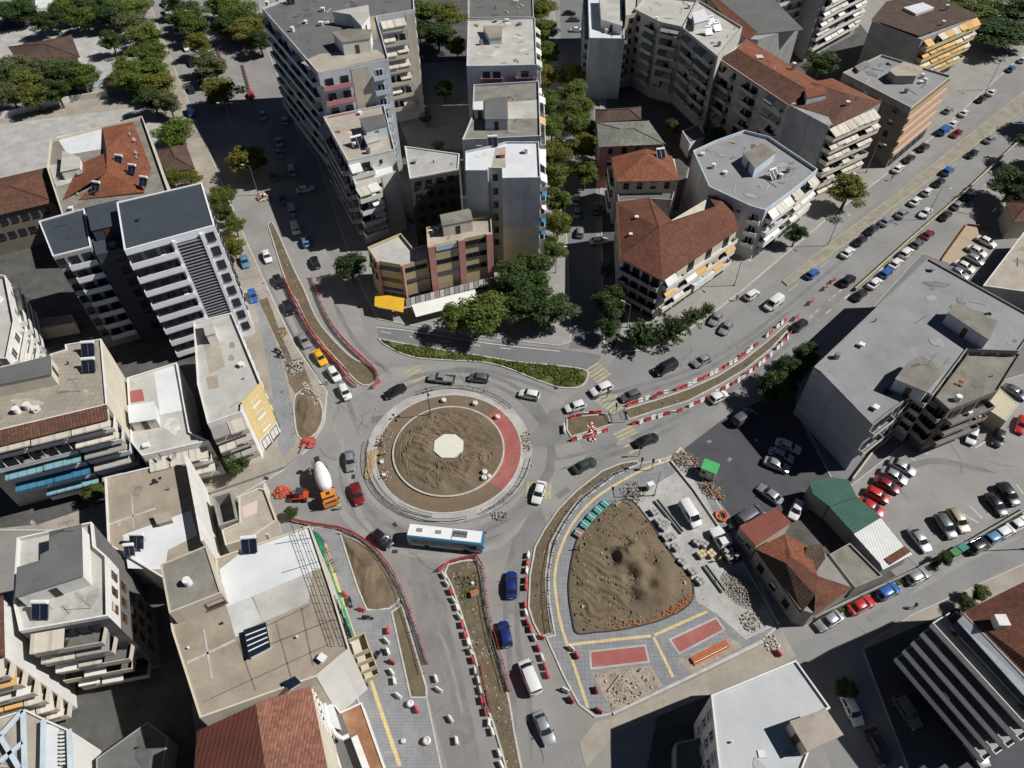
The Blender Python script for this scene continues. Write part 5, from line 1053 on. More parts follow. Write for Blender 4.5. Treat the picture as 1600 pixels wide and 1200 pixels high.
b.faces([[(955, 246, 11.8), (1010, 238, 13.9), (1012, 240, 13.9), (962, 284, 11.8)], [(962, 284, 11.8), (1010, 240, 13.9), (1062, 282, 11.8)], [(1062, 282, 11.8), (1010, 240, 13.9), (1050, 244, 11.8)], [(955, 246, 11.8), (1010, 232, 11.8), (1050, 244, 11.8), (1010, 240, 13.9)]], t_orange); b.bal(4, .1, .9, None, 1.1, w_white, .9, None, 0, 2); solar(1032, 246, 12.8, .2, 'solar heater on the orange pyramid roof'); b.win(3, 4, kind='dark')
b = Bld('town_house', 'house with a mossy grey hipped roof beside the tree-lined street', 'building', [(935, 193), (1012, 190), (1036, 224), (938, 228)], 11.6, w_pink, None, par=0, floors=3, g=2.6); b.hip(M('slates_grey', (.17, .175, .15), .2, .3, .9, pattern=('tiles', .5, .42), stain=(.1, .11, .08)), 1.2, .4); b.win(2, 4, kind='dark'); b.win(3, 3)
b = Bld('town_house', 'small house with a dark red roof in the shaded back court', 'building', [(932, 172), (1000, 168), (1000, 186), (932, 190)], 9, w_grey, None, par=0, floors=2); b.hip(t_dark, 1.4, .3)
b = Bld('shed', 'low pale shed in the shaded court behind the corner block', 'shed', [(1066, 204), (1092, 194), (1104, 212), (1078, 224)], 4.5, w_white, r_grey, par=.2, floors=1, g=1)
b = Bld('infill_house', 'grey infill house between the pyramid roof and the corner block', 'building', [(964, 286), (1058, 284), (1050, 312), (1014, 310), (966, 314)], 8.6, w_grey, r_grey, par=.4, floors=2)

# --- right: long concrete office block
b = Bld('office_block', 'long flat concrete block with a panelled end wall beside the parking lot', 'building', [(1450, 403), (1625, 500), (1592, 548), (1512, 545), (1458, 618), (1440, 606), (1364, 664), (1282, 580), (1272, 573)], 12.7, M('wall_panelled', (.33, .335, .36), .08, .3, .9, streak=.1, pattern=('brick', 60, 1.55, .06, 0.0)), r_bluegrey, par=.35, floors=4, g=2.6, parm=w_concrete)
b.stair([(1496, 473), (1558, 502), (1545, 530), (1482, 488)], 2.7, w_bluegrey, r_dirty); b.stair([(1418, 568), (1440, 556), (1476, 576), (1448, 612), (1400, 592)], 2.7, w_bluegrey, r_dirty)
for i in (2, 3): b.bal(i, .05, .95, [0, 1, 2, 3], 1.6, w_brown, .9, None, 0, 3, 'brown')
b.bal(4, .05, .95, [0, 1, 2, 3], .8, w_beige, .9, None, 0, 3, 'dark'); b.bal(5, .55, .98, [1, 3], .9, w_beige, .9, None, 0, 2, 'dark', rail=True)
b.win(5, 5, .05, .9, kind='dark'); b.win(8, 14, .03, .97, kind='dark'); antenna(1450, 570, 15, 2.4, 'aerial on the smaller hut of the long concrete block'); antenna(1467, 582, 12.4, 3.2, 'bare mast between the two huts of the long concrete block')
b = Bld('wing', 'brown balconied rear wing of the long concrete block over the parking lot', 'building', [(1516, 548), (1596, 552), (1560, 610), (1484, 640), (1462, 620)], 11.6, w_brown, r_dirty, par=.4, floors=3, g=2.8)
b.bal(2, .05, .95, None, 1.4, w_concrete, .8, None, 0, 3, 'dark'); b.bal(3, .05, .95, None, 1.2, w_concrete, .8, None, 0, 3, 'dark'); b.win(4, 2, kind='dark')
b = Bld('storage_hall', 'low weathered concrete roof hall at the right edge by parked white cars', 'building', [(1600, 362), (1660, 380), (1650, 470), (1600, 455), (1536, 446)], 4.5, w_concrete, r_beige, par=.2, floors=1, g=1, parm=w_white)
b = Bld('shed', 'pale corrugated canopy by the parking lot below the concrete block', 'shed', [(1540, 618), (1560, 604), (1592, 632), (1572, 658), (1532, 632)], 3.4, w_beige, M('sheet_cream', (.46, .42, .3), .08, .4, .7, pattern=('ribs', .5)), par=.05, floors=1, g=1)
b = Bld('town_house', 'brown roofed house among trees at the right edge', 'building', [(1575, 316), (1620, 300), (1640, 340), (1585, 345)], 5, w_beige, None, par=0, floors=1, g=2); b.hip(t_brown, 1.6) 
# --- green sheds and old tiled houses
def roofshed(name, label, pts, z, mt, wall=w_concrete):
    b = Bld(name, label, 'shed', pts, z, wall, None, par=0, floors=1, g=1); P = offset(b.P, -.2); MB().prism(P, z, z + .14).build('roof', mt, b.root); return b
s_ = roofshed('shed', 'green corrugated shed roof nearest the long concrete block', [(1266, 756), (1300, 748), (1324, 752), (1336, 776), (1296, 790), (1272, 772)], 3.9, m_green)
s_ = roofshed('shed', 'green corrugated shed roof joined to the white sheet roof', [(1297, 792), (1337, 777), (1374, 808), (1334, 832)], 3.6, m_green)
s_ = roofshed('shed', 'white sheet roofed shed by the parking lot wall', [(1334, 833), (1375, 812), (1412, 858), (1422, 866), (1380, 888), (1376, 880)], 3.4, m_white)
MB().box((*W(1402, 868, 3.6).xy, 3.62), (4.4, 1.1, .12), .5).build('tile_edge', t_brick, s_.root)
b = Bld('old_house', 'old house with a flat brick-red roof beside the work yard', 'building', [(1156, 822), (1212, 794), (1236, 816), (1182, 852)], 4.2, w_beige, None, par=0, floors=1, g=1.4); b.faces([[(1155, 823, 4.3), (1212, 793, 4.3), (1237, 816, 4.6), (1181, 853, 4.6)]], m_redbrown); b.win(3, 2, floors=[0], sill=.2)
b = Bld('old_house', 'old tiled house with several roof slopes next to the white sheet shed', 'building', [(1182, 858), (1228, 838), (1290, 866), (1330, 918), (1270, 958), (1250, 952)], 4.6, w_concrete, None, par=0, floors=1, g=1.4)
b.faces([[(1180, 858, 4.6), (1226, 834, 4.6), (1236, 870, 6.4), (1228, 880, 6.4)], [(1226, 834, 4.6), (1262, 852, 4.6), (1278, 900, 6.4), (1236, 870, 6.4)]], t_orange)
b.faces([[(1180, 858, 4.6), (1228, 880, 6.4), (1274, 930, 6.2), (1252, 958, 4.4)]], t_dark, 'roof_slope'); b.faces([[(1236, 870, 6.4), (1278, 900, 6.4), (1332, 918, 4.6), (1272, 962, 4.4), (1274, 930, 6.2), (1228, 880, 6.4)]], t_brick, 'roof_slope'); b.win(5, 3, kind='dark', floors=[0], sill=.2)
b.faces([[(1262, 852, 5.4), (1284, 850, 5.4), (1290, 872, 5.6), (1276, 892, 5.6), (1252, 880, 5.6)]], t_dark, 'roof_slope')
b = Bld('old_house', 'grey roofless outbuilding between the tiled house and the white sheet shed', 'building', [(1296, 866), (1328, 848), (1380, 900), (1336, 918)], 3.4, w_concrete, r_dirty, par=.3, floors=1, g=1)
# --- bottom: white flat building
b = Bld('depot', 'white flat roofed building with a cream hut at the bottom edge', 'building', [(1111, 1086), (1244, 1031), (1298, 1106), (1240, 1134), (1264, 1176), (1240, 1240), (1128, 1240)], 11.6, w_white, M('roof_palegrey2', (.40, .41, .42), .07, .25, .8, stain=(.34, .35, .35), st_amt=.5, st_scale=.2), par=.3, floors=3, g=2.4, parm=w_white)
b.stair([(1236, 1128), (1290, 1109), (1316, 1147), (1262, 1172)], 2.5, w_cream, r_beige)
b.win(6, 4); b.chimney(1190, 1178, 11.4, .5, w_white, .6)
b = Bld('garage', 'lower annexe in the shade west of the white flat roofed building', 'building', [(1056, 1160), (1104, 1150), (1110, 1240), (1056, 1240)], 3.4, w_grey, r_grey, par=.2, floors=1, g=1)
# --- bottom right: white stepped balconies and tiled roof
b = Bld('apartment_block', 'brown tiled block with long white balcony parapets at the bottom right corner', 'building', [(1505, 958), (1560, 925), (1660, 880), (1760, 1030), (1650, 1110)], 16.6, w_grey, None, par=0, floors=5, g=2.2)
b.faces([[(1505, 956, 16.6), (1662, 878, 16.6), (1600, 950, 18.2)], [(1505, 956, 16.6), (1600, 950, 18.2), (1660, 1070, 18.2), (1655, 1110, 16.6)], [(1662, 878, 16.6), (1765, 1030, 16.6), (1660, 1070, 18.2), (1600, 950, 18.2)], [(1655, 1110, 16.6), (1660, 1070, 18.2), (1765, 1030, 16.6)]], t_brick)
A_, u_, n_, L_ = b.edge(4)
b.bal(4, -.05, 1.08, [0, 1, 2, 3, 4], 3.0, w_white, .95, None, 0, 6, 'dark', slabm=w_grey)
for k in range(5): b.band(4, .02, .98, b.zf(k) + .75, b.zf(k) + .9, w_grey, 1.3, 'planter_ledge')
b.faces([[(1505, 961, 16.5), (1650, 1114, 16.5), (1632, 1122, 16.0), (1496, 970, 16.0)]], w_bluegrey, 'eave'); b.chimney(1560, 974, 17.4, 1.5, w_white, 1.2)
for q_ in FLAT: q_.clutter(1.0)
# ------------------------------------------------------------ trees and plants
def leaf_quads(b, rnd, c, r, n, size, flat=.75, up=.35):
    for _ in range(n):
        while True:
            d = Vector((rnd.uniform(-1, 1), rnd.uniform(-1, 1), rnd.uniform(-1, 1)))
            if .05 < d.length < 1: break
        d = d.normalized() * (rnd.random() ** .35)
        p = Vector((c[0] + d.x * r, c[1] + d.y * r, c[2] + d.z * r * flat))
        nn = (d.normalized() * .7 + Vector((rnd.gauss(0, .6), rnd.gauss(0, .6), rnd.gauss(up, .6)))).normalized()
        u = nn.orthogonal().normalized(); u = (Matrix.Rotation(rnd.uniform(0, 6.3), 3, nn) @ u); v = nn.cross(u)
        s = size * rnd.uniform(.45, 1.5); t = s * rnd.uniform(.55, .9)
        b.add([p - u * s, p + v * t * .6, p + u * s, p - v * t * .6], [(0, 1, 2, 3)])
_tv = {}
def tree_mesh(kind, k):
    """unit-ish trees: crown radius 3, height 7"""
    key = (kind, k)
    if key in _tv: return _tv[key]
    rnd = random.Random(k * 17 + len(kind)); b = MB(); tr = MB()
    H = 3.4
    tr.cyl((0, 0, 0), (rnd.uniform(-.15, .15), rnd.uniform(-.15, .15), H), .2, .13, 8)
    if kind == 'conifer':
        tr.cyl((0, 0, H), (0, 0, 7.4), .13, .03, 7)
        for i in range(15):
            z = 1.2 + i * .44; rr_ = 2.3 * (1 - (z - 1.0) / 7.2)
            for j in range(8):
                a = j * .785 + i * .4; leaf_quads(b, rnd, (rr_ * .62 * math.cos(a), rr_ * .62 * math.sin(a), z), .3 + rr_ * .32, 20, .2, .5, .2)
    elif kind == 'spiky':
        for i in range(52):
            a = rnd.uniform(0, 6.28); el = rnd.uniform(.05, 1.35); L = rnd.uniform(2.0, 3.2); d = Vector((math.cos(a) * math.cos(el), math.sin(a) * math.cos(el), math.sin(el)))
            for s_ in range(10):
                p = Vector((0, 0, 1.0)) + d * L * (s_ + 2) / 11; leaf_quads(b, rnd, p, .3, 5, .2, .8, .5)
    else:
        nb = 34; ph = rnd.uniform(0, 6)
        for i in range(nb):
            a = rnd.uniform(0, 6.28); q = rnd.random() ** .5; zz = rnd.uniform(-1, 1)
            lim = math.sqrt(max(0, 1 - zz * zz * .8)) * (1 + .18 * math.sin(3 * a + ph)); rr_ = 2.15 * q * lim
            c = (rr_ * math.cos(a), rr_ * math.sin(a), 4.7 + zz * 1.75)
            leaf_quads(b, rnd, c, rnd.uniform(.65, 1.2), 250 if kind != 'sparse' else 60, .17, .75)
            if i % 3 == 0: tr.cyl((0, 0, H - .8 + .2 * rnd.random()), c, .08, .025, 5)
    _tv[key] = (b.mesh('crown', lf_green), tr.mesh('trunk', bark)); return _tv[key]
def tree(x, y, rpx, label, mat=None, kind='round', zc=None, group='trees', cat='tree', k=None, sq=1.0):
    k = (zlib.crc32(label.encode()) % 4) if k is None else k
    p0 = W(x, y, 4); sc_px = FOC / (p0 - CAMP).dot(FW); rad = rpx / sc_px; s = rad / 2.2
    zc = min(4.0 * s * sq, 5.6) if zc is None else zc
    p = W(x, y, zc if kind == 'round' else zc * .8); z0 = .13
    r = empty('tree' if cat == 'tree' else cat, (p.x, p.y, z0), 0, label, cat, group)
    cm, tm = tree_mesh(kind, k)
    rz = (zlib.crc32(label.encode()) % 628) / 100
    h = zc / (4.9 if kind != 'spiky' else 2.2)
    c = obj('crown', cm, r, (0, 0, 0), rz, (s, s, h if kind != 'spiky' else s)); c.material_slots[0].link = 'OBJECT'; c.material_slots[0].material = mat or lf_green
    t = obj('trunk', tm, r, (0, 0, 0), rz, (s, s, h if kind != 'spiky' else s)); return r
T = lf_green, lf_dark, lf_yellow, lf_olive
TREES = [
 (22, 104, 30, 3, 'olive tree at the left edge beside the park pavilion'), (74, 106, 26, 3, 'muted green tree in front of the brown pavilion roof'), (104, 112, 27, 1, 'dark tree at the right corner of the pavilion'), (52, 146, 24, 2, 'bright yellow-green tree at the front of the park'), (14, 145, 20, 3, 'small tree at the left edge below the pavilion'), (126, 118, 22, 0, 'green tree between the pavilion and the mural wall'), (40, 122, 24, 0, 'green tree low in front of the pavilion roof'), (2, 116, 22, 1, 'dark tree cut by the left edge in the park'), (130, 26, 18, 0, 'small green tree at the back of the pale yard'), (172, 22, 22, 1, 'dark tree at the back right of the pale yard'), (84, 26, 16, 1, 'dark tree right behind the corner kiosk'), (238, 108, 22, 0, 'green tree pressed between the yard trees and street'), (200, 104, 22, 0, 'pale green tree at the inner yard corner'), (222, 52, 24, 0, 'green tree at the street corner of the yard'), (236, 152, 20, 1, 'dark tree at the lower end of the yard row'), (296, 16, 18, 1, 'dark tree in the median right of the white vans'), (320, 92, 16, 0, 'slender median tree between two lamps'), (340, 6, 20, 0, 'green tree at the top edge beyond the median'), (376, 30, 22, 1, 'dark tree among the light ones by the tall block'), (400, 34, 20, 0, 'green tree crowding the tall block corner'), (356, 300, 12, 1, 'small dark tree beside the navy tower top'), (366, 350, 14, 0, 'tree along the navy tower right side'), (86, 140, 20, 1, 'dark low tree between the yellow tree and the mural wall'),
 (18, 14, 32, 1, 'dark tree filling the top left corner'), (62, 34, 16, 1, 'low dark bush-like tree by the corner kiosk'), (108, 10, 26, 0, 'green tree at the top edge right of the kiosk'), (150, 8, 24, 1, 'dark tree at the top edge above the pale yard'), (196, 12, 30, 0, 'tall green tree at the top edge where the street starts'), (206, 40, 26, 3, 'feathery olive tree above the pale yard corner'), (228, 82, 30, 0, 'large green tree at the right end of the yard'), (214, 122, 25, 0, 'green tree beside the yellowing one at the yard corner'), (246, 128, 22, 2, 'yellowing tree at the street side of the yard'), (184, 124, 14, 2, 'small yellowish tree left of the yard corner trees'), (262, 158, 16, 3, 'small olive tree in shade at the yard corner'), (272, 204, 28, 0, 'round green tree by the small brown hipped house'), (272, 274, 12, 0, 'low tree in front of the small brown hipped house'), (302, 276, 11, 2, 'small tree at the corner of the navy tower roof'), (172, 62, 16, 1, 'small dark tree in the middle of the pale yard'),
 (270, 4, 14, 1, 'tree at the very top of the street median'), (286, 28, 20, 0, 'first median tree beside parked white cars'), (304, 40, 20, 0, 'second median tree, next to a lamp'), (308, 66, 16, 2, 'third median tree, small and yellowing'), (334, 104, 20, 3, 'greyish olive median tree near the excavation'), (344, 140, 28, 2, 'broad yellow-topped tree at the end of the park street'), (386, 246, 28, 2, 'yellow-green tree in the shaded street by the tall grey block'), (364, 14, 26, 0, 'green tree at the top edge by the white sunshade'), (388, 44, 26, 2, 'light green tree beside the tall grey block corner'), (350, 40, 16, 1, 'dark tree above the excavation'), (404, 60, 18, 1, 'dark tree tight against the tall grey block'), (342, 306, 16, 0, 'tree at the upper corner of the navy tower'), (348, 332, 14, 1, 'dark tree just below the navy tower corner'), (362, 382, 17, 2, 'reddish yellow tree beside the navy tower front'),
 (546, 412, 22, 1, 'dark tree at the left corner of the beige shop building'),
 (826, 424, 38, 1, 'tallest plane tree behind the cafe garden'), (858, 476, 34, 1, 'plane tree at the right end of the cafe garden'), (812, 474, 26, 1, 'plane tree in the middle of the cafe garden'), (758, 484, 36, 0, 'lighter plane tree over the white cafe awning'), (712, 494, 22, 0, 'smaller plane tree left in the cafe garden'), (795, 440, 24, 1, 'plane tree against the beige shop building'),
 (664, 14, 24, 0, 'green tree in the gap right of the tall grey block'), (700, 22, 24, 2, 'yellow-green tree in the gap at the top edge'), (684, 52, 24, 1, 'dark tree above the small orange roof court'), (655, 46, 16, 1, 'dark narrow tree along the tall grey block wall'), (714, 70, 14, 0, 'low tree beside the small orange roof'), (694, 138, 13, 1, 'lone palm-like tree in the paved courtyard'), (666, 184, 9, 1, 'round bush-like tree in the shaded courtyard'), (684, 228, 9, 2, 'small yellow-green tree by the pale courtyard terrace'),
 (1284, 96, 24, 1, 'dark tree squeezed between gable wall and white balconies'), (1326, 296, 28, 2, 'yellow-green tree on the avenue pavement'), (1245, 364, 15, 1, 'small dark tree by the wide grey flat roof block'), (1566, 48, 46, 1, 'broad dark tree at the top right corner'), (1522, 12, 34, 0, 'green tree at the top edge beside the orange balconies'), (1596, 14, 36, 1, 'dark tree in the very top right corner'), (1586, 284, 30, 1, 'dark tree at the right edge by the brown roofed house'), (1606, 310, 26, 1, 'second dark tree at the right edge by the brown roofed house'), (1640, 236, 40, 1, 'tree beyond the right edge shading the avenue'), (1650, 180, 36, 1, 'tree beyond the right edge near the avenue bend'),
 (1236, 578, 22, 1, 'dark tree at the corner of the panelled end wall'), (1212, 604, 24, 1, 'dark tree in the shade left of the panelled end wall'), (1262, 552, 18, 1, 'small dark tree along the long concrete block'), (368, 714, 22, 1, 'dark tree in the garden beside the yellow facade'), (146, 770, 16, 2, 'yellow-green shrub tree at the end of the blue awnings'), (150, 752, 11, 0, 'small tree above the yellow-green shrub by blue awnings'), (455, 800, 9, 1, 'small round tree by the red railing near the concrete truck'),
 (1534, 926, 13, 0, 'clipped shrub tree by the brown tiled corner block'), (1512, 944, 12, 1, 'dark shrub at the foot of the white balcony parapets'), (1476, 872, 10, 1, 'dark shrub beside the green waste bins'), (1322, 1075, 14, 1, 'street tree lost in shade by the white parked car'),
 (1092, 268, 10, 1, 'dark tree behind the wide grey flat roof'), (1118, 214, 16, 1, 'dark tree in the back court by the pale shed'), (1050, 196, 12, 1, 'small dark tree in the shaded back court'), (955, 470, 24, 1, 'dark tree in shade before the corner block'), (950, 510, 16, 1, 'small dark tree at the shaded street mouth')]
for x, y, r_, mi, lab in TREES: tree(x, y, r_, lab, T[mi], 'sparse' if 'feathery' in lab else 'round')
for k, (x, y, r_) in enumerate(((846, 12, 19), (849, 46, 19), (853, 82, 20), (856, 118, 19), (859, 158, 20), (863, 196, 19), (866, 238, 20), (869, 274, 19), (872, 312, 19), (872, 346, 20), (866, 386, 18))):
    tree(x, y, r_, ORD[k] + ' tree from the top in the row along the central white blocks', T[0 if k % 3 else 2], group='street trees, near row')
for k, (x, y, r_) in enumerate(((892, 116, 18), (897, 140, 20), (902, 168, 23), (910, 196, 24), (910, 228, 22), (914, 266, 20))):
    tree(x, y, r_, ORD[k] + ' tree from the top in the row on the far side of the shaded street', T[0 if k % 2 else 2], group='street trees, far row')
for k, (x, y, r_) in enumerate(((1004, 516, 26), (1052, 506, 24), (1084, 490, 17), (1106, 480, 12))):
    tree(x, y, r_, ['largest spiky evergreen at the corner below the orange roof', 'second spiky evergreen along the corner kerb', 'third spiky evergreen along the corner kerb', 'smallest spiky evergreen nearest the banner'][k], lf_dark, 'spiky', None, 'spiky corner evergreens')
# ground cover on the green island and verge
def cover(name, pts, n, label, mats, hmax=.35, size=.22):
    P = [W(x, y).xy for x, y in pts]; xs = [p.x for p in P]; ys = [p.y for p in P]; rnd = random.Random(5); b = MB(); c = 0
    P = offset(P, .35)
    def inside(q):
        r = False
        for i in range(len(P)):
            a, d = P[i - 1], P[i]
            if (a.y > q.y) != (d.y > q.y) and q.x < (d.x - a.x) * (q.y - a.y) / (d.y - a.y) + a.x: r = not r
        return r
    while c < n:
        q = Vector((rnd.uniform(min(xs), max(xs)), rnd.uniform(min(ys), max(ys))))
        if not inside(q): continue
        dens = mnoise.noise((q.x * .35, q.y * .35, 3.0))
        if dens < -.15 + rnd.uniform(-.2, .2): c += .3; continue
        b.cur = 1 if rnd.random() < .3 else 0
        leaf_quads(b, rnd, (q.x, q.y, .18 + rnd.random() * hmax * .5), .28, 5, size, .6, .6); c += 1
    o = b.build(name, mats); tag(o, label, 'plants', kind='stuff'); return o
cover('ground_cover', M5, 1500, 'green and browning plants on the long island by the dark slip road', [lf_green, lf_yellow])
cover('ground_cover', [(1285, 960), (1420, 893), (1600, 797), (1600, 816), (1430, 906), (1300, 968)], 700, 'weedy grass strip along the parking lot wall', [lf_olive, lf_green])
cover('ground_cover', [(704, 900), (748, 890), (752, 930), (722, 944)], 90, 'weeds on the tip of the southern island', [lf_olive, lf_yellow], .2, .16)
cover('ground_cover', [(212, 700), (330, 674), (332, 680), (214, 708)], 2, 'terrace planter greenery', [lf_olive, lf_green]) if False else None
for k, (x0, y0, x1, y1, z, n, lab) in enumerate(((214, 702, 322, 676, 7.6, 26, 'row of potted greenery along the pale terrace edge'), (90, 690, 140, 668, 12.8, 16, 'green balcony plants under the beige awnings'), (1000, 470, 1080, 440, .5, 0, ''), (232, 598, 250, 640, 7.3, 10, 'dry plants beside the red terrace patch'))):
    if not n: continue
    b = MB(); rnd = random.Random(k)
    for i in range(n):
        p = W(x0 + (x1 - x0) * i / n, y0 + (y1 - y0) * i / n, z); leaf_quads(b, rnd, p + Vector((0, 0, .3)), .45, 14, .16)
    tag(b.build('potted_plants', lf_dark if k != 3 else lf_yellow), lab, 'plants', kind='stuff')
# ------------------------------------------------------------ vehicles
def _sec(x, hw, zb, zt, r=.12):
    pts = [(hw * .9, zb), (hw, zb + .14), (hw, zt - r * 1.3), (hw - r * .4, zt - r * .35), (hw * .72, zt)]
    return [Vector((x, y, z)) for y, z in pts] + [Vector((x, -y, z)) for y, z in pts[::-1]]
SPEC = {  # body stations (x, half width, bottom, top), cabin base front/rear x, roof front/rear x, belt z, roof z, base/roof half widths
 'sedan': ([(-2.25, .68, .42, .80), (-2.12, .82, .30, .93), (-1.45, .88, .22, .97), (0, .89, .2, .95), (1.15, .88, .2, .92), (1.85, .84, .24, .80), (2.18, .70, .36, .64)], (1.02, -1.72, .22, -1.05), .92, 1.45, (.82, .60), 1.35),
 'hatch': ([(-1.98, .68, .40, .92), (-1.9, .80, .30, .98), (-1.2, .85, .22, .98), (0, .86, .2, .96), (1.0, .85, .2, .93), (1.6, .82, .24, .82), (1.95, .68, .36, .66)], (.95, -1.88, .22, -1.45), .93, 1.50, (.80, .60), 1.18),
 'suv': ([(-2.2, .74, .50, 1.05), (-2.1, .88, .36, 1.10), (-1.3, .93, .28, 1.12), (0, .94, .28, 1.10), (1.2, .92, .28, 1.06), (1.9, .88, .32, .96), (2.22, .76, .44, .80)], (1.1, -2.06, .35, -1.6), 1.06, 1.72, (.87, .68), 1.32),
 'van': ([(-2.5, .84, .42, 1.25), (-2.42, .93, .32, 1.32), (-1.4, .96, .26, 1.32), (0, .97, .26, 1.3), (1.3, .95, .26, 1.22), (2.1, .90, .30, 1.05), (2.45, .78, .42, .82)], (1.75, -2.4, .85, -2.25), 1.24, 2.0, (.91, .76), 1.5)}
_car = {}
def car_parts(kind):
    if kind in _car: return _car[kind]
    st, (bf, br, rf, rr_), zb, zr, (wb, wr), wx = SPEC[kind]; out = []
    b = MB(); b.loft([_sec(*s) for s in st])
    zm = zr - .07
    base = [Vector((bf, wb, zb)), Vector((bf + .12, 0, zb + .0)), Vector((bf, -wb, zb)), Vector((br, -wb, zb)), Vector((br - .06, 0, zb)), Vector((br, wb, zb))]
    mid = [Vector((rf + .08, wr + .03, zm)), Vector((rf + .16, 0, zm + .02)), Vector((rf + .08, -wr - .03, zm)), Vector((rr_ - .06, -wr - .03, zm)), Vector((rr_ - .1, 0, zm + .02)), Vector((rr_ - .06, wr + .03, zm))]
    top = [Vector((rf - .1, wr - .1, zr)), Vector((rf - .06, 0, zr + .03)), Vector((rf - .1, -wr + .1, zr)), Vector((rr_ + .1, -wr + .1, zr)), Vector((rr_ + .08, 0, zr + .03)), Vector((rr_ + .1, wr - .1, zr))]
    b.loft([base, mid, top]); out.append(('body', b.mesh('body', CARC['white'], smooth=38), (0, 0, 0)))
    def glassq(name, a, b_, c, d, inset=.1, off=.014, inn2=None):
        """a,b low edge, c,d high edge"""
        i2 = inset if inn2 is None else inn2
        P = []
        for (s, t) in ((inset, i2), (1 - inset, i2), (1 - inset, 1 - i2), (inset, 1 - i2)):
            lo = a.lerp(b_, s); hi = d.lerp(c, s); P.append(lo.lerp(hi, t))
        n = (P[1] - P[0]).cross(P[3] - P[0]).normalized()
        cc = Vector((.0, 0, 1.0)); 
        if n.dot(sum(P, Vector()) / 4 - cc) < 0: n = -n
        q = [p + n * off for p in P]; m = MB().add(q + P, [(0, 1, 2, 3), (0, 4, 5, 1), (1, 5, 6, 2), (2, 6, 7, 3), (3, 7, 4, 0), (4, 7, 6, 5)])
        out.append((name, m.mesh(name, glass), (0, 0, 0)))
    # windscreen and rear window each in two halves joined at the centre fold
    def fold(name, a, c, b_, d, e, f):
        P0 = [a, c, b_]; P1 = [d, e, f]; m = MB(); lo = []; hi = []
        for p, q in zip(P0, P1): lo.append(p.lerp(q, .1)); hi.append(p.lerp(q, .93))
        for L_ in (lo, hi):
            L_[0] = L_[0].lerp(L_[1], .07); L_[2] = L_[2].lerp(L_[1], .07)
        sgn = 1 if a.x > 0 else -1; o_ = Vector((sgn * .012, 0, .012)); lo = [p + o_ for p in lo]; hi = [p + o_ for p in hi]
        m.add(lo + hi, [(0, 1, 4, 3), (1, 2, 5, 4), (3, 4, 1, 0), (4, 5, 2, 1)]); out.append((name, m.mesh(name, glass), (0, 0, 0)))
    fold('windscreen', base[0], base[1], base[2], mid[0], mid[1], mid[2])
    fold('rear_window', base[5], base[4], base[3], mid[5], mid[4], mid[3])
    for s in (1, -1):
        A = Vector((bf - .1, s * wb, zb)); B = Vector((br + .12, s * wb, zb)); C_ = Vector((rr_ + .0, s * (wr + .03), zm)); D = Vector((rf + .0, s * (wr + .03), zm))
        mA = A.lerp(B, .46); mD = D.lerp(C_, .42)
        glassq('side_window', A, mA, mD, D, .06, .014, .12)
        if kind != 'van' or s > 5: glassq('side_window', mA, B, C_, mD, .06, .014, .12)
    hw = st[3][1]
    w = MB().cyl((0, -.1, 0), (0, .1, 0), .33, None, 14); w.mat(1).cyl((0, -.108, 0), (0, .108, 0), .2, None, 10); wm_ = w.mesh('wheel', [blackm, steel])
    for x in (wx, -wx + (.06 if kind == 'hatch' else 0)):
        for s in (1, -1): out.append(('wheel', wm_, (x, s * (hw - .085), .33)))
    hl = MB().box((0, 0, 0), (.22, .3, .13)).mesh('headlight', headl); tl = MB().box((0, 0, 0), (.14, .26, .16)).mesh('tail_light', taill)
    fx, rx = st[-1][0], st[0][0]
    for s in (1, -1):
        out.append(('headlight', hl, (fx - .12, s * (st[-1][1] - .1), st[-1][3] - .06))); out.append(('tail_light', tl, (rx + .07, s * (st[0][1] - .1), st[0][3] - .1)))
        out.append(('mirror', _mir(), (bf - .2, s * (hw + .09), zb + .1)))
    out.append(('number_plate', _plate(), (rx - .012, 0, .62)))
    _car[kind] = out; return out
_misc = {}
def _mir():
    if 'm' not in _misc: _misc['m'] = MB().box((0, 0, 0), (.12, .2, .13)).mesh('mirror', blackm)
    return _misc['m']
def _plate():
    if 'p' not in _misc: _misc['p'] = MB().box((0, 0, 0), (.03, .5, .12)).mesh('number_plate', headl)
    return _misc['p']
def heading(x, y, dx, dy, z=.6):
    d = W(x + dx, y + dy, z) - W(x, y, z); return math.atan2(d.y, d.x)
def car(kind, colr, x, y, dx, dy, label, group=None, z=.012, sc=1.0):
    p = W(x, y, .7); r = empty({'sedan': 'car', 'hatch': 'car', 'suv': 'car', 'van': 'van'}[kind], (p.x, p.y, z), heading(x, y, dx, dy), label, 'van' if kind == 'van' else 'car', group)
    if sc != 1: r.scale = (sc, sc, sc)
    for n, me, loc in car_parts(kind):
        o = obj(n, me, r, loc)
        if n == 'body': o.material_slots[0].link = 'OBJECT'; o.material_slots[0].material = CARC[colr]
    return r
CN = {'white': 'white', 'silver': 'silver', 'gray': 'dark grey', 'black': 'black', 'red': 'red', 'darkred': 'dark red', 'blue': 'blue', 'navy': 'dark blue', 'lightblue': 'light blue', 'yellow': 'yellow', 'beige': 'beige', 'green': 'dark green', 'orange': 'orange'}
KN = {'sedan': 'saloon car', 'hatch': 'hatchback', 'suv': 'sport utility car', 'van': 'van'}
S, Hh, U, V = 'sedan', 'hatch', 'suv', 'van'
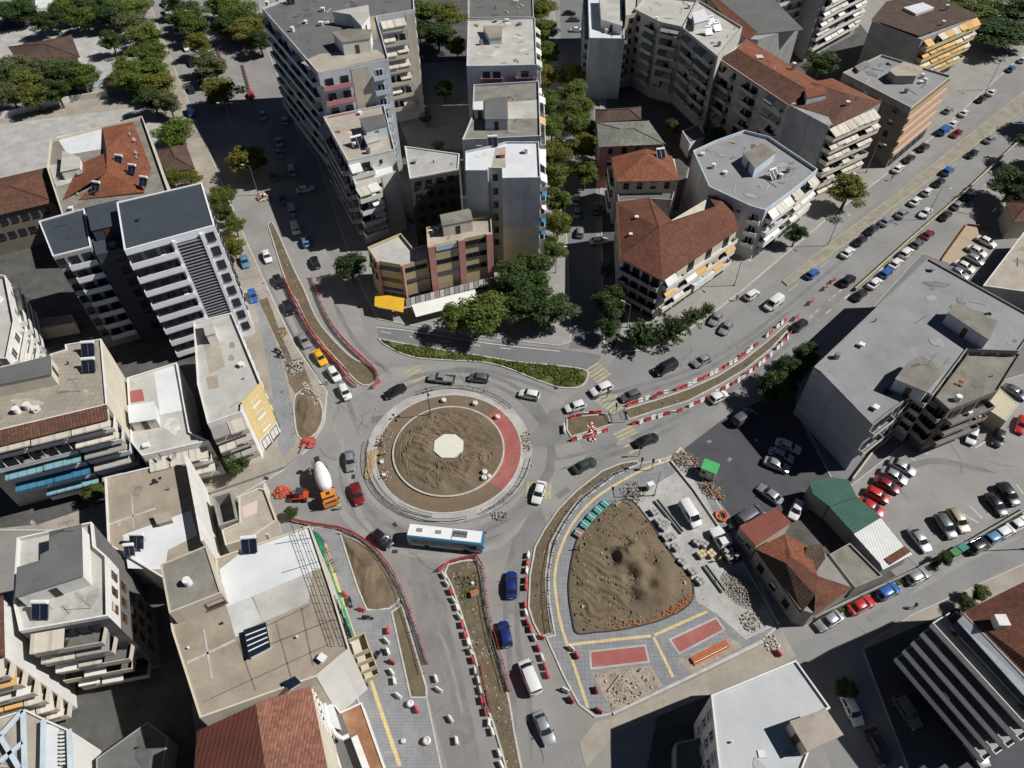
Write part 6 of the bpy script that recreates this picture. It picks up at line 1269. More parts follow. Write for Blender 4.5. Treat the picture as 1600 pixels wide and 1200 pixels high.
# kind, colour, pixel centre, heading in pixels, where it is
CARS = [
 # roundabout and its arms
 (S, 'black', 617, 611, -10, 5, 'rounding the top left of the roundabout', 'm'), (Hh, 'gray', 748, 590, -10, -1, 'above the roundabout behind the silver pickup', 'm'), (Hh, 'white', 827, 616, -10, -2, 'at the top right of the roundabout', 'm'), (Hh, 'white', 899, 635, -10, 3, 'entering from the avenue beside the small soil island', 'm'), (U, 'white', 940, 608, -10, 4, 'on the yellow crossing by the green island tip', 'm'), (Hh, 'gray', 985, 618, -10, 4, 'right behind the yellow crossing at the island blocks', 'm'), (S, 'white', 842, 769, -3, 10, 'leaving the roundabout at its right side', 'm'), (S, 'green', 914, 726, 10, -5, 'driving out along the crescent planting bed', 'm'), (S, 'black', 1011, 687, 10, -4, 'on the yellow crossing below the long island', 'm'), (Hh, 'white', 1124, 620, 10, -5, 'driving out beside the long island in half shade', 'm'), (V, 'black', 1040, 575, -10, 5, 'coming down the avenue above the long island', 'm'), (S, 'silver', 1097, 563, -10, 5, 'following the black van down the avenue', 'm'), (S, 'silver', 1135, 511, -6, 8, 'stopped second by the corner evergreens', 'p'), (S, 'silver', 1119, 497, -6, 8, 'parked first by the corner evergreens', 'p'), (Hh, 'white', 1175, 460, 8, -6, 'parked below the avenue banner', 'p'), (V, 'white', 1209, 474, -9, 7, 'coming down the avenue near the banner', 'm'), (S, 'black', 1250, 507, 9, -7, 'at the end of the red and white blocks', 'm'), (Hh, 'blue', 1270, 427, 9, -7, 'alone on the avenue lane by the yellow edge', 'm'), (U, 'black', 1325, 438, 9, -7, 'passing the start of the yellow dividing wall', 'm'),
 (S, 'silver', 547, 719, 1, 10, 'beside the concrete truck drum', 'm'), (S, 'darkred', 558, 771, 3, 10, 'below the silver car near the concrete truck cab', 'm'), (Hh, 'black', 597, 842, 8, 7, 'just behind the city bus', 'm'), (S, 'navy', 799, 913, 0, -10, 'driving towards the roundabout beside the southern island', 'm'), (Hh, 'navy', 789, 990, -2, -10, 'second in line beside the southern island fence', 'm'), (V, 'white', 828, 1058, -4, -10, 'in the southern lane beside the barrier blocks', 'm'), (S, 'silver', 850, 1137, 4, 10, 'last in the southern lane at the bottom', 'm'),
 # north-west street
 (S, 'black', 435, 439, 5, 10, 'at the shadow edge beside the island head', 'm'), (S, 'black', 450, 480, 4, 10, 'second in the sunlit north-west lane', 'm'), (S, 'silver', 475, 531, 5, 9, 'ahead of the yellow taxi', 'm'), (S, 'yellow', 500, 558, 6, 9, 'taxi in the north-west queue', 'm'), (Hh, 'white', 522, 584, 6, 9, 'third from the roundabout in the north-west queue', 'm'), (Hh, 'white', 539, 612, 5, 10, 'first in the north-west queue at the roundabout', 'm'), (S, 'white', 417, 400, 4, 10, 'in the shaded lane beside the navy tower', 'm'), (V, 'white', 461, 355, -3, -10, 'in the shaded lane behind the grey van', 'm'), (V, 'silver', 456, 328, -3, -10, 'in front of the white van in tower shade', 'm'), (Hh, 'lightblue', 477, 377, -4, -10, 'in shade beside the stepped block', 'm'), (S, 'black', 492, 409, -4, -10, 'deep in shade left of the dark corner tree', 'm'), (S, 'white', 477, 295, 10, -2, 'crossing the sunlit gap by the stepped block', 'm'), (V, 'silver', 456, 266, -3, -10, 'just above the sunlit gap', 'm'), (S, 'gray', 427, 275, 3, 10, 'beside the silver van above the sunlit gap', 'm'), (S, 'gray', 441, 311, 4, 10, 'next to the flower-red barrier in the sunlit gap', 'm'), (S, 'silver', 436, 222, 3, 10, 'second in the long shade of the tall grey block', 'm'), (S, 'lightblue', 436, 240, 3, 10, 'third in the long shade of the tall grey block', 'm'), (Hh, 'silver', 411, 181, 3, 10, 'at the top of the long shade of the tall grey block', 'm'), (Hh, 'silver', 445, 188, -3, -10, 'tight to the tall grey block in its shade', 'm'),
 (S, 'lightblue', 382, 408, 3, 9, 'parked in shade at the navy tower corner', 'p'), (Hh, 'blue', 395, 462, 3, 9, 'bright one parked beside the navy tower windows', 'p'), 
 # park street
 (S, 'black', 256, 5, 4, 10, 'topmost on the park street', 'p'), (V, 'white', 262, 18, 4, 10, 'near the top of the park street', 'p'), (S, 'black', 267, 31, 4, 10, 'between two white vans on the park street', 'p'), (V, 'white', 277, 49, 4, 10, 'second white one on the park street', 'p'), (S, 'silver', 286, 63, 4, 10, 'in the park street row above the tree shadow', 'p'), (S, 'white', 291, 74, 4, 10, 'in the park street row under the median tree', 'p'), (S, 'black', 299, 98, 4, 10, 'on the park street beside the yard', 'm'), (S, 'black', 309, 114, 4, 10, 'just above the red one on the park street', 'm'), (Hh, 'red', 314, 131, 4, 10, 'bright spot on the park street', 'm'), (S, 'black', 299, 139, 4, 10, 'left of the red one on the park street', 'm'), (V, 'navy', 299, 175, 3, 10, 'in tree shade at the park street end', 'm'), (S, 'green', 286, 5, -4, -10, 'beyond the median at the top edge', 'p'), (V, 'white', 318, 57, -4, -10, 'on the far lane behind the lamp', 'm'), (Hh, 'gray', 331, 83, -4, -10, 'on the far lane by the olive median tree', 'm'), (Hh, 'red', 392, 147, -5, -9, 'by the excavation fence', 'm'),
 # avenue, upper right
 (S, 'white', 1325, 394, 8, -7, 'first of the long parked file along the yellow edge', 'p'), (S, 'black', 1345, 375, 8, -7, 'second of the long parked file along the yellow edge', 'p'), (S, 'black', 1363, 358, 8, -7, 'third of the long parked file along the yellow edge', 'p'), (S, 'silver', 1385, 345, 8, -7, 'fourth of the long parked file along the yellow edge', 'p'), (S, 'silver', 1410, 333, 8, -7, 'fifth of the long parked file along the yellow edge', 'p'), (S, 'white', 1431, 314, 8, -7, 'sixth of the long parked file along the yellow edge', 'p'), (Hh, 'white', 1450, 299, 8, -7, 'seventh of the long parked file along the yellow edge', 'p'), (S, 'black', 1468, 284, 8, -7, 'eighth of the long parked file along the yellow edge', 'p'), (U, 'blue', 1481, 267, 8, -7, 'driving beside the end of the parked file', 'm'), (S, 'white', 1446, 332, -8, 7, 'driving down beside the dividing wall', 'm'),
 (S, 'black', 1344, 460, 8, -7, 'first below the yellow dividing wall', 'p'), (S, 'white', 1367, 442, 8, -7, 'second below the yellow dividing wall', 'p'), (Hh, 'blue', 1385, 426, 8, -7, 'third below the yellow dividing wall', 'p'), (S, 'white', 1400, 411, 8, -7, 'fourth below the yellow dividing wall', 'p'), (U, 'white', 1416, 395, 8, -7, 'fifth below the yellow dividing wall', 'p'), (Hh, 'gray', 1434, 380, 8, -7, 'sixth below the yellow dividing wall', 'p'), (S, 'darkred', 1450, 366, 8, -7, 'seventh below the yellow dividing wall', 'p'), (S, 'black', 1478, 336, 8, -7, 'in the lane mouth beyond the dividing wall', 'p'), (Hh, 'silver', 1497, 320, 8, -7, 'second in the lane mouth beyond the dividing wall', 'p'), (S, 'black', 1512, 306, 8, -7, 'third in the lane mouth beyond the dividing wall', 'p'),
 (S, 'white', 1404, 263, 8, -6, 'parked below the pinkish avenue front', 'p'), (S, 'black', 1421, 247, 8, -6, 'second parked along the pinkish avenue front', 'p'), (U, 'black', 1443, 230, 8, -6, 'third parked along the pinkish avenue front', 'p'), (V, 'blue', 1475, 204, 8, -6, 'parked beyond the pinkish avenue front', 'p'), (S, 'white', 1490, 193, 8, -6, 'ahead of the blue van by the kerb', 'p'), (S, 'darkred', 1495, 208, -8, 6, 'beside the blue van on the frontage lane', 'm'), (Hh, 'silver', 1482, 172, 8, -6, 'nosed onto the pavement by the orange balconies', 'p'), (S, 'white', 1507, 176, 8, -6, 'kerbside ahead of the white pair', 'p'), (S, 'black', 1534, 154, 8, -6, 'kerbside under the tall lamp', 'p'), (S, 'white', 1550, 144, 8, -6, 'at the corner under the tall lamp', 'p'), (Hh, 'blue', 1580, 107, 8, -7, 'near the top right trees', 'p'), (Hh, 'white', 1598, 93, 8, -7, 'at the right edge near the top trees', 'p'), (S, 'silver', 1547, 217, 8, -6, 'alone on the upper avenue lane', 'm'), (S, 'black', 1519, 240, -8, 6, 'on the upper avenue lane behind the lone silver one', 'm'),
 # bays by the concrete hall
 (S, 'white', 1542, 377, 10, 5, 'topmost in the bays by the weathered hall', 'p'), (S, 'white', 1527, 392, 10, 5, 'second in the bays by the weathered hall', 'p'), (Hh, 'silver', 1524, 405, 10, 5, 'third in the bays by the weathered hall', 'p'), (S, 'white', 1508, 416, 10, 5, 'fourth in the bays by the weathered hall', 'p'), (S, 'silver', 1499, 426, 10, 5, 'last in the bays by the weathered hall', 'p'),
 # parking lot
 (Hh, 'black', 1491, 667, -3, 10, 'in the top row of the parking lot, leftmost', 'p'), (Hh, 'white', 1519, 681, -3, 10, 'in the top row of the parking lot, middle', 'p'), (Hh, 'black', 1560, 684, -3, 10, 'in the top row of the parking lot, right', 'p'), (S, 'red', 1597, 663, -3, 10, 'at the right edge of the parking lot', 'p'), (S, 'gray', 1587, 612, 9, 5, 'in shade behind the pale canopy', 'p'), (S, 'silver', 1411, 729, 10, 5, 'topmost of the row by the office garden', 'p'), (S, 'silver', 1398, 743, 10, 5, 'second of the row by the office garden', 'p'), (S, 'darkred', 1387, 757, 10, 5, 'third of the row by the office garden', 'p'), (Hh, 'red', 1372, 773, 10, 5, 'fourth of the row by the office garden', 'p'), (S, 'red', 1362, 792, 10, 6, 'last of the row, half under the green shed', 'p'), (S, 'silver', 1437, 843, 7, 9, 'by the lot wall next to the white shed', 'p'), (U, 'gray', 1477, 822, 6, 9, 'by the lot wall beside the beige one', 'p'), (U, 'beige', 1497, 813, 6, 9, 'by the lot wall, pale roofed', 'p'), (S, 'black', 1557, 788, 7, 9, 'by the lot wall at the right, front one', 'p'), (U, 'black', 1575, 772, 7, 9, 'by the lot wall at the right, larger one', 'p'),
 (S, 'white', 1232, 697, 10, 4, 'topmost of three in deep shade by the panelled wall', 'p'), (S, 'silver', 1221, 711, 10, 4, 'middle of three in deep shade by the panelled wall', 'p'), (S, 'silver', 1214, 726, 10, 4, 'lowest of three in deep shade by the panelled wall', 'p'), (Hh, 'white', 1244, 797, -4, 9, 'between the old tiled houses and the green shed', 'p'), (S, 'silver', 1203, 772, -8, -6, 'in shade beside the brick-red roof', 'p'), (V, 'gray', 1163, 652, 9, -6, 'alone in the deep shade of the forecourt', 'p'), (V, 'gray', 1172, 806, 7, -4, 'against the old brick-red roofed house', 'p'),
 # lower right street
 (S, 'white', 1592, 818, 10, -5, 'uppermost on the lower right street', 'p'), (Hh, 'white', 1571, 830, 10, -5, 'second on the lower right street', 'p'), (Hh, 'lightblue', 1555, 839, 10, -5, 'third on the lower right street', 'p'), (U, 'black', 1530, 852, 10, -5, 'next to the waste bins on the lower right street', 'p'), (Hh, 'silver', 1434, 900, 10, -5, 'beyond the bins on the lower right street', 'p'), (Hh, 'blue', 1388, 924, 10, -5, 'between the silver and red ones on the lower right street', 'p'), (S, 'red', 1346, 945, 10, -5, 'on the lower right street by the tiled house', 'p'), (S, 'silver', 1295, 970, -10, 6, 'at the mouth of the lower right street', 'p'), (Hh, 'white', 1332, 1110, 5, 10, 'in deep shade beside the cream roof hut', 'p'), (U, 'gray', 1417, 1112, 6, 9, 'in deep shade under the balcony parapets', 'p'), (S, 'black', 1374, 1166, 5, 9, 'lowest in the deep shade at the bottom', 'p'), (Hh, 'silver', 1525, 1174, 6, 9, 'almost hidden below the balcony parapets', 'p'),
 # shaded centre street
 (S, 'silver', 901, 312, 1, -10, 'first of three in the shaded centre street', 'p'), (S, 'silver', 902, 331, 1, -10, 'second of three in the shaded centre street', 'p'), (Hh, 'silver', 907, 362, 1, -10, 'third of three in the shaded centre street', 'p'), (S, 'white', 936, 376, 10, -1, 'parked crosswise by the corner block', 'p'), (U, 'gray', 932, 326, 1, -10, 'against the corner block in the shaded street', 'p'), (S, 'black', 946, 417, 1, -10, 'lowest in the shaded centre street', 'p'), (S, 'white', 901, 46, 10, 0, 'nose out between far trees at the top', 'p'), (S, 'black', 890, 20, 10, 0, 'in far shade at the top of the centre street', 'p'), (S, 'gray', 897, 30, 10, 0, 'next to the far white one in the centre street', 'p')]
for kd, cl, x, y, dx, dy, where, mv in CARS:
    zz = .14 if (1225 < x < 1260 and 780 < y < 810) else (.036 if 1150 < x < 1240 and 640 < y < 800 else .014)
    car(kd, cl, x, y, dx, dy, f'{CN[cl]} {KN[kd]} {where}', 'parked cars' if mv == 'p' else 'cars in the traffic', zz)
car(V, 'white', 1078, 804, 6, 10, 'white panel van standing in the work yard among paving pallets', None, .14)
# pickup
def pickup(x, y, dx, dy, label, colr='silver', load=False, z=.014, sc=1.0):
    p = W(x, y, .7); r = empty('pickup_truck', (p.x, p.y, z), heading(x, y, dx, dy), label, 'pickup'); r.scale = (sc, sc, sc); pm = CARC[colr]
    b = MB(); b.loft([_sec(-.55, .9, .4, 1.0), _sec(.5, .92, .4, 1.02), _sec(1.3, .9, .4, 1.0), _sec(2.1, .86, .45, .92), _sec(2.5, .74, .5, .8)])
    b.loft([[Vector((1.2, .82, 1.0)), Vector((1.2, -.82, 1.0)), Vector((-.5, -.82, 1.0)), Vector((-.5, .82, 1.0))], [Vector((.55, .66, 1.68)), Vector((.55, -.66, 1.68)), Vector((-.4, -.66, 1.68)), Vector((-.4, .66, 1.68))]])
    o = obj('cab', b.mesh('cab', pm, smooth=35), r)
    obj('windscreen', MB().add([(1.15, .72, 1.1), (1.15, -.72, 1.1), (.64, -.58, 1.62), (.64, .58, 1.62)], [(0, 1, 2, 3), (3, 2, 1, 0)]).mesh('windscreen', glass), r)
    for s in (1, -1): obj('side_window', MB().add([(1.0, s * .815, 1.1), (-.4, s * .815, 1.1), (-.34, s * .69, 1.6), (.52, s * .69, 1.6)], [(0, 1, 2, 3), (3, 2, 1, 0)]).mesh('side_window', glass), r)
    t = MB().box((-1.6, 0, .55), (2.1, 1.76, .14))
    for c, s in (((-1.6, .86, .8), (2.1, .06, .5)), ((-1.6, -.86, .8), (2.1, .06, .5)), ((-2.62, 0, .8), (.06, 1.7, .5)), ((-.6, 0, .85), (.06, 1.7, .6))): t.box(c, s)
    obj('cargo_bed', t.mesh('cargo_bed', pm if not load else darksteel), r)
    if load:
        l_ = MB(); rnd = random.Random(2)
        for i in range(26): l_.box((rnd.uniform(-2.4, -.8), rnd.uniform(-.7, .7), rnd.uniform(.7, 1.15)), (rnd.uniform(.2, .6), rnd.uniform(.2, .4), .18), rnd.uniform(0, 3))
        obj('rubble_load', l_.mesh('rubble_load', [concrete_light]), r)
    w = MB().cyl((0, -.12, 0), (0, .12, 0), .37, None, 14).mesh('wheel', blackm)
    for xx in (1.5, -1.65):
        for s in (1, -1): obj('wheel', w, r, (xx, s * .84, .37))
    for s in (1, -1): obj('headlight', MB().box((0, 0, 0), (.1, .25, .14)).mesh('headlight', headl), r, (2.46, s * .6, .72)); obj('tail_light', MB().box((0, 0, 0), (.08, .12, .2)).mesh('tail_light', taill), r, (-2.66, s * .78, .82))
    return r
pickup(690, 591, -10, -1, 'silver open pickup above the roundabout')
pickup(1131, 852, -6, -10, 'white truck with a rubble-filled bed in the work yard', 'white', True, .14, 1.25)
# city bus
def bus():
    x, y, dx, dy = 697, 841, 10, 1; p = W(x, y, 1.5); r = empty('city_bus', (p.x, p.y, .014), heading(x, y, 120, 13, 3), 'white roofed blue city bus below the roundabout', 'bus')
    pb = paintmat('paint_bus_blue', (.03, .16, .3)); L, w_, h = 11.9, 1.27, 3.0
    def sec(xx, k=0): return [Vector((xx, s * (w_ - a - k), z)) for s, a, z in ((1, .03, .3), (1, 0, .5), (1, 0, 2.5), (1, .08, 2.86), (1, .25, h), (-1, .25, h), (-1, .08, 2.86), (-1, 0, 2.5), (-1, 0, .5), (-1, .03, .3))]
    b = MB().loft([sec(-L / 2, .08), sec(-L / 2 + .15), sec(L / 2 - .25), sec(L / 2, .1)]); obj('body', b.mesh('body', pb, smooth=40), r)
    rf = MB().prism([(-L / 2 + .1, -1.0), (L / 2 - .25, -1.0), (L / 2 - .25, 1.0), (-L / 2 + .1, 1.0)], h - .02, h + .05); rm_ = obj('roof', rf.mesh('roof', whitemetal), r)
    sd_ = MB()
    for s in (1, -1): sd_.box((0, s * (w_ + .005), .72), (L - .8, .03, .5))
    obj('skirt', sd_.mesh('skirt', CARC['silver']), r)
    for s in (1, -1):
        for i in range(7): obj('side_window', MB().box((0, 0, 0), (1.35, .03, .95)).mesh('side_window', glass), r, (-L / 2 + 1.3 + i * 1.5, s * (w_ + .006), 1.75))
    obj('windscreen', MB().box((0, 0, 0), (.04, 2.2, 1.35)).mesh('windscreen', glass), r, (L / 2 - .0, 0, 1.75)); obj('rear_window', MB().box((0, 0, 0), (.04, 1.9, .8)).mesh('rear_window', glass), r, (-L / 2, 0, 2.0))
    obj('air_conditioner', MB().box((0, 0, 0), (2.1, 1.05, .22)).mesh('air_conditioner', steel), r, (2.4, .1, h + .14))
    for i in range(5): obj('fan_vent', MB().cyl((0, 0, 0), (0, 0, .03), .16, None, 12).mesh('fan_vent', darksteel), r, (1.6 + i * .4, .1, h + .255))
    for xx in (-4.1, -1.1): obj('roof_hatch', MB().box((0, 0, 0), (.9, .6, .1)).mesh('roof_hatch', CARC['silver']), r, (xx, .05, h + .09))
    obj('roof_joint', MB().box((0, 0, 0), (.08, 2.0, .03)).mesh('roof_joint', darksteel), r, (1.1, 0, h + .06))
    w = MB().cyl((0, -.15, 0), (0, .15, 0), .48, None, 16).mesh('wheel', blackm)
    for xx in (3.3, -2.9):
        for s in (1, -1): obj('wheel', w, r, (xx, s * 1.16, .48))
    for s in (1, -1): obj('mirror', MB().box((0, 0, 0), (.3, .12, .35)).mesh('mirror', blackm), r, (L / 2 + .15, s * 1.3, 2.2))
bus()
# concrete mixer
def mixer():
    p = W(508, 757, 1.4); hd = heading(500, 740, 14, 44, 2); r = empty('concrete_mixer', (p.x, p.y, .02), hd, 'concrete mixer truck with white drum and orange cab', 'truck'); o_ = CARC['orange']
    b = MB(); cs = lambda x, k=0, zt=2.7: [Vector((x, s * (1.22 - a), z)) for s, a, z in ((1, .02, .55), (1, 0, .8), (1, 0, 2.2), (1, .1 + k, zt), (-1, .1 + k, zt), (-1, 0, 2.2), (-1, 0, .8), (-1, .02, .55))]
    b.loft([cs(2.2), cs(2.4, .05, 2.85), cs(3.5, .05, 2.85), cs(3.95, .12, 2.3), cs(4.05, .15, 1.5)]); cab = obj('cab', b.mesh('cab', o_, smooth=30), r)
    obj('windscreen', MB().add([(4.08, .95, 1.7), (4.08, -.95, 1.7), (3.72, -.95, 2.6), (3.72, .95, 2.6)], [(0, 1, 2, 3), (3, 2, 1, 0)]).mesh('windscreen', glass), r)
    obj('sun_visor', MB().box((3.75, 0, 2.78), (.3, 2.0, .06)).mesh('sun_visor', darksteel), r); obj('roof_hatch', MB().box((2.95, 0, 2.88), (.6, .6, .08)).mesh('roof_hatch', darksteel), r)
    for s in (1, -1): obj('side_window', MB().box((3.2, s * 1.225, 1.95), (1.0, .03, .7)).mesh('side_window', glass), r); obj('mirror', MB().box((4.0, s * 1.42, 2.1), (.12, .2, .5)).mesh('mirror', blackm), r)
    ch = MB().box((-.7, .45, .95), (8.2, .2, .3)).box((-.7, -.45, .95), (8.2, .2, .3))
    for xx in (-4, -2, 0, 1.6): ch.box((xx, 0, .95), (.2, .9, .2))
    obj('chassis', ch.mesh('chassis', darksteel), r)
    d = MB(); prof = [(1.7, .55), (1.3, .95), (.5, 1.18), (-.8, 1.25), (-2.0, 1.1), (-3.2, .72), (-3.6, .5)]; N = 24; secs = []
    T_ = Matrix.Translation((0, 0, 2.35)) @ Matrix.Rotation(R(12), 4, 'Y')
    for xx, rad in prof: secs.append([T_ @ Vector((xx, rad * math.cos(2 * math.pi * i / N), rad * math.sin(2 * math.pi * i / N))) for i in range(N)])
    obj('drum', d.loft(secs).mesh('drum', whitemetal, smooth=50), r)
    obj('water_tank', MB().cyl((2.0, -1.0, 1.7), (2.0, 1.0, 1.7), .35, None, 14).mesh('water_tank', whitemetal, smooth=40), r)
    h = MB().box((-3.9, 0, 2.6), (.5, 1.2, .15)).cyl((-4.0, 0, 3.9), (-3.7, 0, 3.2), .5, .3, 12).bar((-3.7, .5, 1.0), (-3.9, .4, 3.3), .1, .1).bar((-3.7, -.5, 1.0), (-3.9, -.4, 3.3), .1, .1); obj('hopper', h.mesh('hopper', darksteel), r)
    obj('chute', MB().add([(-4.1, .25, 2.7), (-4.1, -.25, 2.7), (-4.9, -.2, 1.5), (-4.9, .2, 1.5), (-4.1, .3, 2.9), (-4.1, -.3, 2.9), (-4.9, -.25, 1.7), (-4.9, .25, 1.7)], [(0, 1, 2, 3), (0, 3, 7, 4), (1, 5, 6, 2), (3, 2, 1, 0), (4, 7, 3, 0), (2, 6, 5, 1)]).mesh('chute', steel), r)
    l_ = MB()
    for s in (.2, -.2): l_.bar((-4.1, s - .8, .6), (-4.1, s - .8, 3.4), .05, .05)
    for i in range(8): l_.bar((-4.1, -1.0, .8 + i * .33), (-4.1, -.6, .8 + i * .33), .04, .04)
    obj('ladder', l_.mesh('ladder', steel), r)
    w = MB().cyl((0, -.16, 0), (0, .16, 0), .5, None, 16).mesh('wheel', blackm); mg = MB().box((0, 0, 0), (1.2, .4, .06)).mesh('mudguard', darksteel)
    for xx in (3.1, 1.4, -2.0, -3.3):
        for s in (1, -1): obj('wheel', w, r, (xx, s * 1.02, .5)); obj('mudguard', mg, r, (xx, s * 1.02, 1.08))
mixer()
# red loader working behind the mixer
def loader():
    p = W(470, 774, .8); r = empty('skid_loader', (p.x, p.y, .02), heading(470, 774, -10, 0), 'small red loader behind the concrete truck', 'loader'); m = paintmat('paint_loader', (.5, .06, .02))
    obj('body', MB().loft([_sec(-1.2, .7, .4, 1.2), _sec(0, .75, .4, 1.3), _sec(1.0, .7, .4, 1.0)]).mesh('body', m, smooth=35), r)
    c = MB()
    for xx in (-.6, .5):
        for s in (.55, -.55): c.bar((xx, s, 1.2), (xx, s, 2.1), .08, .08)
    c.box((-.05, 0, 2.13), (1.3, 1.3, .08)); obj('cab_frame', c.mesh('cab_frame', darksteel), r); obj('seat', MB().box((-.2, 0, 1.35), (.5, .5, .2)).box((-.45, 0, 1.65), (.12, .5, .5)).mesh('seat', blackm), r)
    for s in (1, -1): obj('lift_arm', MB().bar((-.9, s * .85, 1.3), (1.3, s * .85, .9), .12, .16).bar((1.3, s * .85, .9), (1.7, s * .8, .4), .12, .16).mesh('lift_arm', m), r)
    obj('bucket', MB().box((1.95, 0, .2), (.6, 1.8, .06)).box((1.68, 0, .45), (.06, 1.8, .5)).box((1.95, .88, .4), (.55, .05, .4)).box((1.95, -.88, .4), (.55, .05, .4)).mesh('bucket', rustm), r)
    w = MB().cyl((0, -.14, 0), (0, .14, 0), .38, None, 14).mesh('wheel', blackm)
    for xx in (.65, -.7):
        for s in (1, -1): obj('wheel', w, r, (xx, s * .82, .38))
loader()
# motorcycles
def motorbike(x, y, dx, dy, label, rider=False, z=.14):
    p = W(x, y, .5); r = empty('motorcycle', (p.x, p.y, z), heading(x, y, dx, dy), label, 'motorcycle', 'motorcycles')
    for xx in (.65, -.6): obj('wheel', MB().cyl((0, -.06, 0), (0, .06, 0), .3, None, 14).mesh('wheel', blackm), r, (xx, 0, .3))
    obj('frame', MB().bar((-.5, 0, .4), (.3, 0, .55), .22, .3).bar((.3, 0, .5), (.6, 0, .95), .12, .12).bar((.65, 0, .3), (.5, 0, .95), .14, .06).mesh('frame', darksteel), r)
    obj('fuel_tank', MB().loft([[Vector((x_, s * w_, z_)) for s, w_, z_ in ((1, a, .65), (1, a, .85), (-1, a, .85), (-1, a, .65))] for x_, a in ((-.1, .1), (.1, .17), (.35, .12))]).mesh('fuel_tank', CARC['black'], smooth=40), r)
    obj('saddle', MB().box((-.4, 0, .78), (.7, .28, .12)).mesh('saddle', blackm), r); obj('handlebar', MB().bar((.5, -.35, 1.02), (.5, .35, 1.02), .05, .05).mesh('handlebar', steel), r)
    return r
motorbike(657, 524, 10, 1, 'motorcycle riding the dark slip road past the cafe', z=.012)
motorbike(592, 1022, -6, 8, 'black scooter parked on the south-west pavement'); motorbike(574, 965, 10, 1, 'black scooter lying close to the planter corner')
motorbike(548, 940, 3, 10, 'scooter by the green tarpaulin strip'); motorbike(536, 625, -9, 4, 'scooter with rider leaving the north-west queue', z=.012)
for k, (x, y) in enumerate(((434, 548), (438, 556))): motorbike(x, y, 8, 3, ['upper', 'lower'][k] + ' of two motorcycles parked at the dug-up pavement')
# ------------------------------------------------------------ barriers, fences, street furniture, site clutter, people
def _blk():
    b = MB(); L = .5
    s = lambda x: [Vector((x, y, z)) for y, z in ((.24, 0), (.24, .14), (.1, .34), (.09, .82), (-.09, .82), (-.1, .34), (-.24, .14), (-.24, 0))]
    b.loft([s(-L), s(-L + .05), s(L - .05), s(L)]); return b
BLK = {'red': _blk().mesh('barrier_block', plred), 'white': _blk().mesh('barrier_block', plwhite)}
def block(x, y, colr, rz, label, group, z=.012, world=None):
    p = world if world is not None else W(x, y, .4).xy; o = obj('barrier_block', BLK[colr], None, (p.x, p.y, z), rz); return tag(o, label, 'barrier', group)
def block_row(pts, where, pat='RW', step=1.3, z=.012, gap=0):
    P = pxpath(pts, step, .3); nr = {'R': 0, 'W': 0}
    for i, (a, b_) in enumerate(zip(P, P[1:])):
        c = pat[i % len(pat)]
        if c == '-': continue
        d = b_ - a; k = 'red' if c == 'R' else 'white'
        if random.random() < .08: nr[c] += 0; continue
        block(0, 0, k, math.atan2(d.y, d.x) + random.gauss(0, .13), f'{ordn(nr[c])} {k} barrier block {where}', 'barrier blocks', z, (a + b_) / 2 + Vector((random.gauss(0, .08), random.gauss(0, .08)))); nr[c] += 1
block_row([(977, 633), (1025, 618), (1075, 600), (1120, 579), (1165, 551), (1200, 522), (1230, 497)], 'on the upper edge of the long avenue island', 'RRWW')
block_row([(986, 663), (1025, 651), (1075, 636), (1125, 610), (1165, 586), (1205, 553), (1240, 516)], 'on the lower edge of the long avenue island', 'RWRWW')
block_row([(889, 652), (920, 646), (952, 643)], 'along the top of the small soil island', 'RRW', 1.25)
block_row([(890, 688), (925, 678), (958, 668)], 'along the bottom of the small soil island', 'RWR', 1.25); block_row([(884, 655), (881, 670), (886, 686)], 'at the roundabout end of the small soil island', 'W', 1.2)
block_row([(691, 893), (703, 925), (715, 955), (726, 990), (738, 1028), (748, 1070), (760, 1118), (776, 1165), (788, 1205)], 'along the left edge of the southern island', 'WWRWWWRR', 1.4)
block_row([(826, 862), (822, 900), (820, 950), (830, 985), (842, 1010), (850, 1040), (861, 1064)], 'outside the crescent bed kerb', 'WRWRR', 1.35)
for k, (x, y, c, w_) in enumerate(((606, 985, 'red', 'uppermost beside the narrow soil planter'), (604, 1001, 'white', 'uppermost beside the narrow soil planter'), (606, 1018, 'white', 'second beside the narrow soil planter'), (612, 1034, 'red', 'second beside the narrow soil planter'), (612, 1050, 'white', 'third beside the narrow soil planter'), (616, 1064, 'white', 'fourth beside the narrow soil planter'), (623, 1087, 'white', 'last beside the narrow soil planter'), (651, 1108, 'red', 'below the end of the narrow soil planter'), (565, 952, 'red', 'near the black scooter at the planter corner'), (539, 928, 'red', 'on the green tarpaulin side of the pavement'), (681, 1060, 'white', 'on the road beside the planter fence end'), (686, 1077, 'white', 'second on the road beside the planter fence end'), (704, 1123, 'white', 'alone in the road, upper'), (713, 1157, 'white', 'alone in the road, lower'), (893, 1013, 'white', 'by the tactile strip junction'), (901, 1024, 'red', 'by the tactile strip junction'), (884, 1078, 'white', 'upper one at the plaza corner'), (893, 1093, 'red', 'upper one at the plaza corner'), (932, 1078, 'red', 'upper of two beside the rubble bed'), (936, 1110, 'red', 'lower of two beside the rubble bed'), (1217, 1020, 'red', 'by the white flat building corner'), (845, 995, 'red', 'at the foot of the crescent bed'))):
    block(x, y, c, R(100 + (k * 37) % 60), f'{c} barrier block {w_}', 'barrier blocks', .145 if x < 660 or 880 < x < 940 else .012)

